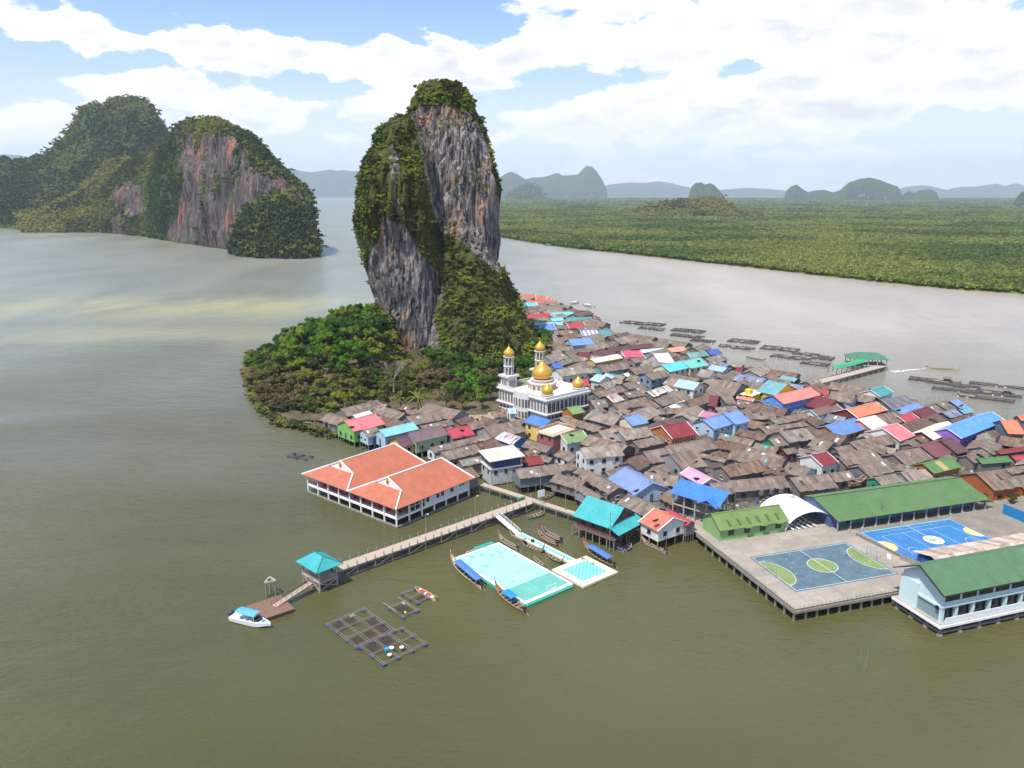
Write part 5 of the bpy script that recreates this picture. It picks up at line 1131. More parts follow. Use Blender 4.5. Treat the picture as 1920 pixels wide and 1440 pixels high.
def house(x, y, ang, L, w, fl, ze, zr, rk, wk, label, seed=0, cat='house', name='stilt_house', group='houses of the stilt village', wins=True, base=1.0):
    r = random.Random(seed * 7 + 1); o = thing(name, label, cat, (x, y, 0), ang, group); grey = RCOL[rk][0] == 'grey'; tanp = (zr - ze) / w
    jz = (seed * 37 % 11) * .018; put('roof', roof_mesh(L, w, ze + jz, zr + jz, roofm(rk), r, grey), o)
    iw = w - min(.55, w * .2); il = L / 2 - .35; zt = lambda yy: zr + jz - abs(yy) * tanp - .10
    m = MB(); za = zt(iw); b0 = fl - .1
    V = [(-il, -iw, b0), (il, -iw, b0), (il, iw, b0), (-il, iw, b0), (-il, -iw, za), (il, -iw, za), (il, iw, za), (-il, iw, za), (-il, 0, zt(0)), (il, 0, zt(0))]
    m.poly(V, [(0, 3, 2, 1), (0, 1, 5, 4), (2, 3, 7, 6), (1, 2, 6, 9, 5), (3, 0, 4, 8, 7)])
    wm = wallm(wk if wk != 'gy' else 'gy'); 
    if wk == 'gy' and r.random() < .35: wm = painted('wall_gy%d' % r.randrange(3), [(.12, .10, .09), (.27, .27, .28), (.17, .19, .21)][r.randrange(3)] if False else [(.12, .10, .09), (.27, .27, .28), (.17, .19, .21)][seed % 3], .3, .85)
    put('wall', m.mesh('wall', wm), o)
    if wk not in ('gy',) and grey is False:
        # painted verge boards on the gables
        for sx in (-1, 1):
            mm = MB()
            for sy in (-1, 1): mm.slab([(sx * L / 2 - .06, 0, zr + jz + .16), (sx * L / 2 - .06, sy * (w + .03), ze + jz + .10), (sx * L / 2 + .10, sy * (w + .03), ze + jz + .10), (sx * L / 2 + .10, 0, zr + jz + .16)][::(1 if sx * sy < 0 else 1)], .16)
            put('verge_board', mm.mesh('verge_board', M_WHITE if wk in ('wh', 'ow', 'wt', 'pu', 'mr') else roofm(rk)), o)
    if wins:
        # framed windows, two lights each
        fc = {'wh': 'd', 'lb': 'w', 'bl': 'w', 'pu': 'w', 'lg3': 't', 'cr': 'd'}.get(wk, 'w' if r.random() < .4 else 'd'); wmsh = window_mesh(fc); ca, sa = math.cos(ang), math.sin(ang)
        tocam = Vector((-x, -y)).normalized(); storey = [z for z in (fl + .9, fl + 3.6) if z + 1.1 < za]
        if not storey and za - fl > 1.9: storey = [fl + .8]
        for (nx_, ny_, ln, off, rz) in ((0, -1, 2 * il, iw, 0), (1, 0, 2 * iw, il, PI / 2), (0, 1, 2 * il, iw, PI), (-1, 0, 2 * iw, il, -PI / 2)):
            wn = Vector((nx_ * ca - ny_ * sa, nx_ * sa + ny_ * ca))
            if wn.dot(tocam) < -.15: continue
            nn = int(ln / 3.0) if wk != 'gy' else int(ln / 4.2)
            for zz in storey:
                for k in range(nn):
                    s_ = (k + .5 - nn / 2) * ln / nn + r.uniform(-.2, .2)
                    if wk == 'gy' and r.random() < .35: continue
                    px_, py_ = nx_ * off - ny_ * s_ * 1.0, ny_ * off + nx_ * s_
                    if zz < fl + 2 and k == nn // 2 and r.random() < .35 and za - fl > 2.1: put('door', door_mesh(), o, (px_ + nx_ * .02, py_ + ny_ * .02, fl + .1), rz)
                    else: put('window', wmsh, o, (px_, py_, zz), rz, (1.15, 1, 1.05))
    # odd sheets: clear panels, teal or rusty replacements, a dish
    if grey and L > 5:
        for k in range(r.choice((0, 1, 1, 2, 3))):
            sg = -1 if r.random() < .7 else 1; cx = r.uniform(-L / 2 + 1, L / 2 - 1); f0 = r.uniform(.08, .45); f1 = f0 + r.uniform(.18, .45); hw = r.uniform(.28, .5); zz = lambda f: zr + jz - (zr - ze) * f + .16
            q = [(cx - hw, sg * w * f0, zz(f0)), (cx - hw, sg * w * f1, zz(f1)), (cx + hw, sg * w * f1, zz(f1)), (cx + hw, sg * w * f0, zz(f0))]
            mm = MB(); mm.slab(q if sg < 0 else q[::-1], .05); put('roof_panel', mm.mesh('roof_panel', r.choice((M_SKYL, M_SKYL, M_RUSTP, M_RUSTP, M_TEALP, roofm('GW'), M_DARKWOOD))), o)
    if rk == 'GNT':
        mm = MB(); q = [(-1.6, 0, zr + jz + .12), (-1.6, -w * .99, ze + jz + .13), (.9, -w * .99, ze + jz + .13), (.9, 0, zr + jz + .12)]; mm.slab(q, .04); put('roof_panel', mm.mesh('roof_panel', painted('tan_sheet', (.40, .30, .12), .3)), o)
    # piles under houses that stand over open water
    d = edge_dist(x, y)
    if d < 9 and name == 'stilt_house':
        ny = max(2, int(L / 2.4)); 
        for k in range(ny + 1):
            for yy in (-iw + .1, iw - .1):
                c = put('pile', woodpile_me if wk == 'gy' else pile_me, o, (-il + .1 + (2 * il - .2) * k / ny, yy, b0 - 1))
        for k in range(1, 3): 
            for xx in (-il + .1, il - .1): put('pile', woodpile_me, o, (xx, -iw + 2 * iw * k / 3, b0 - 1))
    return o
# boardwalk deck and mud under the village
def inset(P, k):
    n = len(P); out = []
    for i in range(n):
        a, b, c = Vector(P[i - 1]), Vector(P[i]), Vector(P[(i + 1) % n]); d1 = (b - a).normalized(); d2 = (c - b).normalized(); nn = Vector((-(d1.y + d2.y), d1.x + d2.x))
        if nn.length < .2: nn = Vector((-d1.y, d1.x))
        out.append(b + nn.normalized() * k)
    return out
area = sum(VILLAGE[i - 1][0] * VILLAGE[i][1] - VILLAGE[i][0] * VILLAGE[i - 1][1] for i in range(len(VILLAGE)))
ins = inset(VILLAGE, 4.5 if area > 0 else -4.5)
m = MB(); n_ = len(ins); m.face([(p.x, p.y, 1.72) for p in ins]); m.face([(p.x, p.y, 1.45) for p in reversed(ins)])
for i in range(n_): a, b = ins[i], ins[(i + 1) % n_]; m.face([(a.x, a.y, 1.45), (b.x, b.y, 1.45), (b.x, b.y, 1.72), (a.x, a.y, 1.72)])
t = NT('lane_deck'); p = t.pos(); t.col(t.mix(t.mapr(t.noise(p, .6, 5, .7), .35, .65), (.045, .04, .034, 1), (.17, .15, .125, 1))); t.rough(.9)
props(m.build('boardwalk', t.m), 'worn plank and concrete lanes running between the stilt houses', kind='structure')
yard = [at(*q, 1.8) for q in ((850, 778), (880, 764), (935, 762), (950, 775), (945, 800), (900, 800), (862, 796))]
m = MB(); m.slab([(p.x, p.y, 1.8) for p in reversed(yard)] if sum(yard[i - 1].x * yard[i].y - yard[i].x * yard[i - 1].y for i in range(len(yard))) < 0 else [(p.x, p.y, 1.8) for p in yard], .4); props(m.build('yard', painted('sandy_ground', (.36, .25, .17), .35, .9, .4)), 'sandy yard beside the mosque', kind='structure')
for i, h_ in enumerate(HOUSES): house(*h_[:10], lab(h_[10]), seed=i)
for i, h_ in enumerate(SHEDS): house(*h_[:10], lab(h_[10]), seed=i + 500, cat='shed', name='tin_shed', group='grey sheds between the houses')

# litter of tubs, boxes, washing and boards in the lanes and on the house platforms
cm_ = [painted('clutter_%d' % k, c, .3) for k, c in enumerate(((.5, .49, .46), (.05, .12, .32), (.30, .07, .05), (.10, .09, .08), (.04, .22, .18), (.42, .33, .18), (.20, .17, .14), (.60, .58, .55)))]
m = MB(); rc_ = random.Random(21); insp = [(p.x, p.y) for p in ins]; xs_ = [p[0] for p in insp]; ys_ = [p[1] for p in insp]; k = 0
while k < 2600:
    x, y = rc_.uniform(min(xs_), max(xs_)), rc_.uniform(min(ys_), max(ys_))
    if not inpoly(np.array([x]), np.array([y]), insp)[0]: continue
    k += 1; a = rc_.uniform(0, 3.1); ca, sa = math.cos(a), math.sin(a); sx, sy, sz = rc_.uniform(.15, .6), rc_.uniform(.12, .4), rc_.uniform(.15, 1.1); z = 1.72
    v = [(x + ca * u * sx - sa * v_ * sy, y + sa * u * sx + ca * v_ * sy, z + w_ * sz) for w_ in (0, 1) for u, v_ in ((-1, -1), (1, -1), (1, 1), (-1, 1))]
    m.poly(v, [(4, 5, 6, 7), (0, 1, 5, 4), (1, 2, 6, 5), (2, 3, 7, 6), (3, 0, 4, 7)], rc_.randrange(8))
props(m.build('lane_clutter', cm_), 'tubs, boxes, boards and washing cluttering the lanes between houses', kind='stuff')

# ------------------------------------------------------------------ restaurant with two red roofs
def frame(ox, oy, ang):
    ca, sa = math.cos(ang), math.sin(ang); return lambda x, y, z=0.0: Vector((ox + x * ca - y * sa, oy + x * sa + y * ca, z))
B0 = at(745, 990, 0); A1 = math.radians(50.1)
R_ = thing('pier_restaurant', 'white two-part waterfront hall under twin orange red hipped roofs', 'restaurant', (B0.x, B0.y, 0), A1)
M_RED = roofmat('roof_restaurant', (.46, .130, .062), 'paint')
BL_, BW = 26.0, 36.4; ZF, ZE, ZR = 2.6, 5.3, 9.7
m = MB(); m.box(0, BL_, 0, BW, ZF - .55, ZF); m.build('floor', M_WHITE, R_)
m = MB(); m.box(-.35, BL_, -.35, .15, .05, .45); m.box(-.35, .15, .15, BW, .05, .45); m.build('footing_beam', M_PILE, R_)
colm = MB().box(-.17, .17, -.17, .17, .3, ZE + .05).mesh('column', M_WHITE)
for k in range(9): put('column', colm, R_, (.05, .2 + k * (BW - .4) / 8, 0))
for k in range(1, 7): put('column', colm, R_, (k * BL_ / 6 - .2, .1, 0))
m = MB(); m.box(9.6, BL_ - .1, .14, BW - .2, ZF + .01, ZE + .1); m.build('wall', painted('wall_white', (.64, .67, .70), .08, .6), R_)
m = MB(); m.box(4.6, 9.55, .3, .38, ZF + .05, ZE); m.build('glass_wall', M_GLASS, R_)
for k in range(3): 
    mm = MB(); mm.box(4.6 + k * 1.65, 4.72 + k * 1.65, .2, .3, ZF, ZE); mm.box(4.72 + k * 1.65, 6.2 + k * 1.65, .2, .3, ZF + 1.3, ZF + 1.4); mm.build('window_frame', M_WHITE, R_)
wm_ = window_mesh('w')
for (xx, s) in ((10.6, 1.2), (14.2, 1.2), (15.9, 1.2), (19.4, 1.2), (22.6, .7), (23.7, .7)): put('window', wm_, R_, (xx, .13, ZF + (.8 if s > 1 else 1.5)), 0, (s, 1, 1.35 * s if s > 1 else .55))
rail = MB()
for k in range(33): rail.box(.1, .16, .3 + k * (BW - .6) / 32, .36 + k * (BW - .6) / 32, ZF, ZF + .95)
rail.box(.07, .19, .3, BW - .2, ZF + .92, ZF + 1.0); rail.box(.11, .15, .3, BW - .2, ZF + .45, ZF + .5); rail.build('railing', painted('red_rail', (.25, .04, .03), .2), R_)
rail = MB(); rail.box(.2, 4.6, .1, .2, ZF + .92, ZF + 1.0)
for k in range(9): rail.box(.3 + k * .5, .36 + k * .5, .12, .18, ZF, ZF + .95)
rail.build('railing', painted('red_rail', (.25, .04, .03), .2), R_)
tb = MB().box(-.8, .8, -.45, .45, .7, .76); tb.box(-.7, -.6, -.35, .35, 0, .7); tb.box(.6, .7, -.35, .35, 0, .7); tbm = tb.mesh('dining_table', painted('red_wood', (.16, .045, .03), .2))
for k in range(11):
    o = thing('dining_table', 'dark red dining table on the open veranda of the red roofed hall', 'table', B0 + Vector((0, 0, 0)), A1, 'veranda dining tables'); F_ = frame(B0.x, B0.y, A1); o.location = F_(2.3, 2 + k * 3.2, ZF); put('tabletop', tbm, o)
def bigroof(y0, y1, par):
    ym = (y0 + y1) / 2; hw = (y1 - y0) / 2; xf, xg, xb, xe = -.9, 4.9, 24.2, 27.2; zg = 7.35; hg = hw * (ZR - zg) / (ZR - ZE)
    def kick(y): return y
    for sg in (-1, 1):
        for (name, P) in (('roof_slope', [(xg, ym, ZR), (xg, ym + sg * hg, zg), (xf, ym + sg * hw, ZE), (xe, ym + sg * hw, ZE), (xb, ym, ZR)]),):
            m = MB(); m.slab(P if sg < 0 else P[::-1], .14); m.build(name, M_RED, par)
    m = MB(); m.slab([(xf, ym + hw, ZE + .01), (xf, ym - hw, ZE + .01), (xg - .01, ym - hg, zg + .01), (xg - .01, ym + hg, zg + .01)], .14); m.build('roof_slope', M_RED, par)
    m = MB(); m.slab([(xe, ym - hw, ZE + .01), (xe, ym + hw, ZE + .01), (xb, ym, ZR + .01)], .14); m.build('roof_slope', M_RED, par)
    m = MB(); m.poly([(xg + .02, ym - hg, zg), (xg + .02, ym + hg, zg), (xg + .02, ym, ZR), (xg - .12, ym - hg, zg), (xg - .12, ym + hg, zg), (xg - .12, ym, ZR)], [(0, 1, 2), (3, 5, 4), (0, 3, 4, 1), (1, 4, 5, 2), (2, 5, 3, 0)]); m.build('gable', M_WHITE, par)
    m = MB()
    for sg in (-1, 1):
        for (a, b) in (((xg - .15, ym, ZR + .12), (xg - .15, ym + sg * hg, zg + .12)), ((xg - .15, ym + sg * hg, zg + .12), (xf - .1, ym + sg * (hw + .05), ZE + .1)), ((xb, ym, ZR + .1), (xe, ym + sg * hw, ZE + .1))): m.bar(a, b, .22, 4)
    m.bar((xg - .4, ym, ZR + .12), (xb, ym, ZR + .12), .2, 4); m.build('ridge_cap', M_WHITE, par)
    m = MB(); m.bar((xg - .3, ym, ZR + .1), (xg - .6, ym, ZR + 1.1), .07, 4, .02); m.build('finial', M_WHITE, par)
    g = MB(); cz = (zg + ZR) / 2 + .05
    g.poly([(xg - .2, ym + a * .55, cz + b * .75) for a, b in [(math.cos(t_ * PI / 6) * (1 if t_ % 3 else 1.15), math.sin(t_ * PI / 6) * (1 if t_ % 3 else 1.15)) for t_ in range(12)]], [tuple(range(11, -1, -1))])
    e = g.build('emblem', painted('emblem_gold', (.55, .33, .05), .3), par)
    g = MB(); g.poly([(xg - .24, ym + a * .32, cz + b * .42) for a, b in ((1, 0), (0, 1), (-1, 0), (0, -1))], [(3, 2, 1, 0)]); g.build('emblem_centre', painted('emblem_dark', (.10, .03, .01), .2), e)
bigroof(-.8, 17.8, R_); bigroof(17.9, 37.4, R_)
m = MB(); m.box(-.6, 27, 17.75, 17.95, ZE - .2, ZE + .05); m.build('valley_gutter', M_BLACK, R_)

# ------------------------------------------------------------------ mosque
F0 = at(1025, 748, 10.2); MA = math.radians(40.7)
MO = thing('mosque', 'white mosque with golden onion domes and two arcaded minarets', 'mosque', (F0.x, F0.y, 0), MA)
MW, ML, MH = 21.0, 26.0, 10.2       # right face (arcade) width, left face length
M_MOSQ = painted('mosque_white', (.60, .58, .56), .16, .6, .4)
t = NT('gold_leaf'); t.col((.62, .36, .055, 1)); t.b.inputs['Metallic'].default_value = .45; t.rough(.32); M_GOLD = t.m
M_TERR = painted('terrace_floor', (.66, .58, .48), .25, .8, .3)
m = MB(); m.box(0, MW, 0, ML, 1.0, MH - .8); m.build('wall', M_MOSQ, MO)
m = MB(); m.box(-.9, MW + .9, -.9, ML + .9, 4.2, 4.55); m.box(-.7, MW + .7, -.7, ML + .7, MH - 1.0, MH - .5); m.build('ledge', M_MOSQ, MO)
m = MB(); m.box(-.2, MW + .2, -.2, .25, MH - .5, MH + .5); m.box(-.2, MW + .2, ML - .25, ML + .2, MH - .5, MH + .5); m.box(-.2, .25, .25, ML - .25, MH - .5, MH + .5); m.box(MW - .25, MW + .2, .25, ML - .25, MH - .5, MH + .5); m.build('parapet', M_MOSQ, MO)
m = MB(); m.box(.25, MW - .25, .25, ML - .25, MH - .8, MH - .45); m.build('terrace', M_TERR, MO)
m = MB(); m.box(3, 16, ML - 5.0, ML - .5, MH - .45, MH - .41); m.build('lawn_mat', painted('green_mat', (.16, .24, .10), .3), MO)
def arch_mesh(w_, h_, name='arched_window', d=.25):
    m = MB(); n = 8; P = [(-w_ / 2, 0)] + [(-w_ / 2 * math.cos(PI * k / n), h_ - w_ / 2 * 1.25 + w_ / 2 * 1.25 * math.sin(PI * k / n)) for k in range(n + 1)] + [(w_ / 2, 0)]
    q = len(P); m.poly([(a, -.06, b) for a, b in P], [tuple(range(q - 1, -1, -1))], 0)
    # raised white surround
    o_ = [(a * 1.22, b * 1.06 + .0) for a, b in P]
    m.poly([(a, -.14, b) for a, b in P] + [(a, -.14, b) for a, b in o_] + [(a, .0, b) for a, b in o_] + [(a, -.05, b) for a, b in P], [(i, i + 1, i + 1 + q, i + q) for i in range(q - 1)] + [(i + q, i + 1 + q, i + 1 + 2 * q, i + 2 * q) for i in range(q - 1)] + [(i + 3 * q, i + 1 + 3 * q, i + 1, i) for i in range(q - 1)], 1)
    m.box(-.04, .04, -.09, -.06, 0, h_ * .95, 1)
    return m.mesh(name, [M_GLASS, M_MOSQ])
am = arch_mesh(1.5, 3.9); am2 = arch_mesh(.8, 3.6)
for k in range(10): put('arched_window', am, MO, (1.25 + k * (MW - 2.5) / 9, -.02, 4.75), 0)
for k in range(16): put('arched_window', am2, MO, (-.02, 1.0 + k * (ML - 2) / 15, 4.9), -PI / 2)
lw = MB(); lw.box(-.55, .55, -.06, 0, 0, .7, 0); lwm = lw.mesh('window', M_GLASS)
for k in range(11): put('window', lwm, MO, (1.2 + k * (MW - 2.4) / 10, -.02, 2.6), 0)
for k in range(13): put('window', lwm, MO, (-.02, 1.2 + k * (ML - 2.4) / 12, 2.4), -PI / 2)
# projecting bay on the long left face
m = MB(); c = ML * .50
for (dx0, dx1) in ((0, 0),):
    pts_ = [(.02 - 1.9 * math.sin(PI * k / 8), c - 4.2 * math.cos(PI * k / 8)) for k in range(9)]
    vs = [(a, b, .8) for a, b in pts_] + [(a, b, MH + .3) for a, b in pts_]; m.poly(vs, [(i, i + 9, i + 10, i + 1) for i in range(8)] + [tuple(range(9, 18))])
m.build('bay', M_MOSQ, MO)
for k in range(8):
    a0, a1 = Vector(pts_[k]), Vector(pts_[k + 1]); mid = (a0 + a1) / 2; d = a1 - a0; ang = math.atan2(d.y, d.x)
    put('arched_window', am2, MO, (mid.x - .03, mid.y, 5.2), ang + PI, (1, 1, .85)); put('arched_window', am2, MO, (mid.x - .03, mid.y, 1.3), ang + PI, (1, 1, .65))
def onion(R):
    P = [(.55, 0), (.80, .10), (.97, .32), (1.0, .55), (.95, .80), (.83, 1.02), (.64, 1.22), (.45, 1.38), (.38, 1.44), (.36, 1.47), (.24, 1.60), (.13, 1.78), (.07, 1.95), (.10, 2.0), (.05, 2.07), (.025, 2.3), (.005, 2.5)]
    return [(a * R, b * R) for a, b in P]
def dome(par, x, y, z, R, drum=.5):
    b = MB().lathe([(R * .95, 0), (R * 1.02, .12), (R * 1.02, drum * .8), (R * 1.12, drum * .85), (R * 1.12, drum)], 24).build('dome_base', M_MOSQ if drum < 1.2 else M_MOSQ, par, (x, y, z))
    MB().lathe(onion(R), 28).build('dome', M_GOLD, b, (0, 0, drum), smooth=True); return b
# central dome on an octagonal colonnaded drum
m = MB(); m.lathe([(5.6, 0), (5.6, .3), (5.2, .3), (5.2, 2.2), (5.6, 2.3), (5.6, 2.7), (3.9, 2.75), (3.9, 3.4)], 8, (MW * .49, ML * .52, MH - .45)); m.build('drum', painted('drum_cream', (.66, .54, .46), .15), MO)
sm_ = arch_mesh(.9, 1.5)
for k in range(8):
    for s_ in (-.95, .95):
        a = (k + .5) * PI / 4; rr = 5.2 * math.cos(PI / 8) + .02; put('arched_window', sm_, MO, (MW * .49 + math.cos(a) * rr - math.sin(a) * s_, ML * .52 + math.sin(a) * rr + math.cos(a) * s_, MH - .1), a + PI / 2)
dome(MO, MW * .49, ML * .52, MH + 2.5, 3.75, .7)
dome(MO, 2.9, 2.8, MH - .45, 2.15, 1.3); dome(MO, MW - 2.6, 2.8, MH - .45, 2.15, 1.3); 
def minaret(x, y, lab):
    T_ = MB(); T_.box(-2.1, 2.1, -2.1, 2.1, 0, 3.8); T_.box(-2.6, 2.6, -2.6, 2.6, 3.8, 4.0); T_.box(-2.8, 2.8, -2.8, 2.8, 4.0, 4.7); p_ = T_.build('minaret', M_MOSQ, MO, (x, y, MH - .45))
    s_ = MB(); s_.lathe([(1.15, 4.6), (1.15, 11.4)], 12); s_.lathe([(1.7, 7.75), (2.0, 7.85), (2.0, 8.15), (1.75, 8.2)], 16); s_.lathe([(1.6, 11.1), (1.95, 11.2), (2.15, 11.5), (2.15, 11.7)], 16); s_.build('balcony_ring', M_MOSQ, p_)
    for lv in (4.7, 8.2):
        for k in range(8):
            a = k * PI / 4; put('arcade_column', acol, p_, (math.cos(a) * 1.68, math.sin(a) * 1.68, lv), a)
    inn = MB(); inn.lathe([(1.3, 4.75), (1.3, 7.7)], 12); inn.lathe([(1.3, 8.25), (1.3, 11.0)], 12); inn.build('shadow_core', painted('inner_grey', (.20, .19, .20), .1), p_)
    MB().lathe(onion(2.0), 26).build('dome', M_GOLD, p_, (0, 0, 11.7), smooth=True)
    for sx, sy, rz in ((0, -1, 0), (-1, 0, -PI / 2), (1, 0, PI / 2)):
        for s2 in (-1.0, 0, 1.0): put('arched_window', am3, p_, (sx * 2.12 - sy * s2 * 1.0 * (1 if sx == 0 else 0) * -1, sy * 2.12 + (s2 if sx else 0), .5), rz)
ac = MB(); ac.bar((0, 0, 0), (0, 0, 2.9), .17, 6)
for s_ in (-1, 1): ac.poly([(-.1, 0, 2.9), (.1, 0, 2.9), (.1, s_ * .62, 3.0), (-.1, s_ * .62, 3.0), (-.1, 0, 2.1), (.1, 0, 2.1), (.1, s_ * .32, 2.65), (-.1, s_ * .32, 2.65), (.1, s_ * .62, 2.85), (-.1, s_ * .62, 2.85)], [(0, 1, 2, 3), (1, 5, 6, 8, 2), (0, 3, 9, 7, 4), (4, 7, 6, 5), (7, 9, 8, 6)])
acol = ac.mesh('arcade_column', M_MOSQ); am3 = arch_mesh(.55, 2.4)
minaret(2.6, ML - 2.6, ''); minaret(MW - 2.8, ML - 2.6, '')

# ------------------------------------------------------------------ school platform, courts and halls
SA_ = math.radians(17.3); O = at(1490, 1143, 2.6); SF = frame(O.x, O.y, SA_)
PLT = thing('school_platform', 'broad concrete deck on stained piles carrying the sports courts', 'platform', (O.x, O.y, 0), SA_)
def slabs(name, c, sc):
    t = NT(name); o_ = t.objc(); p = t.pos(); b = t.n('TexBrick'); t.set(b.inputs['Vector'], o_); b.offset = 0; b.inputs['Scale'].default_value = 1.0; b.inputs['Brick Width'].default_value = sc; b.inputs['Row Height'].default_value = sc * .8; b.inputs['Mortar Size'].default_value = .035
    b.inputs['Color1'].default_value = c3(c); b.inputs['Color2'].default_value = c3(c, .86); b.inputs['Mortar'].default_value = c3(c, .45); s1 = t.mapr(t.noise(p, .18, 6, .7), .40, .66); cc = t.mix(t.math('MULTIPLY', s1, .55), b.outputs['Color'], c3((c[0] * .50, c[1] * .50, c[2] * .52)))
    s2 = t.mapr(t.noise(t.mapping(p, (1, 1, 1), (9, 4, 0)), .5, 6, .75), .58, .72); cc = t.mix(t.math('MULTIPLY', s2, .5), cc, c3(c, 1.45)); t.col(cc); t.rough(.9); return t.m
M_DECK = slabs('court_concrete', (.345, .30, .245), 4.2)
m = MB(); m.box(0, 36.5, 0, 44, 2.25, 2.6); m.build('deck', M_DECK, PLT)
m = MB(); m.box(36.5, 110, 2.0, 44, 2.2, 2.55); m.build('deck', slabs('yard_concrete', (.25, .22, .175), 5.0), PLT)
m = MB(); m.box(-.25, 0, -.3, 36, 1.75, 2.3); m.box(0, 30, -.3, 0, 1.75, 2.3); m.build('edge_beam', M_PILE, PLT)
sp = MB().bar((0, 0, -4), (0, 0, 2.2), .26, 8).mesh('pile', M_PILE)
for k in range(12): put('pile', sp, PLT, (.25, .3 + k * 2.9, 0))
for k in range(1, 12): put('pile', sp, PLT, (.3 + k * 2.6, .3, 0))
for k in range(1, 10):
    for j in range(1, 5): put('pile', sp, PLT, (.3 + k * 2.6, .3 + j * 2.9, 0))
rl = MB()
for k in range(30): rl.bar((k * 1.0 + .1, -.1, 2.6), (k * 1.0 + .1 + rnd.uniform(-.1, .1), -.12, 3.25), .03, 4)
for k in range(29): rl.bar((k + .1, -.1, 3.1 + rnd.uniform(-.1, .1)), (k + 1.1, -.1, 3.1 + rnd.uniform(-.1, .1)), .025, 3)
for k in range(27): rl.bar((-.15, k + .1, 2.6), (-.17, k + .1 + rnd.uniform(-.1, .1), 3.2), .03, 4)
for k in range(26): rl.bar((-.15, k + .1, 3.05 + rnd.uniform(-.08, .08)), (-.15, k + 1.1, 3.05 + rnd.uniform(-.08, .08)), .025, 3)
rl.build('railing', M_WOOD, PLT)
M_LINE = painted('court_line', (.62, .64, .58), .25, .7, 1.5)
def court(x0, y0, L, W_, zt, name, lab, surf, disc, r_d, r_c):
    c = thing(name, lab, 'sports court', SF(x0 + L / 2, y0 + W_ / 2, zt), SA_); hl, hw = L / 2, W_ / 2
    MB().box(-hl - .4, hl + .4, -hw - .4, hw + .4, 0, .004).build('surface', surf, c)
    def ring(cx, cy, r0, r1, z, a0, a1, mat, nm, sx=1.0):
        m = MB(); n = 28; P = [(cx + r1 * sx * math.cos(a0 + (a1 - a0) * k / n), cy + r1 * math.sin(a0 + (a1 - a0) * k / n), z) for k in range(n + 1)]; Q = [(cx + r0 * sx * math.cos(a0 + (a1 - a0) * k / n), cy + r0 * math.sin(a0 + (a1 - a0) * k / n), z) for k in range(n + 1)]
        m.poly(P + Q, [(k, k + 1, k + 1 + n + 1, k + n + 1) for k in range(n)]); m.build(nm, mat, c)
    if disc:
        ring(0, 0, .01, r_c, .008, 0, 2 * PI, disc, 'centre_circle'); ring(0, 0, r_c - .06, r_c + .08, .012, 0, 2 * PI, M_LINE, 'circle_line')
        for s in (-1, 1):
            ring(s * hl, 0, .01, r_d, .008, PI / 2 if s > 0 else -PI / 2, 3 * PI / 2 if s > 0 else PI / 2, disc, 'goal_area', .72); ring(s * hl, 0, r_d - .06, r_d + .08, .012, PI / 2 if s > 0 else -PI / 2, 3 * PI / 2 if s > 0 else PI / 2, M_LINE, 'goal_line', .72)
    m = MB(); 
    for (a, b, cc, d) in ((-hl, hl, -hw, -hw + .12), (-hl, hl, hw - .12, hw), (-hl, -hl + .12, -hw + .12, hw - .12), (hl - .12, hl, -hw + .12, hw - .12), (-.06, .06, -hw + .12, hw - .12)): m.box(a, b, cc, d, .012, .016)
    m.build('boundary_line', M_LINE, c); return c, ring
def worn(name, c, c2):
    t = NT(name); p = t.pos(); f = t.mapr(t.noise(p, .35, 6, .68), .35, .66); cc = t.mix(f, c3(c), c3(c2)); sc = t.mapr(t.noise(t.mapping(p, (1, 1, 1), (4, 4, 4)), 1.7, 3, .6), .66, .70); t.col(t.mix(t.math('MULTIPLY', sc, .6), cc, (.55, .56, .54, 1))); t.rough(.8); return t.m
c, ring = court(4.9, 6.0, 24.6, 15.2, 2.604, 'futsal_court', 'worn slate blue court with green circle and goal areas', worn('court_slate', (.060, .105, .135), (.11, .165, .19)), worn('court_green', (.14, .20, .07), (.20, .26, .09)), 5.4, 3.1)
def goal(x, y, rz, lab):
    g_ = thing('football_goal', lab, 'goal', SF(x, y, 2.61), SA_ + rz, 'goal frames on the courts'); m = MB()
    for s in (-1.5, 1.5): m.bar((0, s, 0), (0, s, 2), .06, 5)
    m.bar((0, -1.5, 2), (0, 1.5, 2), .06, 5); m.build('goal_post', painted('grey_metal', (.30, .31, .32), .2), g_)
    m = MB()
    for s in (-1.5, 1.5): m.bar((0, s, 2), (.6, s, 2), .03, 4); m.bar((.6, s, 2), (1.3, s, 0), .03, 4)
    m.bar((1.3, -1.5, .03), (1.3, 1.5, .03), .03, 4); m.build('net_frame', painted('grey_metal', (.30, .31, .32), .2), g_)
goal(29.9, 13.6, 0, 'grey goal frame at the far right end of the slate blue court'); goal(4.4, 13.6, PI, 'grey goal frame at the left end of the slate blue court')
M_BLUEC = worn('court_blue', (.030, .14, .32), (.045, .18, .39)); M_YEL = painted('court_yellow', (.75, .52, .20), .15)
c, ring = court(37.0, 9.6, 26.2, 15.2, 2.56, 'multisport_court', 'bright blue painted court with white and yellow emblem circle', M_BLUEC, None, 0, 0)
ring(0, -.6, .01, 2.2, .008, 0, 2 * PI, painted('emblem_cream', (.78, .70, .52), .1), 'emblem'); ring(0, -.6, 1.25, 1.75, .012, 0, 2 * PI, M_YEL, 'emblem_ring')
ring(-.3, -.5, .1, .65, .015, 0, 2 * PI, painted('emblem_green', (.12, .35, .20), .2), 'emblem_centre'); ring(.25, -.7, .05, .45, .019, 0, 2 * PI, painted('emblem_blue', (.10, .25, .55), .2), 'emblem_centre')
for s in (-1, 1): ring(s * 13.1, 0, .01, 2.6, .008, PI / 2 if s > 0 else -PI / 2, 3 * PI / 2 if s > 0 else PI / 2, M_YEL, 'goal_area')
m = MB()
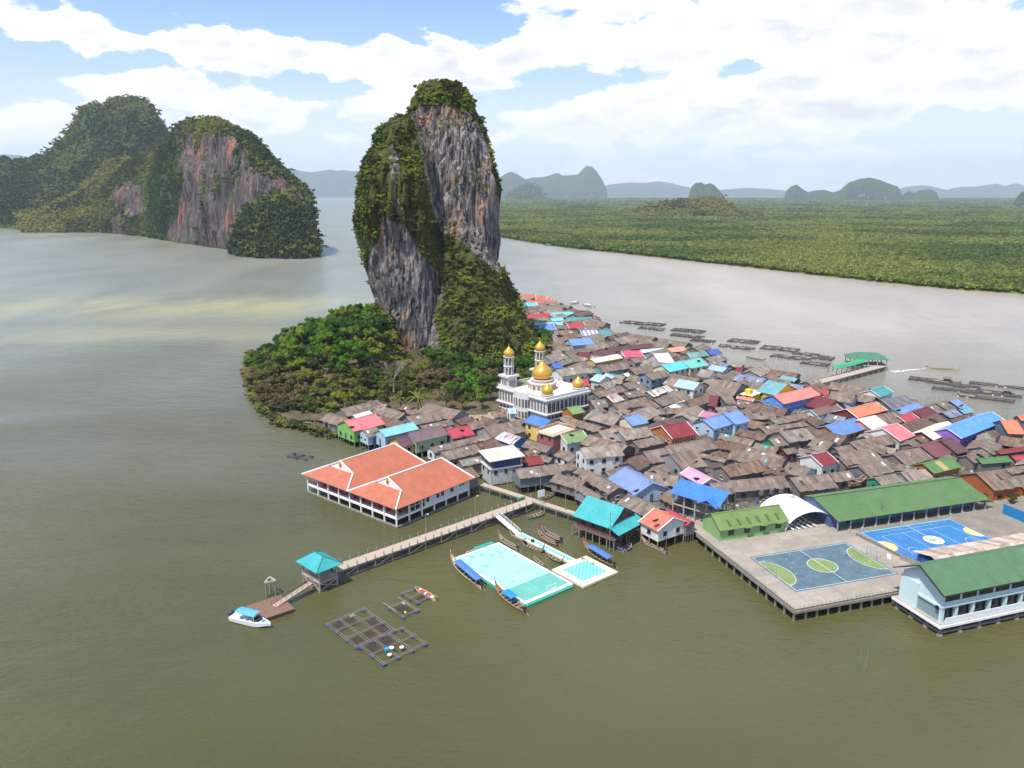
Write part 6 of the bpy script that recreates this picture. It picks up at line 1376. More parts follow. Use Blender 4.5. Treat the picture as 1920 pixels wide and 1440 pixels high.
for (a, b, cc_, d) in ((-10, 10, -4.6, -4.5), (-10, 10, 4.5, 4.6), (-10, -9.9, -4.5, 4.5), (9.9, 10, -4.5, 4.5), (-4.1, -4, -4.5, 4.5), (4, 4.1, -4.5, 4.5), (-8.5, 8.5, 6.2, 6.28)): m.box(a, b, cc_, d, .012, .015)
m.build('play_line', painted('pale_line', (.45, .55, .65), .2), c)
for s in (-1, 1): ring(s * 8.2, -3.2, 1.1, 1.2, .012, 0, PI, M_LINE, 'play_line')
m = MB(); m.box(-13.6, 13.6, 7.6, 7.85, .003, .02); m.build('teal_border', painted('teal_line', (.04, .40, .36), .1), c)
MB().box(-.1, .1, -.6, .6, 0, .9).build('gate_leaf', M_WHITE, thing('gate', 'small white gate leaf lying by the blue court corner', 'gate', SF(33.2, 12, 2.6), SA_))
# dividing low wall between the two courts
W1 = thing('low_wall', 'long low concrete wall dividing the two sports courts', 'wall', SF(34.8, 24, 2.55), SA_ + math.radians(-84)); MB().box(0, 24, -.12, .12, 0, .7).build('coping', M_PILE, W1)
W2 = thing('fence', 'low wire backstop fence at the corner of the blue court', 'fence', SF(35.2, 11, 2.55), SA_ + math.radians(-75)); mf = MB()
for k in range(7): mf.bar((k * 1.2, 0, 0), (k * 1.2, 0, 2.2), .04, 4)
mf.build('fence_post', M_PILE, W2); mf = MB(); mf.box(0, 7.2, -.01, .01, .05, 1.3); mf.build('panel', painted('dusty_panel', (.30, .27, .24), .3), W2)
# green class hall beside the canopy
def nearpt(px_, py_, z): p = at(px_, py_, z); return p
gp = at(1417, 980, 5.2); gl = frame(O.x, O.y, SA_)
G1 = thing('school_annex', 'lime green classroom hut with mossy green roof', 'building', SF(2.6, 30.6, 2.6), SA_)
GL, GW_, GE, GR_ = 17.8, 3.7, 2.9, 5.2
m = MB(); m.poly([(0, 0, 0), (GL, 0, 0), (GL, 2 * GW_, 0), (0, 2 * GW_, 0), (0, 0, GE), (GL, 0, GE), (GL, 2 * GW_, GE), (0, 2 * GW_, GE), (0, GW_, GR_ - .1), (GL, GW_, GR_ - .1)], [(0, 3, 2, 1), (0, 1, 5, 4), (2, 3, 7, 6), (1, 2, 6, 9, 5), (3, 0, 4, 8, 7)]); m.build('wall', painted('lime_wall', (.22, .38, .15), .15, .7), G1)
put('roof', roof_mesh(GL + .8, GW_ + .6, GE - .2, GR_, roofmat('roof_moss', (.150, .235, .060), 'paint'), random.Random(2), False), G1, (GL / 2, GW_, .05))
for k in range(4):
    w_ = MB(); w_.box(-.75, .75, -.05, .02, 0, 1.4, 0); w_.box(-.65, .65, -.08, -.05, .1, 1.3, 1); w_.build('window', [M_DARKWOOD, M_GLASS], G1, (3.0 + k * 4.2, -.01, 1.1))
    if k: MB().box(-.9, .9, -.9, .0, 0, .08).build('window_hood', roofmat('roof_moss', (.150, .235, .060), 'paint'), G1, (3.0 + k * 4.2, -.05, 2.66))
for k in range(6): 
    q = MB(); f0, f1 = .45, .85; q.slab([(-.35, -(GW_ + .6) * f0, 0), (-.35, -(GW_ + .6) * f1, -1.0), (.35, -(GW_ + .6) * f1, -1.0), (.35, -(GW_ + .6) * f0, 0)], .05); q.build('roof_panel', painted('dark_moss', (.075, .11, .035), .2), G1, (2.8 + k * 2.6, GW_, GR_ - 1.0))
for k in range(5): put('pile', sp, G1, (.2 + k * 4.2, -.2, -2.6))
# white barrel canopy
AL = at(1475, 985, 4.2); AR = at(1565, 972, 4.2); AB = at(1440, 960, 4.2)
va = (AR - AL); span = va.length; vb = (AB - AL); dep = vb.length
C1 = thing('arched_canopy', 'white barrel vaulted canopy over the open meeting hall', 'canopy', (AL.x, AL.y, 0), math.atan2(va.y, va.x))
perp = -va.y * vb.x + va.x * vb.y; dep = perp / span * (1 if perp > 0 else -1); rise = 4.6; m = MB(); n = 22; dep = 11.5
P = [(span / 2 - span / 2 * math.cos(PI * (.07 + .86 * k / n)) / math.cos(PI * .07), 3.2 + rise * (math.sin(PI * (.07 + .86 * k / n)) - math.sin(PI * .07))) for k in range(n + 1)]
for k in range(n): m.slab([(P[k][0], 0, P[k][1]), (P[k + 1][0], 0, P[k + 1][1]), (P[k + 1][0], dep, P[k + 1][1]), (P[k][0], dep, P[k][1])], .08)
m.build('shell', painted('canopy_white', (.80, .80, .82), .04, .45), C1)
for k in range(4):
    m = MB(); yy = .15 + k * (dep - .3) / 3
    for j in range(n): m.bar((P[j][0], yy, P[j][1] - .2), (P[j + 1][0], yy, P[j + 1][1] - .2), .09, 4)
    m.bar((P[0][0], yy, 2.6), (P[0][0], yy, P[0][1]), .12, 5); m.bar((P[-1][0], yy, 2.6), (P[-1][0], yy, P[-1][1]), .12, 5); m.build('arch_rib', painted('lilac_steel', (.40, .38, .55), .1), C1)
sb_ = MB().box(-1.6, 1.6, -.2, .2, .4, .48); sb_.box(-1.5, -1.4, -.15, .15, 0, .4); sb_.box(1.4, 1.5, -.15, .15, 0, .4); sbm = sb_.mesh('seat', M_WHITE)
CF = frame(AL.x, AL.y, math.atan2(va.y, va.x))
for k in range(5):
    for j in range(2):
        b_ = thing('bench', 'pale slatted bench in rows beneath the white canopy', 'bench', CF(1.8 + k * 1.6, 1.2 + j * 3.8, 2.6), math.atan2(va.y, va.x) + PI / 2, 'benches beneath the white canopy'); put('seat', sbm, b_)
# long green school wing
Lg = thing('school_wing', 'long single storey school wing with green roof and painted veranda', 'school', SF(31.4, 26.2, 2.55), SA_)
LL_ = 45.5; M_GRN = roofmat('roof_school', (.095, .185, .060), 'paint'); ez = 2.9; rz_ = 5.4; dd = 9.2
def slope_roof(par, L, pts, mat, name='roof', strips=28):
    m = MB(); r = random.Random(3); (ya, za), (yb, zb) = pts
    for k in range(strips):
        x0 = L * k / strips; x1 = L * (k + 1) / strips; m.tone = r.uniform(.25, .75); m.slab([(x0, ya, za), (x1, ya, za), (x1, yb, zb), (x0, yb, zb)], .12)
    m.build(name, mat, par)
slope_roof(Lg, LL_, ((0, ez), (dd, rz_)), M_GRN); slope_roof(Lg, LL_, ((dd + .02, rz_ + .05), (dd + 3.2, rz_ - .75)), M_GRN)
m = MB(); m.bar((0, dd, rz_ + .1), (LL_, dd, rz_ + .1), .15, 4); m.build('ridge_cap', M_GRN, Lg)
m = MB(); m.poly([(0.5, 3.2, 0), (LL_ - .5, 3.2, 0), (LL_ - .5, dd + 2.8, 0), (.5, dd + 2.8, 0), (.5, 3.2, ez + .6), (LL_ - .5, 3.2, ez + .6), (LL_ - .5, dd + 2.8, 4.2), (.5, dd + 2.8, 4.2), (.5, dd, rz_ - .2), (LL_ - .5, dd, rz_ - .2)], [(0, 1, 5, 4), (1, 2, 6, 9, 5), (2, 3, 7, 6), (3, 0, 4, 8, 7)]); m.build('wall', painted('dim_blue_wall', (.07, .13, .22), .3), Lg)
for k in range(13): MB().box(-.12, .12, -.12, .12, 0, ez).build('column', painted('column_grey', (.34, .36, .38), .2), Lg, (.4 + k * (LL_ - .8) / 12, .6, 0))
mc = [(.20, .14, .42), (.05, .25, .45), (.12, .34, .12), (.30, .25, .55), (.06, .30, .36), (.42, .10, .18)]
for k in range(24):
    MB().box(-.8, .8, -.03, 0, .2, 2.3).build('mural_panel', painted('mural_%d' % (k % 6), mc[k % 6], .35, .7, 1.5), Lg, (1.6 + k * (LL_ - 3) / 23.5, 3.17, 0))
for k in range(11):
    MB().bar((0, 0, 0), (0, 0, .75), .35, 8, .25).build('planter', M_CONC, thing('planter', 'round concrete planter in a row along the school veranda edge', 'planter', Lg.location + Matrix.Rotation(SA_, 3, 'Z') @ Vector((3 + k * 3.8, -.3, 0)), 0, 'planters along the veranda'))
# tan tin roofed block between the blue court and the white hall
p1 = at(1706, 1055, 5.4); p0 = at(1673, 1034, 5.4)
T1 = thing('covered_walkway', 'long pinkish grey tin roof over a covered walkway', 'building', SF(36.4, -1.2, 0), SA_)
M_TAN = roofmat('roof_tan', (.42, .34, .29), 'grey'); TL_ = 72
for seg in range(2):
    m = MB(); r = random.Random(seed := 5 + seg)
    for k in range(52):
        x0 = TL_ * k / 52; x1 = TL_ * (k + 1) / 52 + .04; m.tone = r.random(); e = r.uniform(-.3, .3)
        if seg == 0: m.slab([(x0, 0, 4.9), (x1, 0, 4.9), (x1, 5.4, 6.3), (x0, 5.4, 6.3)], .08)
        else: m.slab([(x0, 5.35, 6.36), (x1, 5.35, 6.36), (x1, 10.2 + e, 5.2), (x0, 10.2 + e, 5.2)], .08)
    m.build('roof', M_TAN, T1)
MB().box(.6, TL_, .5, 9.4, 1.5, 4.85).build('wall', painted('walkway_blue', (.03, .10, .42), .2), T1)
# big white hall
HC = at(1762.8, 1174.3, 2.2); HF = frame(HC.x, HC.y, math.radians(18.0))
BH = thing('assembly_hall', 'large pale blue-white hall on stilts with long green roof', 'hall', (HC.x, HC.y, 0), math.radians(18.0))
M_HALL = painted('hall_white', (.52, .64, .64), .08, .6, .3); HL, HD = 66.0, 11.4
MB().box(-.2, HL, -.2, HD + .2, 1.85, 2.2).build('floor', M_CONC, BH)
MB().box(-.35, HL, -.35, -.2, 1.8, 2.28).box(-.35, -.2, -.2, HD, 1.8, 2.28).build('floor_edge', M_WHITE, BH)
x0, y0, y1, ztop = 1.2, 1.0, HD - .6, 8.3
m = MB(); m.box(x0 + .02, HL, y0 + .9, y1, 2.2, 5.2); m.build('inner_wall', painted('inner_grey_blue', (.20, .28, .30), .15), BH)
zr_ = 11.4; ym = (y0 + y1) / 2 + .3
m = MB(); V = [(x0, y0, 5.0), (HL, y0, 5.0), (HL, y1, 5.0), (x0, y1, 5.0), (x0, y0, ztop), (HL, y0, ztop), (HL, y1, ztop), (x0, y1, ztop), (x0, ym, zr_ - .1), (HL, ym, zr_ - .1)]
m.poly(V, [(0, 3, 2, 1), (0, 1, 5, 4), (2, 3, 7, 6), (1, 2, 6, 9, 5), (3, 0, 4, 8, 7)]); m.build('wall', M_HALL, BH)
m = MB(); m.box(x0 - .15, x0 + .5, y0 - .05, y0 + .6, 2.2, 5.0); m.box(x0 - .1, x0 + 4, 7.2, y1, 2.2, 5.0); m.build('wall', M_HALL, BH)
MB().box(x0 - .35, x0, 6.6, y1 + .1, 2.2, 7.4).build('buttress', M_HALL, BH)
MB().box(x0 - .25, x0, 1.0, 6.6, 4.9, 5.35).box(x0 - .3, HL, y0 - .3, y0, 5.25, 5.55).build('string_course', M_HALL, BH)
for k in range(16):
    MB().box(-.28, .28, -.1, .5, 2.2, 5.0).build('column', M_HALL, BH, (x0 + 1.0 + (k + .6) * 4.05, y0, 0))
    w_ = MB(); w_.box(-1.55, 1.55, -.04, .02, 2.3, 4.9); w_.build('window', M_GLASS, BH, (x0 + 1.4 + k * 4.05 + .3, y0 + .86, 0))
    w_ = MB(); w_.box(-1.75, 1.75, -.03, .02, 6.35, 7.35); w_.build('window', M_GLASS, BH, (x0 + 2.05 + k * 4.05, y0 - .01, 0))
MB().box(1.6, HL, .35, .5, 2.2, 3.3).build('balustrade', painted('balustrade_white', (.62, .68, .68), .08), BH)
for (yy, zz) in ((ym - .9, 9.9), (ym - 2.0, 9.0)): MB().box(-.05, .02, -.35, .35, 0, .8).build('vent', painted('vent_brown', (.10, .03, .02), .1), BH, (x0 - .01, yy, zz - .1))
slope_roof(BH, HL + .4, ((y0 - .9, ztop - .05), (ym, zr_ + .1)), roofmat('roof_hall', (.085, .185, .085), 'paint')); slope_roof(BH, HL + .4, ((ym + .02, zr_ + .12), (y1 + 1.4, ztop - .1)), roofmat('roof_hall', (.085, .185, .085), 'paint'))
m = MB(); m.bar((-.05, y0 - .95, ztop - .1), (-.05, ym, zr_ + .08), .14, 4); m.bar((-.05, ym, zr_ + .08), (-.05, y1 + 1.45, ztop - .12), .14, 4); m.bar((-.05, y0 - .95, ztop - .1), (HL, y0 - .95, ztop - .1), .10, 4); m.build('verge_board', M_BLACK, BH)
cl = MB(); cl.lathe([(.42, 0), (.42, .12), (.30, .13), (.02, .13)], 16); c_ = cl.build('clock', [M_BLACK], BH, (x0 - .35, y0 + .9, 4.9)); c_.rotation_euler = (0, -PI / 2, 0)
for k in range(14): MB().bar((0, 0, -4), (0, 0, 1.9), .30, 8).bar((0, 0, -4), (0, 0, .25), .55, 8).build('pile', M_PILE, BH, (.5 + k * 4.7, .3, 0)); 
for k in range(1, 4): MB().bar((0, 0, -4), (0, 0, 1.9), .30, 8).bar((0, 0, -4), (0, 0, .25), .55, 8).build('pile', M_PILE, BH, (.5, k * 3.5, 0))
MB().box(.3, HL, .1, .5, .45, .85).box(.3, .7, .5, HD, .45, .85).build('tie_beam', M_PILE, BH)

# ------------------------------------------------------------------ open blue pavilion, raised cream house, terrace house and annexes
BP = thing('open_pavilion', 'bright blue gabled roof on tall concrete posts, walls open', 'pavilion', at(1318, 968, 2.4), math.radians(-42))
M_BLU = roofmat('roof_pavilion', (.03, .18, .55), 'paint'); ez, rz2 = 6.0, 8.2; Lp, Wp = 13.5, 5.2
def gable_roof(par, L, w_, ez, rz, mat, name='roof', cx=0, cy=0):
    m = MB(); m.slab([(cx - L / 2, cy - w_, ez), (cx + L / 2, cy - w_, ez), (cx + L / 2, cy, rz), (cx - L / 2, cy, rz)], .1); m.slab([(cx - L / 2, cy, rz + .01), (cx + L / 2, cy, rz + .01), (cx + L / 2, cy + w_, ez), (cx - L / 2, cy + w_, ez)], .1); return m.build(name, mat, par)
gable_roof(BP, Lp, Wp, ez, rz2, M_BLU)
m = MB(); m.slab([(1.3, -6.3, 5.7), (3.9, -6.3, 7.15), (3.9, -2.3, 7.15), (1.3, -5.6, 5.85)], .08); m.slab([(3.91, -6.3, 7.15), (6.5, -6.3, 5.7), (6.5, -5.6, 5.85), (3.91, -2.3, 7.15)], .08); m.build('porch_roof', M_BLU, BP)
for xx in (-6, -3, 0, 3, 6):
    for yy in (-4.3, 0, 4.3): MB().box(-.16, .16, -.16, .16, -5, ez - .02 + (1.9 if yy == 0 else .3)).build('column', M_CONC, BP, (xx, yy, 0))
MB().box(-6.6, 6.6, -4.9, 4.9, -.2, 0).build('floor', M_CONC, BP); MB().box(-6.2, 6.2, -4.45, -4.15, 2.9, 3.15).box(-6.2, 6.2, 4.15, 4.45, 2.9, 3.15).box(-6.15, -5.85, -4.1, 4.1, 2.9, 3.15).box(5.85, 6.15, -4.1, 4.1, 2.9, 3.15).build('beam', M_CONC, BP)
def flat_house(px_, py_, z, ang, L, W_, h_, roofm_, wallm_, label, name='flat_roofed_house', base=-2.2, over=.8, rail=False, thr=.25):
    o = thing(name, label, 'house', at(px_, py_, z), ang); MB().box(-L / 2, L / 2, -W_ / 2, W_ / 2, base, h_).build('wall', wallm_, o); MB().box(-L / 2 - over, L / 2 + over, -W_ / 2 - over, W_ / 2 + over, h_, h_ + thr).build('roof', roofm_, o)
    wm_ = window_mesh('d')
    for zz in ([.9] if h_ < 4 else [.9, 3.8]):
        for k in range(max(2, int(L / 2.6))): put('window', wm_, o, (-L / 2 + (k + .5) * L / max(2, int(L / 2.6)), -W_ / 2 - .01, zz), 0)
        for k in range(max(1, int(W_ / 2.6))): put('window', wm_, o, (-L / 2 - .01, -W_ / 2 + (k + .5) * W_ / max(1, int(W_ / 2.6)), zz), -PI / 2); put('window', wm_, o, (L / 2 + .01, -W_ / 2 + (k + .5) * W_ / max(1, int(W_ / 2.6)), zz), PI / 2)
    if rail:
        m = MB(); hl, hw, zz = L / 2 + over, W_ / 2 + over, h_ + thr
        for (ax, ay, bx, by) in ((-hl, -hw, hl, -hw), (hl, -hw, hl, hw), (hl, hw, -hl, hw), (-hl, hw, -hl, -hw)):
            m.bar((ax, ay, zz + .9), (bx, by, zz + .9), .09, 4); n = int(math.hypot(bx - ax, by - ay) / .45)
            for k in range(n): m.bar((ax + (bx - ax) * k / n, ay + (by - ay) * k / n, zz), (ax + (bx - ax) * k / n, ay + (by - ay) * k / n, zz + .9), .07, 4)
        m.build('balustrade', painted('balustrade_cream', (.70, .48, .30), .15), o)
    return o
cr = roofmat('roof_cream_flat', (.62, .52, .44), 'paint')
o = flat_house(940, 884, 2.6, math.radians(24), 9.5, 7.0, 2.3, painted('lower_slab', (.5, .47, .42), .2), painted('lower_grey', (.48, .48, .46), .2), 'raised house with thin cream flat roof and dark blue upper room', over=.3)
MB().box(-3.4, 4.6, -3.2, 3.4, 2.56, 4.9).build('upper_wall', painted('upper_blue', (.035, .07, .17), .3), o); m = MB(); m.slab([(-5.4, -4.3, 5.0), (5.6, -4.3, 5.3), (5.6, 4.3, 6.0), (-5.4, 4.3, 5.7)], .14); m.build('roof', cr, o)
for xx in (-4.4, -1.5, 1.5, 4.4):
    for yy in (-3.2, 3.2): put('pile', pile_me, o, (xx, yy, -2.4))
o = flat_house(1042, 822, 5.0, math.radians(46), 9.5, 6.2, 2.4, painted('terrace_cream', (.72, .60, .45), .12), painted('terrace_brown', (.34, .12, .10), .3), 'terrace house with cream balustraded flat roof beside a cobalt roof', rail=True, base=-4, over=.5)
o = flat_house(1410, 745, 5.2, math.radians(46), 8.5, 4.2, 1.6, painted('annex_roof', (.78, .74, .52), .1), wallm('yg'), 'bright yellow flat roofed annex beside the grey teal roof', base=-4, over=.4)
MB().box(-3.8, -1.6, -1, 1.2, 1.85, 3.6).build('stair_head', wallm('yg'), o)

# ------------------------------------------------------------------ teal roofed pier house
tp = at(1133, 985, 2.8); TH = thing('pier_house', 'teal steep roofed wooden house on tall piles at the footbridge end', 'house', tp, math.radians(-43)); M_TR = roofmat('roof_teal_house', (.03, .36, .37), 'paint')
Lh, Wh, e0, r0 = 11.0, 5.4, 2.6, 6.2; m = MB()
for sg in (-1, 1):
    prev = None
    for k in range(7):
        f = k / 6; y = sg * Wh * f; z = r0 - (r0 - e0) * (f ** .82 if f < 1 else 1)
        if prev:
            q = [(-Lh / 2, prev[0], prev[1]), (-Lh / 2, y, z), (Lh / 2, y, z), (Lh / 2, prev[0], prev[1])]; m.slab(q if sg < 0 else q[::-1], .08)
        prev = (y, z)
m.build('roof', M_TR, TH); MB().slab([(Lh / 2 - .5, -Wh - .1, e0 + .9 - .6), (Lh / 2 + 2.6, -Wh - .1, e0 - .9), (Lh / 2 + 2.6, Wh + .1, e0 - .9), (Lh / 2 - .5, Wh + .1, e0 + .9 - .6)], .08).build('lean_to_roof', M_TR, TH)
M_HW = painted('house_wood', (.13, .065, .05), .4, .85, 1.5)
m = MB(); iw = Wh - 1.0; il = Lh / 2 - .6; m.poly([(-il, -iw, 0), (il, -iw, 0), (il, iw, 0), (-il, iw, 0), (-il, -iw, e0 + .35), (il, -iw, e0 + .35), (il, iw, e0 + .35), (-il, iw, e0 + .35), (-il, 0, r0 - .3), (il, 0, r0 - .3)], [(0, 3, 2, 1), (0, 1, 5, 4), (2, 3, 7, 6), (1, 2, 6, 9, 5), (3, 0, 4, 8, 7)]); m.build('wall', M_HW, TH)
MB().box(-il - .9, il + 1.8, -iw - .9, iw + .9, -.2, 0).build('veranda', M_WOOD, TH); m = MB(); 
for k in range(14): m.box(-il - .8 + k * .93, -il - .74 + k * .93, -iw - .85, -iw - .79, 0, .9)
m.box(-il - .85, il + 1.75, -iw - .86, -iw - .78, .85, .92); m.box(-il - .85, il + 1.75, -iw - .86, -iw - .78, .42, .47); m.build('railing', M_HW, TH)
for k in range(7):
    for y in (-iw - .7, 0, iw + .7): put('pile', pile_me, TH, (-il - .7 + k * (2 * il + 2.3) / 6, y, -1.2))
for s_ in range(2): 
    m = MB()
    for k in range(6): m.bar((0, -.4, -2.6 + k * .45), (.0, .4, -2.6 + k * .45), .04, 4)
    m.bar((0, -.4, -2.9), (0, -.4, 0), .05, 4); m.bar((0, .4, -2.9), (0, .4, 0), .05, 4); m.build('ladder', M_WOOD, TH, (il + 1.9, -3 + s_ * 4, 0), 0)
wq = window_mesh('d')
for x in (-3, 0, 3): put('window', wq, TH, (x, -iw - .01, .9), 0)
for y in (-1.6, 1.6): put('window', wq, TH, (il + .01, y, 1.0), PI / 2)

# ------------------------------------------------------------------ main pier, side walk, end pavilion
M_PLANK = painted('bleached_plank', (.42, .34, .27), .3, .9, 1.0)
def pier(name, label, a, b, width, rail_side=None, bents=4.4, brace=True, zt=2.2, posts=0, pile_r=.17):
    d = b - a; L = d.length; o = thing(name, label, 'pier', (a.x, a.y, 0), math.atan2(d.y, d.x)); hw = width / 2
    m = MB(); n = int(L / .9); r = random.Random(5)
    for k in range(n): m.tone = r.random(); m.box(L * k / n + .015, L * (k + 1) / n - .015, -hw, hw, zt - .12, zt + r.uniform(0, .02))
    m.build('deck', M_PLANK, o)
    MB().box(0, L, -hw + .05, -hw + .25, zt - .45, zt - .13).box(0, L, hw - .25, hw - .05, zt - .45, zt - .13).build('stringer', M_PILE, o)
    pm = MB().bar((0, 0, -4), (0, 0, zt - .45), pile_r, 6).mesh('pile', M_PILE); nb = int(L / bents)
    for k in range(nb + 1):
        for y in (-hw + .15, hw - .15): put('pile', pm, o, (L * k / nb, y, 0))
    bl = L / nb
    if brace:
        bm_ = MB().bar((0, 0, .25), (bl, 0, zt - .5), .09, 4).mesh('brace', M_DARKWOOD); bm2 = MB().bar((0, 0, zt - .5), (bl, 0, .25), .09, 4).mesh('brace', M_WOOD)
        for k in range(nb):
            for y in (-hw + .02, hw - .02): put('brace', bm_ if k % 2 else bm2, o, (bl * k, y, 0))
        MB().box(0, L, -hw + .0, -hw + .12, .35, .55).box(0, L, hw - .12, hw, .35, .55).build('tie_beam', M_PILE, o)
    if posts:
        pm2 = MB().box(-.09, .09, -.09, .09, zt, zt + 1.0).mesh('rail_post', M_CONC); npst = int(L / posts)
        for k in range(npst + 1):
            for y in (-hw + .1, hw - .1): put('rail_post', pm2, o, (L * k / npst, y, 0))
        if rail_side: 
            y = rail_side * (hw - .1); m = MB(); m.bar((0, y, zt + .95), (L, y, zt + .95), .05, 4); m.bar((0, y, zt + .55), (L, y, zt + .55), .04, 4); m.build('rail', M_WOOD, o)
    return o
J = at(1003, 936, 2.2); E = at(628, 1066, 2.2)
pier('jetty', 'long straight concrete jetty with cross-braced piles and short rail posts', J, E, 3.3, -1, posts=2.2)
pier('footbridge', 'narrow planked footbridge along the fronts of the grey stilt houses', at(903, 907, 2.2), at(1092, 967, 2.2), 1.9, None, bents=3.6, brace=False, posts=0)
pier('footbridge', 'short planked walk from the footbridge to the teal roofed house', at(1092, 967, 2.2), at(1110, 985, 2.2), 1.6, None, bents=3, brace=False)
PVA = math.radians(47)
pc = at(600, 1077, 2.2); PV = thing('jetty_pavilion', 'teal hipped roof shelter on braced posts at the jetty end', 'shelter', (pc.x, pc.y, 0), math.radians(-44))
L2, W2 = 4.0, 2.6
MB().box(-3.3, 3.3, -2.3, 2.3, 1.95, 2.2).build('floor', M_PLANK, PV)
for x in (-3.1, 0, 3.1):
    for y in (-2.1, 2.1): MB().box(-.15, .15, -.15, .15, -4, 5.0 if x else 2.2).build('post', M_CONC, PV, (x, y, 0))
for (a, b) in (((-3.1, -2.15, .3), (0, -2.15, 1.9)), ((0, -2.15, .3), (-3.1, -2.15, 1.9)), ((0, -2.15, .3), (3.1, -2.15, 1.9)), ((3.1, -2.15, .3), (0, -2.15, 1.9)), ((3.15, -2.1, .3), (3.15, 2.1, 1.9)), ((3.15, 2.1, .3), (3.15, -2.1, 1.9)), ((-3.1, 2.15, .3), (3.1, 2.15, 1.9))): MB().bar(a, b, .11, 4).build('brace', M_CONC, PV)
MB().box(-3.1, 3.1, -2.2, -2.1, 3.0, 3.12).box(3.05, 3.15, -2.1, 2.1, 3.0, 3.12).box(-3.1, 3.1, -2.2, -2.1, 2.55, 2.62).build('railing', M_CONC, PV)
M_TEAL = roofmat('roof_jetty', (.025, .35, .36), 'paint'); ez_, rz_2, rl_ = 5.0, 6.9, 1.6
for q in ([(-L2, -W2 - .6, ez_), (L2, -W2 - .6, ez_), (rl_, 0, rz_2), (-rl_, 0, rz_2)], [(-rl_, 0, rz_2), (rl_, 0, rz_2), (L2, W2 + .6, ez_), (-L2, W2 + .6, ez_)], [(L2, -W2 - .6, ez_), (L2, W2 + .6, ez_), (rl_, 0, rz_2)], [(-L2, W2 + .6, ez_), (-L2, -W2 - .6, ez_), (-rl_, 0, rz_2)]): MB().slab(q, .1).build('roof_slope', M_TEAL, PV)
m = MB(); 
for sx in (-1, 1):
    for sy in (-1, 1): m.bar((sx * L2, sy * (W2 + .6), ez_ + .05), (sx * rl_, 0, rz_2 + .05), .1, 4)
m.bar((-rl_, 0, rz_2 + .05), (rl_, 0, rz_2 + .05), .1, 4); m.build('ridge_cap', painted('dark_teal', (.015, .20, .21), .1), PV)
def gangway(name, label, a, b, w_, mat=None, rails=2):
    d = b - a; L = math.hypot(d.x, d.y); o = thing(name, label, 'gangway', a, math.atan2(d.y, d.x)); dz = d.z; hw = w_ / 2; m = MB(); n = int(L / .5)
    for k in range(n): z0 = dz * k / n; z1 = dz * (k + .85) / n; m.slab([(L * k / n, -hw, z0), (L * (k + .85) / n, -hw, z1), (L * (k + .85) / n, hw, z1), (L * k / n, hw, z0)], .08)
    m.slab([(0, -hw, -.09), (L, -hw, dz - .09), (L, -hw + .15, dz - .09), (0, -hw + .15, -.09)], .15); m.slab([(0, hw - .15, -.09), (L, hw - .15, dz - .09), (L, hw, dz - .09), (0, hw, -.09)], .15); m.build('deck', mat or M_PLANK, o)
    for s in ((-1, 1) if rails == 2 else (1,)):
        m = MB(); m.bar((0, s * hw, .95), (L, s * hw, dz + .95), .045, 4); m.bar((0, s * hw, .5), (L, s * hw, dz + .5), .03, 4)
        for k in range(int(L / 1.2) + 1): x = L * k / int(L / 1.2); m.bar((x, s * hw, dz * x / L - .1), (x, s * hw, dz * x / L + .95), .035, 4)
        m.build('handrail', mat or M_WOOD, o)
    return o
gangway('gangway', 'sloping grey gangway from the teal shelter down to the planked raft', at(583, 1092, 2.2), at(513, 1137, .7), 1.3)
gangway('gangway', 'white sloping gangway from the jetty down to the floating walkway', at(932, 966, 2.2), at(972, 1001, .7), 1.3, M_WHITE, rails=1)
# planked raft
RF = thing('raft', 'reddish planked mooring raft at the gangway foot', 'raft', at(507, 1145, 0), math.radians(38)); M_RWOOD = painted('red_plank', (.22, .125, .085), .35, .85, 1.5)
for k in range(15): MB().box(-3.6, 3.6, -.21, .21, 0, .09).build('plank', M_RWOOD, RF, (0, -3.2 + k * .457, .62 + rnd.uniform(0, .02)))
MB().box(-3.6, 3.6, -3.4, 3.4, .15, .6).build('frame', painted('raft_side', (.11, .07, .05), .3), RF)
# dolphin: three piles under a triangular cap
DP = thing('mooring_dolphin', 'triangular concrete mooring frame on three tall piles', 'mooring', at(508, 1116, 0), .4)
tri = [(-.9, -.6), (.95, -.5), (.1, 1.2)]
for (x, y) in tri: MB().bar((0, 0, -4), (0, 0, 3.1), .22, 8).build('pile', M_PILE, DP, (x, y, 0))
m = MB(); 
for i in range(3): a = tri[i]; b = tri[(i + 1) % 3]; m.bar((a[0] * 1.15, a[1] * 1.15, 3.3 + i * .003), (b[0] * 1.15, b[1] * 1.15, 3.3 + i * .003), .26, 4)
m.build('cap_beam', M_CONC, DP)

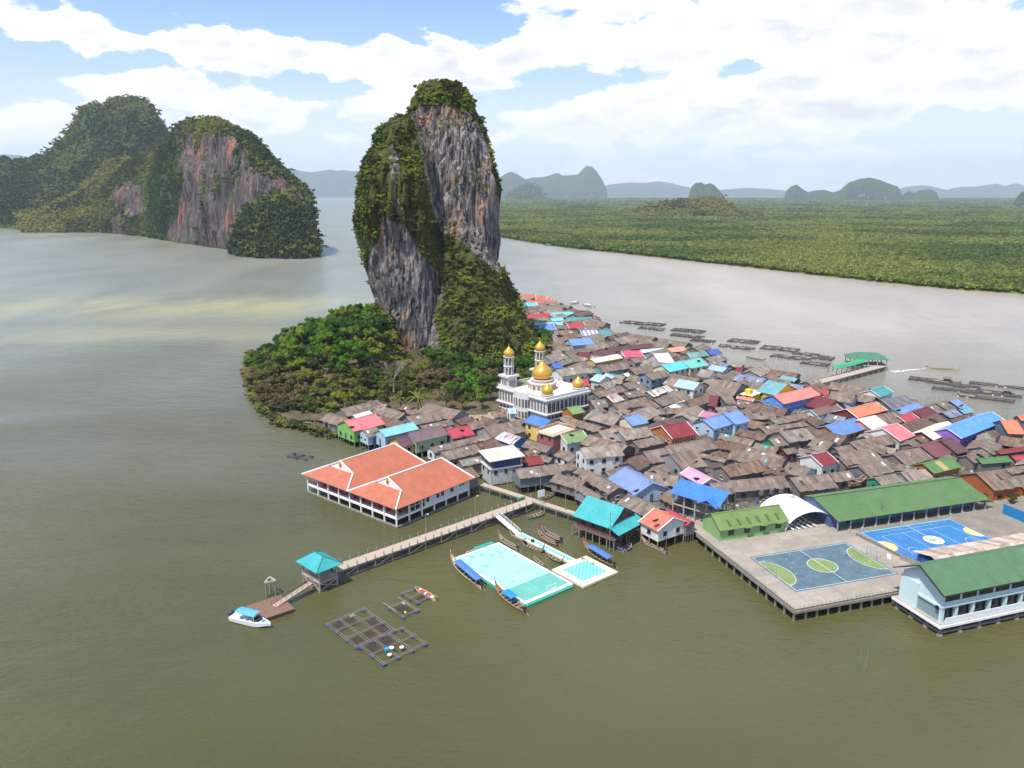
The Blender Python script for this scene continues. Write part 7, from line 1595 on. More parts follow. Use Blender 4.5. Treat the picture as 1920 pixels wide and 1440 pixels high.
# ------------------------------------------------------------------ boats
def hull_mesh(L, B, mat_out, mat_in, rise=1.5, stern=.35, h=.55, prow=1.1, depth=.35):
    m = MB(); n = 14; sec = []
    for i in range(n + 1):
        t_ = i / n; x = -L / 2 + L * t_; wdt = B / 2 * max(.04, (math.sin(PI * min(1, (t_ * .88 + .10))) ** .62)); sh = h + rise * max(0, (t_ - .62) / .38) ** 2.2 + stern * max(0, (.2 - t_) / .2) ** 1.5; kz = -.12 + (sh - .15) * max(0, (t_ - .72) / .28) ** 1.6 * .8
        sec.append(((x, wdt, sh), (x, wdt * .62, kz)))
    V = []; 
    for (x, wd, sh), (x2, w2, kz) in sec:
        V += [(x, -wd, sh), (x, -w2, kz), (x, w2, kz), (x, wd, sh), (x, wd * .86, sh - .01), (x, w2 * .8, kz + .14), (x, -w2 * .8, kz + .14), (x, -wd * .86, sh - .01)]
    F_ = []; I = []
    for i in range(n):
        for k in range(8):
            q = (i * 8 + k, (i + 1) * 8 + k, (i + 1) * 8 + (k + 1) % 8, i * 8 + (k + 1) % 8); (I if k in (4, 5, 6) else F_).append(q)
    m.poly(V, F_ + [tuple(range(8)), tuple(reversed(range(n * 8, n * 8 + 8)))], 0); b = len(m.v) - len(V)
    for f in I: m.f.append(tuple(i + b for i in f)); m.m.append(1); m.t.append(.5)
    return m.mesh('hull', [mat_out, mat_in]), sec
M_BOATW = painted('varnished_wood', (.27, .13, .065), .35, .5, 2.0); M_BOATIN = painted('boat_inside', (.16, .10, .07), .4, .8, 2.0); M_BCREAM = painted('boat_cream', (.60, .52, .32), .2); M_BDARK = painted('boat_dark', (.10, .07, .055), .3); M_BGREY = painted('boat_grey', (.33, .28, .22), .3)
M_CBLUE = painted('canopy_blue', (.075, .17, .40), .2); M_CBLUE2 = painted('canopy_bright_blue', (.02, .22, .72), .1); M_RED2 = painted('ribbon_red', (.45, .04, .04), .1)
def longtail(bow, stern_, label, B=1.5, out=None, canopy=None, cx=(-.28, .18), prow=True, name='longtail_boat', seats=6, motor=True, group=None, rise=1.1):
    P = at(*bow, .4); Q = at(*stern_, .4); d = P - Q; L = d.length; c = (P + Q) / 2; o = thing(name, label, 'boat', (c.x, c.y, .02), math.atan2(d.y, d.x), group)
    me_, sec = hull_mesh(L, B, out or M_BOATW, M_BOATIN, rise); put('hull', me_, o)
    for k in range(seats):
        x = -L * .30 + k * L * .56 / max(1, seats - 1); t_ = (x + L / 2) / L; wd = B / 2 * (math.sin(PI * min(1, (t_ * .88 + .10))) ** .62) * .92; MB().box(-.14, .14, -wd, wd, .38, .44).build('seat', M_BGREY, o, (x, 0, 0))
    m = MB(); 
    for s in (-1, 1):
        pts_ = [Vector((a[0], s * a[1], a[2] + .02)) for a, b in sec]
        for i in range(len(pts_) - 1): m.bar(pts_[i], pts_[i + 1], .045, 4)
    m.build('gunwale', painted('gunwale_pale', (.50, .40, .28), .2), o)
    if prow:
        z0 = .55 + rise; m = MB(); m.bar((L / 2 - .3, 0, z0 - .5), (L / 2 + .35, 0, z0 + 1.1), .10, 5, .06); pr = m.build('prow', out or M_BOATW, o); MB().bar((L / 2 - .1, 0, z0 + .1), (L / 2 + .08, 0, z0 + .45), .16, 6).build('ribbon', M_RED2, pr)
        m = MB(); m.slab([(L * .34, -B * .22, .68), (L / 2 - .3, -.05, z0 - .1), (L / 2 - .3, .05, z0 - .1), (L * .34, B * .22, .68)], .05); m.build('foredeck', out or M_BOATW, o)
    if motor:
        m = MB(); m.box(-L / 2 - .1, -L / 2 + .7, -.28, .28, .75, 1.2); mo = m.build('engine', M_BLACK, o); MB().bar((-L / 2, 0, .95), (-L / 2 - 1.3, .1, .1), .05, 4).build('propeller_shaft', M_BGREY, mo)
    if canopy:
        x0, x1 = cx[0] * L, cx[1] * L; hw = B * .48; m = MB(); n = 6
        P_ = [(-hw + 2 * hw * k / n, 1.75 + .16 * math.sin(PI * k / n)) for k in range(n + 1)]
        for k in range(n): m.slab([(x0, P_[k][0], P_[k][1]), (x1, P_[k][0], P_[k][1]), (x1, P_[k + 1][0], P_[k + 1][1]), (x0, P_[k + 1][0], P_[k + 1][1])], .04)
        cn = m.build('canopy', canopy, o); m = MB()
        for k in range(5):
            for s in (-1, 1): m.bar((x0 + (x1 - x0) * k / 4, s * hw * .95, .5), (x0 + (x1 - x0) * k / 4, s * hw * .95, 1.73), .035, 4)
        m.build('canopy_post', M_BGREY, cn)
    return o
longtail((846, 1052), (905, 1102), 'cream prowed longtail boat under a long faded blue canopy', 2.0, M_BCREAM, M_CBLUE, (-.42, .30), rise=1.5)
longtail((929, 1104), (985, 1147), 'red-brown longtail boat with a short bright blue canopy', 1.9, M_BOATW, M_CBLUE2, (-.16, .16))
longtail((1095, 1026), (1153, 1062), 'brown longtail boat with a blue canopy beside the square float', 2.0, M_BOATW, M_CBLUE, (-.36, .30), rise=1.4)
longtail((936, 1010), (972, 1031), 'slender wooden longtail boat moored at the upper corner of the turf float', 1.4, M_BGREY)
longtail((956, 1001), (984, 1014), 'pale canoe lying against the gangway foot', 1.3, M_BGREY, prow=False, motor=False, seats=4, name='canoe')
longtail((1020, 1035), (982, 1020), 'wooden longtail boat moored along the left side of the blue walkway', 1.5, M_BGREY, seats=5)
longtail((1009, 1002), (1046, 1023), 'red-brown longtail boat moored on the right side of the blue walkway', 1.5, M_BOATW)
longtail((1017, 995), (1054, 1015), 'dark longtail boat with green cover, outer of the pair by the walkway', 1.7, M_BDARK)
longtail((1055, 1056), (1030, 1043), 'small dark green canoe tucked beside the walkway float', 1.1, painted('boat_green', (.05, .08, .05), .2), prow=True, motor=False, seats=3, name='canoe', rise=.5)
longtail((1001, 1047), (1020, 1062), 'tiny narrow canoe between the turf float and the walkway', .8, M_BOATW, prow=False, motor=False, seats=3, name='canoe', rise=.4)
longtail((1090, 1049), (1113, 1060), 'small brown canoe drawn up on the square float', 1.0, M_BOATW, prow=False, motor=False, seats=3, name='canoe', rise=.5)
longtail((988, 972), (1020, 962), 'pale wooden boat floating below the jetty and footbridge junction', 1.5, M_BGREY, prow=False, motor=False, seats=4, name='rowing_boat', rise=.6)
longtail((1044, 923), (1020, 936), 'curved canoe tied behind the footbridge under the grey house', 1.1, M_BGREY, prow=True, motor=False, seats=3, name='canoe', rise=1.0)
longtail((1203, 1015), (1250, 1036), 'weathered longtail boat moored before the terracotta roofed house', 1.3, M_BGREY)
longtail((1148, 1018), (1170, 1031), 'blue boat with tarpaulin beneath the teal roofed pier house', 1.4, painted('boat_blue', (.07, .16, .40), .2), prow=False, seats=3, rise=.3, name='fishing_boat')
longtail((1182, 1022), (1172, 1032), 'small bright blue boat beside the tarpaulin boat', 1.5, painted('boat_blue2', (.03, .14, .55), .2), prow=False, seats=2, rise=.4, motor=True, name='fishing_boat')
longtail((1660, 688), (1640, 680), 'brown longtail boat moored off the green roofed pier end', 1.8, M_BOATW, prow=False, seats=3)
longtail((1799, 693), (1737, 689), 'long pale longtail boat under way, trailing white wake', 1.7, M_BCREAM, seats=7, rise=.8)
longtail((1437, 676), (1400, 669), 'pale canoe drifting between the fish pens and the village', 1.3, M_BGREY, prow=False, motor=False, seats=4, name='canoe')
for i, (a, b, c_) in enumerate((((1067, 570), (1085, 568), M_WHITE), ((1090, 572), (1115, 576), M_WHITE), ((1062, 578), (1100, 584), M_BOATW), ((1056, 581), (1092, 588), M_BDARK), ((1075, 588), (1096, 593), M_BOATW))):
    longtail(a, b, ['white boat farthest out off the orange red pier roofs', 'white topped boat at the tip of the far moorings', 'brown longtail boat in the far mooring cluster', 'dark longtail boat nearest the orange red pier roofs', 'short brown boat at the near end of the far moorings'][i], 2.2, c_, M_WHITE if i < 2 else None, (-.2, .2), prow=i > 1, rise=.8)
# wake
t = NT('foam'); p = t.pos(); t.col((.75, .75, .72, 1)); t.rough(.6); tr = t.n('BsdfTransparent'); ms = t.n('MixShader'); t.set(ms.inputs[0], t.mapr(t.noise(p, .7, 5, .7), .42, .60)); t.L.new(tr.outputs[0], ms.inputs[1]); t.L.new(t.b.outputs[0], ms.inputs[2]); t.L.new(ms.outputs[0], t.N['Material Output'].inputs[0])
a = at(1735, 691, 0); b = at(1672, 697, 0); d = (b - a).normalized(); nn = Vector((-d.y, d.x, 0)); m = MB(); m.face([tuple(a + nn * .3 + Vector((0, 0, .02))), tuple(a - nn * .3 + Vector((0, 0, .02))), tuple(b - nn * 1.8 + Vector((0, 0, .02))), tuple(b + nn * 1.8 + Vector((0, 0, .02)))]); props(m.build('wake', t.m), 'white foam wake behind the moving longtail boat', kind='stuff')
# green ferry on the river
GB_ = thing('river_boat', 'small teal cabin boat far off on the river', 'boat', at(1030, 461, 0), math.radians(20)); me_, _s = hull_mesh(14, 4, painted('ferry_teal', (.05, .32, .27), .2), M_BOATIN, .8); put('hull', me_, GB_); MB().box(-4.5, 2.5, -1.6, 1.6, .6, 3.0).build('cabin', painted('ferry_wall', (.20, .50, .42), .2), GB_); MB().box(-5.2, 3.2, -2, 2, 3.0, 3.2).build('roof', painted('ferry_teal', (.05, .32, .27), .2), GB_)
# speedboat
P = at(508, 1174, .5); Q = at(437, 1156, .5); d = P - Q; c = (P + Q) / 2; SBT = thing('speedboat', 'white speedboat with light blue canopy moored at the raft', 'speedboat', (c.x, c.y, .0), math.atan2(d.y, d.x)); L = d.length
M_GEL = painted('gelcoat_white', (.78, .79, .80), .05, .25); m = MB(); n = 16; V = []
for i in range(n + 1):
    t_ = i / n; x = -L / 2 + L * t_; wd = 1.25 * (1 - max(0, (t_ - .45) / .55) ** 2.4) + .02; sh = .95 + .28 * t_; kz = -.1 + .75 * max(0, (t_ - .6) / .4) ** 2
    V += [(x, -wd, sh), (x, -wd * .86, kz + .25), (x, 0, kz - .1), (x, wd * .86, kz + .25), (x, wd, sh), (x, wd * .80, sh + .04), (x, wd * .72, .45 if .08 < t_ < .72 else sh + .06), (x, -wd * .72, .45 if .08 < t_ < .72 else sh + .06), (x, -wd * .80, sh + .04)]
m.poly(V, [(i * 9 + k, (i + 1) * 9 + k, (i + 1) * 9 + (k + 1) % 9, i * 9 + (k + 1) % 9) for i in range(n) for k in range(9)] + [tuple(range(9)), tuple(reversed(range(n * 9, n * 9 + 9)))]); m.build('hull', M_GEL, SBT)
m = MB(); hw = 1.12; x0, x1 = -L * .34, L * .17; P_ = [(-hw + 2 * hw * k / 8, 2.35 + .22 * math.sin(PI * k / 8)) for k in range(9)]
for k in range(8): m.slab([(x0, P_[k][0], P_[k][1]), (x1, P_[k][0], P_[k][1]), (x1, P_[k + 1][0], P_[k + 1][1]), (x0, P_[k + 1][0], P_[k + 1][1])], .04)
cn = m.build('canopy', painted('canopy_light_blue', (.10, .36, .60), .12), SBT); m = MB()
for x in (x0 + .1, (x0 + x1) / 2, x1 - .1):
    for s in (-1, 1): m.bar((x + (.35 if x < -2 else 0), s * 1.05, 1.0), (x, s * 1.05, 2.36), .04, 5)
m.build('canopy_frame', M_WHITE, cn)
m = MB(); m.poly([(L * .17, -1.0, 1.1), (L * .17, 1.0, 1.1), (L * .26, .55, 1.25), (L * .26, -.55, 1.25), (L * .12, -.95, 1.75), (L * .12, .95, 1.75)], [(0, 3, 5 - 1), (3, 2, 5, 4), (2, 1, 5)]); m.build('windscreen', M_GLASS, SBT)
MB().box(L * .28, L * .36, -.42, .42, 1.2, 1.32).build('seat_cushion', painted('cushion_blue', (.03, .24, .42), .1), SBT)
for k in range(3): MB().box(-.2, .2, -.8, .8, .5, .9).build('seat', M_WHITE, SBT, (-2.6 + k * 1.3, 0, 0))
for s in (-.45, .45): e = MB().box(-.35, .2, -.2, .2, .7, 1.5).build('outboard_motor', painted('motor_navy', (.03, .04, .10), .1), SBT, (-L / 2 - .2, s, 0)); MB().box(-.1, .1, -.06, .06, -.4, .7).build('motor_leg', M_BLACK, e)
m = MB(); m.bar((-L / 2 + .3, .9, 1), (-L / 2 + .2, .9, 2.9), .02, 4); m.slab([(-L / 2 + .2, .9, 2.9), (-L / 2 - .3, .95, 2.75), (-L / 2 - .3, .95, 2.45), (-L / 2 + .2, .9, 2.55)], .02); m.build('flag', M_RED2, SBT)

# ------------------------------------------------------------------ floating pitch, walkway float and square float
a, b, c_, d_ = (at(*q, .6) for q in ((848, 1046), (932, 1018), (1078, 1092), (985, 1133)))
u = ((b - a) + (c_ - d_)).normalized(); O2 = (a + b + c_ + d_) / 4; Lu = ((b - a).length + (c_ - d_).length) / 2; v_ = Vector((u.y, -u.x, 0)); Lv = (abs((d_ - a).dot(v_)) + abs((c_ - b).dot(v_))) / 2; FA = math.atan2(u.y, u.x)
FP = thing('floating_pitch', 'floating football pitch with pale mint deck and darker teal end', 'floating pitch', (O2.x, O2.y, 0), FA); hu, hv = Lu / 2, Lv / 2
t = NT('mint_turf'); p = t.objc(); x = t.n('TexVoronoi'); x.feature = 'F1'; x.distance = 'CHEBYCHEV'; t.set(x.inputs['Vector'], t.mapping(p, (1, .75, 1))); x.inputs['Scale'].default_value = .75
patch = t.mapr(t.n('SeparateColor').outputs[0], 0, 1); sc_ = t.n('SeparateColor'); t.L.new(x.outputs['Color'], sc_.inputs[0]); pm_ = t.math('MULTIPLY', t.math('GREATER_THAN', sc_.outputs[0], .68), t.math('LESS_THAN', x.outputs['Distance'], t.math('MULTIPLY_ADD', sc_.outputs[1], .30, .12)))
wear = t.mapr(t.noise(p, .5, 5, .65), .35, .7); cc = t.mix(wear, (.32, .58, .49, 1), (.25, .49, .41, 1)); cc = t.mix(t.math('MULTIPLY', pm_, t.mapr(sc_.outputs[2], 0, 1, .25, .8)), cc, (.10, .30, .25, 1)); sm_l = t.mapr(t.noise(p, 1.8, 4, .6), .62, .68, 0, .35); t.col(t.mix(sm_l, cc, (.20, .44, .38, 1))); t.rough(.8); M_MINT = t.m
M_TURF2 = worn('dark_mint', (.10, .33, .27), (.14, .40, .33)); M_TRIM = painted('pitch_trim', (.66, .66, .62), .1); M_GFL = painted('float_green', (.04, .30, .21), .25, .5, 2)
MB().box(-hu, hu, -hv, hv, .30, .56).build('deck', M_TRIM, FP); MB().box(-hu + .6, hu - .6, -hv + 6.8, hv - .6, .56, .575).build('turf', M_MINT, FP); MB().box(-hu + .6, hu - .6, -hv + .9, -hv + 6.8, .56, .575).build('turf', M_TURF2, FP)
fl_me = MB().bar((0, -.36, 0), (0, .36, 0), .34, 8).mesh('float', M_GFL); fl_me2 = MB().bar((-.36, 0, 0), (.36, 0, 0), .34, 8).mesh('float', M_GFL)
for k in range(int(Lu / .55)): put('float', fl_me, FP, (-hu + .3 + k * .55, -hv - .38, .22))
for k in range(int(Lv / .75)): put('float', fl_me2, FP, (-hu - .30, -hv + .1 + k * .75, .2))
MB().box(-2.6, 2.6, -.7, .7, .1, .6).build('landing_float', M_GFL, FP, (-hu + 9.5, hv + .75, 0))
g_ = thing('football_goal', 'small white goal lying at the dark end of the floating pitch', 'goal', FP.location + Matrix.Rotation(FA, 3, 'Z') @ Vector((1.5, -hv + 1.2, .58)), FA); m = MB(); m.bar((-1.3, 0, .05), (1.3, 0, .05), .05, 4); m.bar((-1.3, 0, 0), (-1.3, 0, .9), .05, 4); m.bar((1.3, 0, 0), (1.3, 0, .9), .05, 4); m.bar((-1.3, 0, .9), (1.3, 0, .9), .05, 4); m.build('goal_post', M_WHITE, g_)
g_ = thing('football_goal', 'small white goal at the mint end of the floating pitch', 'goal', FP.location + Matrix.Rotation(FA, 3, 'Z') @ Vector((-2.2, hv - 1.0, .58)), FA); m = MB(); m.bar((-1.3, 0, .9), (1.3, 0, .9), .05, 4); m.bar((-1.3, 0, 0), (-1.3, 0, .9), .05, 4); m.bar((1.3, 0, 0), (1.3, 0, .9), .05, 4); m.build('goal_post', M_WHITE, g_)
def tile_mat(name, c1, c2, s):
    t = NT(name); x = t.n('TexBrick'); x.inputs['Scale'].default_value = s; x.inputs['Color1'].default_value = c3(c1); x.inputs['Color2'].default_value = c3(c1, 1.15); x.inputs['Mortar'].default_value = c3(c2); x.inputs['Mortar Size'].default_value = .09; x.offset = 0; x.squash = 1; x.inputs['Brick Width'].default_value = .5; x.inputs['Row Height'].default_value = .5; t.set(x.inputs['Vector'], t.mapping(t.objc(), (1, 1, 1))); t.col(x.outputs['Color']); t.rough(.6); return t.m
M_CRF = painted('float_cream', (.62, .54, .40), .1); M_BTILE = tile_mat('blue_float_tile', (.16, .52, .66), (.60, .68, .60), .62)
a, b, c_, d_ = (at(*q, .6) for q in ((1035, 1068), (1100, 1040), (1158, 1073), (1093, 1099))); u = ((b - a) + (c_ - d_)).normalized(); O3 = (a + b + c_ + d_) / 4; FA3 = math.atan2(u.y, u.x); h1 = ((b - a).length + (c_ - d_).length) / 4; h2 = ((d_ - a).length + (c_ - b).length) / 4
SQ = thing('square_float', 'square cream rimmed floating deck with blue modules', 'float', (O3.x, O3.y, 0), FA3); MB().box(-h1, h1, -h2, h2, .1, .56).build('deck', M_CRF, SQ)
cub = MB().box(-.235, .235, -.235, .235, 0, .1).mesh('float_module', painted('module_blue', (.14, .46, .62), .1)); cub2 = MB().box(-.235, .235, -.235, .235, 0, .1).mesh('float_module', painted('module_aqua', (.26, .60, .66), .1))
nn_ = 13
for i in range(nn_):
    for j in range(nn_): put('float_module', cub if (i + j) % 2 else cub2, SQ, ((i - (nn_ - 1) / 2) * .55, (j - (nn_ - 1) / 2) * .50, .565))
w0, w1 = at(972, 1000, .6), at(1075, 1052, .6); d = w1 - w0; WK = thing('floating_walkway', 'cream floating walkway with a blue strip down its middle', 'walkway', (w0.x, w0.y, 0), math.atan2(d.y, d.x)); L = d.length; MB().box(0, L, -1.15, 1.15, .1, .54).build('deck', M_CRF, WK)
for k in range(int(L / .5) - 2):
    for j in (-.26, .26): put('float_module', cub if (k + (j > 0)) % 2 else cub2, WK, (.8 + k * .5, j, .545))
m = MB(); m.lathe([(.25, 0), (.42, .05), (.45, .25), (.40, .4), (.2, .4)], 12); tr_ = thing('tyre', 'black tyre lying on the floating walkway edge', 'tyre', WK.location + Matrix.Rotation(math.atan2(d.y, d.x), 3, 'Z') @ Vector((5.6, -.4, .65))); m.build('ring', M_BLACK, tr_)

# ------------------------------------------------------------------ fish pens
M_POLE = painted('pen_pole', (.26, .215, .17), .3, .8, 2); M_BAR = painted('barrel_blue', (.04, .09, .26), .3, .4, 2); M_BARW = painted('barrel_white', (.62, .62, .66), .2); M_NET = painted('net_brown', (.045, .034, .026), .3); M_TIMB = painted('pen_timber', (.11, .095, .085), .4, .9, 1.5)
barrel = MB().bar((-.45, 0, 0), (.45, 0, 0), .30, 8)
b_blue = barrel.mesh('barrel', M_BAR); b_white = barrel.mesh('barrel', M_BARW)
beams = {}
def pen(px_, py_, ang, nx, ny, cw, ch, label, name='fish_pen', dense=False, hut=False, pole=None, r_=None, group=None, mats=None):
    r = random.Random(int(px_ * 7 + py_)); o = thing(name, label, 'fish pen', at(px_, py_, 0), ang, group); Lx, Ly = nx * cw, ny * ch; pr = .055 if not dense else .17; mat = mats or (M_POLE if not dense else M_TIMB)
    for j in range(ny + 1):
        for dy in ((-.22, .22) if not dense else (-.3, .3)):
            key = ('x', round(Lx, 1), dense, mat.name); 
            if key not in beams: beams[key] = MB().bar((-Lx / 2 - .4, 0, 0), (Lx / 2 + .4, 0, 0), pr, 4).mesh('beam', mat)
            put('beam', beams[key], o, (0, -Ly / 2 + j * ch + dy, .45 + r.uniform(0, .06)), r.uniform(-.01, .01) * (9 if dense else 1.5))
    for i in range(nx + 1):
        for dx in ((-.22, .22) if not dense else (0,)):
            key = ('y', round(Ly, 1), dense, mat.name)
            if key not in beams: beams[key] = MB().bar((0, -Ly / 2 - .4, 0), (0, Ly / 2 + .4, 0), pr, 4).mesh('beam', mat)
            put('beam', beams[key], o, (-Lx / 2 + i * cw + dx, 0, .58 + r.uniform(0, .06)), r.uniform(-.01, .01) * (14 if dense else 2))
    for i in range(nx + 1):
        for j in range(ny + 1):
            if i in (0, nx) or j in (0, ny) or r.random() < .3: put('barrel', b_blue if (r.random() < .7 and not dense) else b_white if r.random() < .35 else b_blue, o, (-Lx / 2 + i * cw, -Ly / 2 + j * ch, .18), PI / 2 if r.random() < .5 else 0)
    for i in range(nx):
        for j in range(ny):
            if r.random() < (.55 if not dense else 1.1): MB().box(-cw / 2 + .35, cw / 2 - .35, -ch / 2 + .35, ch / 2 - .35, -.02, .06).build('net', M_NET, o, (-Lx / 2 + (i + .5) * cw, -Ly / 2 + (j + .5) * ch, .02)) if not dense or r.random() < .35 else MB().box(-cw / 2 + .2, cw / 2 - .2, -.9, .9, .5, .75).build('plank', M_TIMB if r.random() < .6 else M_POLE, o, (-Lx / 2 + (i + .5) * cw + r.uniform(-.8, .8), -Ly / 2 + (j + .5) * ch + r.uniform(-.8, .8), .05), r.uniform(-.4, .4))
    if hut:
        h = MB(); h.box(-1.3, 1.3, -1, 1, .5, 2.1); q = h.build('hut', M_TIMB, o, (Lx * .25, -Ly * .1, 0)); m = MB(); m.slab([(-1.7, -1.4, 2.1), (1.7, -1.4, 2.1), (1.7, 0, 2.8), (-1.7, 0, 2.8)], .06); m.slab([(-1.7, 0, 2.81), (1.7, 0, 2.81), (1.7, 1.4, 2.1), (-1.7, 1.4, 2.1)], .06); m.build('hut_roof', M_WOOD, q)
    return o
PA = math.radians(-47)
o = pen(676, 1180, PA, 3, 3, 3.4, 2.7, 'upper bamboo fish pen grid with blue barrel floats'); pen(738, 1214, PA, 2, 3, 3.6, 3.0, 'lower bamboo fish pen grid holding buckets and a blue crate')
for (x, y, r0, c_, nm, lab) in ((734, 1216, .4, M_WHITE, 'basin', 'white round basin nearest the blue crate on the lower fish pen'), (753, 1215, .35, M_WHITE, 'basin', 'white basin on the middle beam of the lower fish pen'), (730, 1229, .35, M_WHITE, 'basin', 'white basin at the near left cell of the lower fish pen')): b_ = thing(nm, lab, 'basin', at(x, y, .66)); MB().lathe([(.1, 0), (r0, .02), (r0 * 1.15, .25), (r0, .25), (r0 * .9, .08), (.1, .06)], 12).build('bowl', c_, b_)
b_ = thing('crate', 'bright blue crate on the lower fish pen beam', 'crate', at(726, 1219, .66), .6); MB().box(-.4, .4, -.28, .28, 0, .4).build('side', painted('crate_blue', (.02, .34, .60), .1), b_)
o = pen(757, 1146, PA, 1, 1, 4.6, 3.4, 'single net pen with two long poles and blue barrels'); MB().lathe([(.05, 0), (.22, .1), (.26, .25), (.15, .4), (.03, .42)], 10).build('buoy', painted('buoy_yellow', (.65, .60, .05), .1), thing('buoy', 'yellow buoy floating in the single net pen', 'buoy', at(760, 1150, .1)))
m = MB(); m.bar((-4.6, -1.7, .6), (0, -1.7, .6), .09, 4); m.bar((-4.4, 1.7, .6), (0, 1.7, .6), .09, 4); m.build('pole', M_POLE, o)
pen(782, 1120, PA, 2, 1, 2.5, 3.2, 'small pen with white floats beside the red loaded skiff')
o = longtail((779, 1103), (818, 1124), 'narrow skiff heaped with red nets alongside the small pen', 1.3, M_BCREAM, prow=False, motor=False, seats=0, name='skiff', rise=.3)
r5 = random.Random(2)
for k in range(12): q = MB(); q.lathe([(.08, 0), (.42, .05), (.45, .2), (.25, .38), (.05, .42)], 7); q.build('net_bundle', painted('net_red', (.42, .06, .07), .4, .8, 3) if k % 5 else M_WHITE, o, (-2.2 + k * .4, r5.uniform(-.2, .2), .35 + r5.uniform(0, .12)))
pen(563, 858, math.radians(-25), 2, 1, 3.4, 3.0, 'small dark net pen left of the red roofed restaurant', dense=False, mats=M_TIMB)
A25 = math.radians(-33)
FARM = [(1188, 606, 5, 3, 'leftmost dark raft of the far fish farm row'), (1226, 609, 4, 3, 'raft second from the left in the far fish farm row'), (1222, 617, 5, 2, 'near raft below the two leftmost fish farm rafts'), (1290, 621, 6, 3, 'broad raft right of the open gap in the far farm row'), (1288, 631, 6, 2, 'long low raft lying in front of the broad far raft'),
        (1318, 640, 4, 2, 'short raft nearest the navy blue roof at the shore'), (1394, 641, 5, 3, 'raft with white drums in the middle of the farm row'), (1380, 652, 6, 2, 'thin raft line in front of the white drum raft'), (1462, 655, 6, 3, 'large raft with green netting in the right middle farm'), (1482, 671, 6, 2, 'long raft below the green netting raft'),
        (1510, 665, 4, 2, 'raft right of the green netting raft'), (1543, 672, 3, 3, 'isolated round-looking raft left of the green roofed pier'), (1528, 683, 4, 2, 'last raft before the pier in the farm row')]
for (x, y, nx, ny, lab) in FARM: pen(x, y, A25, nx, ny, 3.0, 3.0, lab, 'fish_farm_raft', dense=True, group='fish farm rafts behind the village')
FARM2 = [(1752, 715, 6, 2, True, 'raft with a small hut in the left of the right hand farm'), (1785, 722, 6, 1, False, 'narrow raft right of the hut raft'), (1790, 733, 5, 1, False, 'low raft below the hut raft'), (1813, 727, 3, 1, False, 'small raft in the gap of the right hand farm'), (1868, 724, 6, 1, False, 'thin pale raft at the far right of the right hand farm'), (1862, 738, 6, 2, True, 'raft with brown hut at the right of the farm'), (1848, 748, 6, 1, False, 'nearest raft on the right, by the azure roof')]
for (x, y, nx, ny, ht, lab) in FARM2: pen(x, y, A25, nx, ny, 3.2, 3.0, lab, 'fish_farm_raft', dense=True, hut=ht, group='fish farm rafts right of the green pier')

# ------------------------------------------------------------------ green roofed pier at the back
pier('jetty', 'concrete jetty running out to the green roofed shelter behind the village', at(1512, 722, 2.2), at(1652, 686, 2.2), 4.2, None, bents=5, brace=False, posts=0)
GP_ = thing('pier_shelter', 'dark green hipped roof shelter at the end of the back jetty', 'shelter', at(1622, 690, 0), math.radians(-10)); M_G1 = roofmat('roof_pier_dark', (.055, .20, .12), 'paint'); M_G2 = roofmat('roof_pier_bright', (.03, .36, .15), 'paint')
for q in ([(-9, -5, 5.2), (9, -5, 5.2), (4.5, 0, 7.6), (-4.5, 0, 7.6)], [(-4.5, 0, 7.6), (4.5, 0, 7.6), (9, 5, 5.2), (-9, 5, 5.2)], [(9, -5, 5.2), (9, 5, 5.2), (4.5, 0, 7.6)], [(-9, 5, 5.2), (-9, -5, 5.2), (-4.5, 0, 7.6)]): MB().slab(q, .12).build('roof_slope', M_G1, GP_)
for x in (-8, -4, 0, 4, 8):
    for y in (-4.3, 4.3): MB().box(-.18, .18, -.18, .18, -4, 5.2).build('post', M_CONC, GP_, (x, y, 0))
MB().box(-8.6, 8.6, -4.8, 4.8, 1.9, 2.2).build('floor', M_CONC, GP_)
a, b = at(1560, 700, 2.2), at(1616, 686, 2.2); d = b - a; CW = thing('covered_way', 'bright green arched roof covering the back jetty walkway', 'canopy', (a.x, a.y, 0), math.atan2(d.y, d.x)); L = d.length; m = MB(); P_ = [(-2.4 + 4.8 * k / 8, 4.6 + .9 * math.sin(PI * k / 8)) for k in range(9)]
for k in range(8): m.slab([(0, P_[k][0], P_[k][1]), (L, P_[k][0], P_[k][1]), (L, P_[k + 1][0], P_[k + 1][1]), (0, P_[k + 1][0], P_[k + 1][1])], .07)
m.build('roof', M_G2, CW)
for k in range(7):
    for y in (-2.1, 2.1): MB().box(-.1, .1, -.1, .1, 2.1, 4.65).build('post', M_DARKWOOD, CW, (L * k / 6, y, 0))

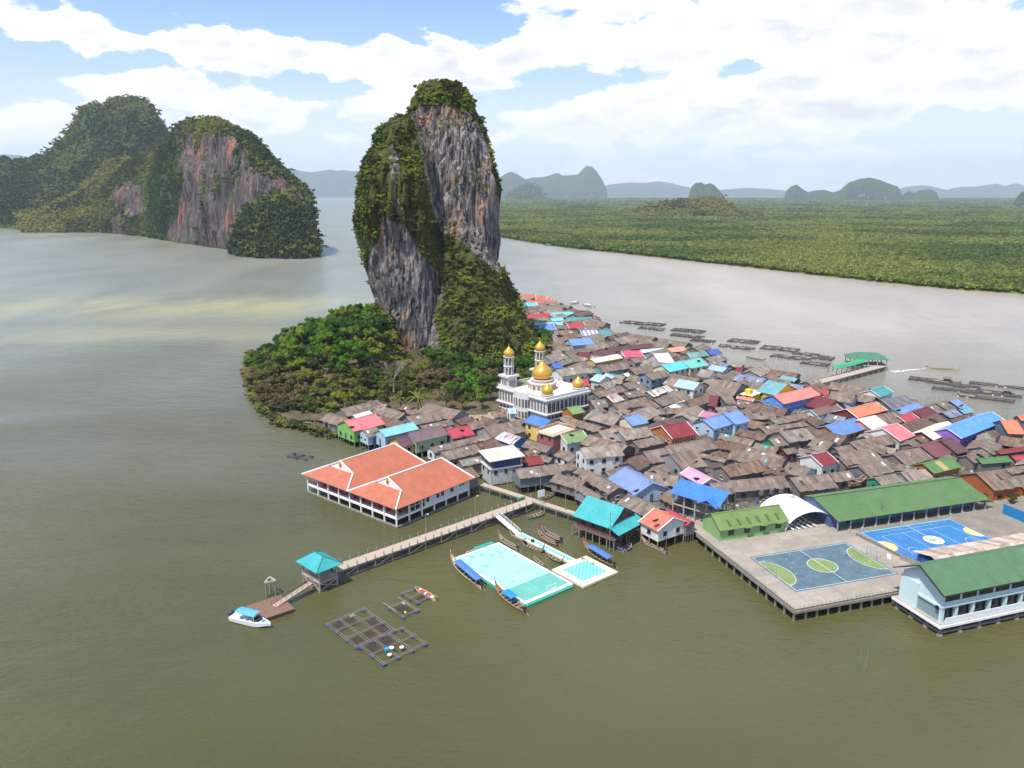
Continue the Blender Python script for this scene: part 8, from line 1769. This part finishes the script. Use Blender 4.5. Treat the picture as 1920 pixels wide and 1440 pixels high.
# ------------------------------------------------------------------ small things: poles, stakes, dishes, tanks, lamp posts
def lamp(px_, py_, z, h, lab, nm='street_lamp'):
    o = thing(nm, lab, 'lamp post', at(px_, py_, z), rnd.uniform(0, 6)); MB().bar((0, 0, -3), (0, 0, h), .07, 5, .05).build('pole', M_CONC, o); q = MB(); q.bar((0, 0, h), (-1.1, 0, h + .35), .04, 4); ar = q.build('arm', M_CONC, o); MB().box(-1.5, -1.0, -.12, .12, h + .3, h + .4).build('lamp_head', M_WHITE, ar)
lamp(799, 1002, 2.2, 5.2, 'slim lamp post on the jetty near the restaurant corner'); lamp(891, 968, 2.2, 4.6, 'lamp post halfway along the upper jetty'); lamp(1013, 948, 2.2, 8.0, 'tall pole at the jetty junction by the white panel')
POLES = [(952, 920, 7), (1060, 958, 7), (1143, 1020, 8), (1217, 940, 7), (1376, 890, 9), (1386, 868, 9), (1453, 872, 8), (1565, 875, 8), (1633, 918, 8), (1705, 880, 8), (1395, 830, 7), (1250, 800, 7), (1150, 790, 7), (1195, 850, 7), (1440, 800, 7), (1555, 850, 8), (1320, 760, 8), (1647, 800, 8), (648, 800, 9), (679, 825, 9), (791, 860, 7), (1648, 985, 9)]
LN = ['by the raised cream roofed house', 'beside the footbridge at the curved grey roof', 'leaning in the water before the teal roofed pier house', 'between the periwinkle and cobalt roofs', 'left of the two poles among the central grey roofs', 'right of the two poles among the central grey roofs', 'above the long grey sheds behind the school', 'right of the wine red roof', 'at the green walled sheds behind the school wing', 'on the pale grey roof behind the school wing', 'beside the sky blue twin roofs', 'behind the wine red house', 'behind the pale blue gable right of the mosque', 'in the yard behind the white two storey house', 'before the salmon roofed blue house', 'left of the bright blue roof and orange gable', 'behind the pale blue white walled house', 'by the burnt orange roof', 'at the coral roofed house on the rubble shore', 'before the pale aqua roofed house', 'in the gap behind the restaurant', 'standing in front of the long school wing']
M_POL = painted('pole_grey', (.24, .22, .20), .2)
for (x, y, h_), l in zip(POLES, LN):
    o = thing('utility_pole', 'tall thin utility pole ' + l, 'pole', at(x, y, 2), rnd.uniform(0, 3)); MB().bar((0, 0, -3 if h_ > 7 else 0), (0, 0, h_), .11, 5, .07).build('pole', M_POL, o); MB().box(-.5, .5, -.04, .04, h_ - .6, h_ - .5).build('crossarm', M_POL, o)
stake_me = [MB().bar((0, 0, -2), (rnd.uniform(-.4, .4), rnd.uniform(-.3, .3), h_), .055, 4, .03).mesh('stake', M_POL) for h_ in (2.5, 3.2, 4.0, 4.8)]
SG = [((1185, 650), (1330, 665), 26, 'thin bamboo stakes in the water behind the brown maroon roof'), ((1380, 690), (1560, 715), 40, 'thin bamboo stakes along the village back shore left of the pier'), ((1590, 735), (1760, 765), 34, 'thin bamboo stakes behind the teal and slate roofs right of the pier'), ((1770, 775), (1900, 800), 16, 'thin bamboo stakes behind the azure roofed house'), ((600, 830), (660, 850), 9, 'thin stakes beside the rubble shore'), ((1570, 1245), (1625, 1265), 4, 'thin bamboo stakes standing alone in the foreground water'), ((1100, 640), (1160, 652), 8, 'bamboo stakes left of the brown maroon roof')]
for (a, b, n, lab) in SG:
    for k in range(n):
        f = rnd.random(); o = put('stake', rnd.choice(stake_me), None, at(a[0] + (b[0] - a[0]) * f + rnd.uniform(-6, 6), a[1] + (b[1] - a[1]) * f + rnd.uniform(-9, 3), 0), rnd.uniform(0, 6)); props(o, lab, 'stake', lab.replace('thin ', ''))
m = MB(); m.lathe([(.05, 0), (.35, .06), (.65, .2), (.85, .42), (.82, .42), (.6, .24), (.05, .1)], 14); dish_me = m.mesh('dish', painted('dish_dark', (.09, .08, .08), .2)); m2 = MB(); m2.v = m.v; m2.f = m.f; m2.m = m.m; m2.t = m.t; dishw = m2.mesh('dish', painted('dish_pale', (.55, .53, .52), .1)); stand = MB().bar((0, 0, -1.6), (0, 0, .05), .05, 5).mesh('stand', M_POL)
DI = [(1071, 818, 7.6, 0, 'on the moss green roof'), (1194, 922, 6.3, 0, 'on the periwinkle blue roof'), (1230, 978, 6.4, 0, 'on the terracotta roof'), (1306, 900, 6.0, 0, 'on the pink lilac roof'), (1728, 906, 5.6, 0, 'on the pale grey roof behind the school wing'), (660, 803, 7.4, 0, 'on the coral pink roof'), (866, 809, 6.2, 0, 'on the crimson roof behind the restaurant'), (1310, 678, 8.0, 0, 'on the mint turquoise roof'), (1147, 824, 6, 0, 'on the grey roof right of the moss green one'), (1487, 933, 6, 1, 'on the shed behind the white canopy'), (1514, 840, 6.2, 0, 'on the grey roof left of the wine red one'), (1685, 771, 6.3, 0, 'on the sky blue roof behind the crimson row'), (1803, 762, 6.3, 0, 'on the last sky blue roof at the shore'), (1468, 885, 6, 0, 'on the grey roof with white gable windows')]
for (x, y, z, w_, l) in DI:
    o = thing('satellite_dish', ('pale' if w_ else 'dark mesh') + ' satellite dish ' + l, 'satellite dish', at(x, y, z + .7), rnd.uniform(2.5, 3.8)); d_ = put('dish', dishw if w_ else dish_me, o, (0, 0, 0)); d_.rotation_euler = (.7, 0, 0); put('stand', stand, o)
tk = tank_me(); tkm = [tk.mesh('tank', painted('tank_grey', (.13, .13, .14), .2)), tk.mesh('tank', painted('tank_blue', (.03, .07, .35), .1))]
for (x, y, z, k, l) in ((1427, 928, 3.2, 0, 'left of the three behind the canopy'), (1446, 926, 3.2, 0, 'middle of the three behind the canopy'), (1464, 925, 3.2, 0, 'right of the three behind the canopy'), (1303, 905, 3.0, 1, 'by the pink lilac roof'), (1917, 816, 4.5, 1, 'at the right edge by the orange roof'), (1625, 812, 3.5, 0, 'under the cream and sky blue roof corner')):
    o = thing('water_tank', ('dark grey' if k == 0 else 'deep blue') + ' round water tank ' + l, 'water tank', at(x, y, z)); put('tank', tkm[k], o, (0, 0, 0), 0, (1.15,) * 3)
o = thing('notice_board', 'white notice panel on the tall pole by the jetty junction', 'sign', at(1015, 925, 5.2), .5); MB().box(-1.0, 1.0, -.06, .06, -.9, .9).build('panel', M_WHITE, o)
o = thing('skiff', 'bright green covered skiff moored by the footbridge junction', 'boat', at(977, 935, 2.4), .6); MB().box(-1.0, 1.0, -.4, .4, -.1, .35).build('cover', painted('cover_green', (.03, .28, .14), .2), o)
# loaded wooden boat drawn up behind the school wing
longtail((1622, 918), (1590, 932), 'orange rimmed wooden boat on land behind the school wing', 2.0, painted('boat_orange', (.50, .25, .08), .2), prow=False, motor=False, seats=3, name='wooden_boat').location.z = 3.6
# blue board fence at the right
a, b = at(1880, 958, 3.2), at(1945, 985, 3.2); d = b - a; o = thing('board_fence', 'bright blue board fence at the right edge of the school yard', 'fence', (a.x, a.y, 2.5), math.atan2(d.y, d.x))
for k in range(18): MB().box(0, d.length / 18 - .03, -.04, .04, 0, 2.6).build('board', painted('fence_blue', (.015, .20, .45), .2), o, (d.length * k / 18, 0, 0))
for (x, y, s, k) in ((1846, 953, .55, 0), (1898, 945, .5, 3), (1588, 985, .35, 0), (1360, 848, .4, 3), (1415, 835, .4, 0), (987, 775, .5, 0), (1700, 720, .01, 0), (1128, 632, .6, 3), (870, 768, .6, 3)):
    if s > .1: plant(*at(x, y, 2.3)[:2], 2.2, s, k, 'small leafy tree ' + {1846: 'in the corner of the school yard', 1898: 'beside the blue board fence', 1588: 'at the left end of the school wing', 1360: 'among grey roofs by the green walled shed', 1415: 'beside the dark maroon shed', 987: 'below the mosque terrace', 1128: 'at the village back shore', 870: 'by the sandy yard'}[x])
print('objects', len(bpy.data.objects))
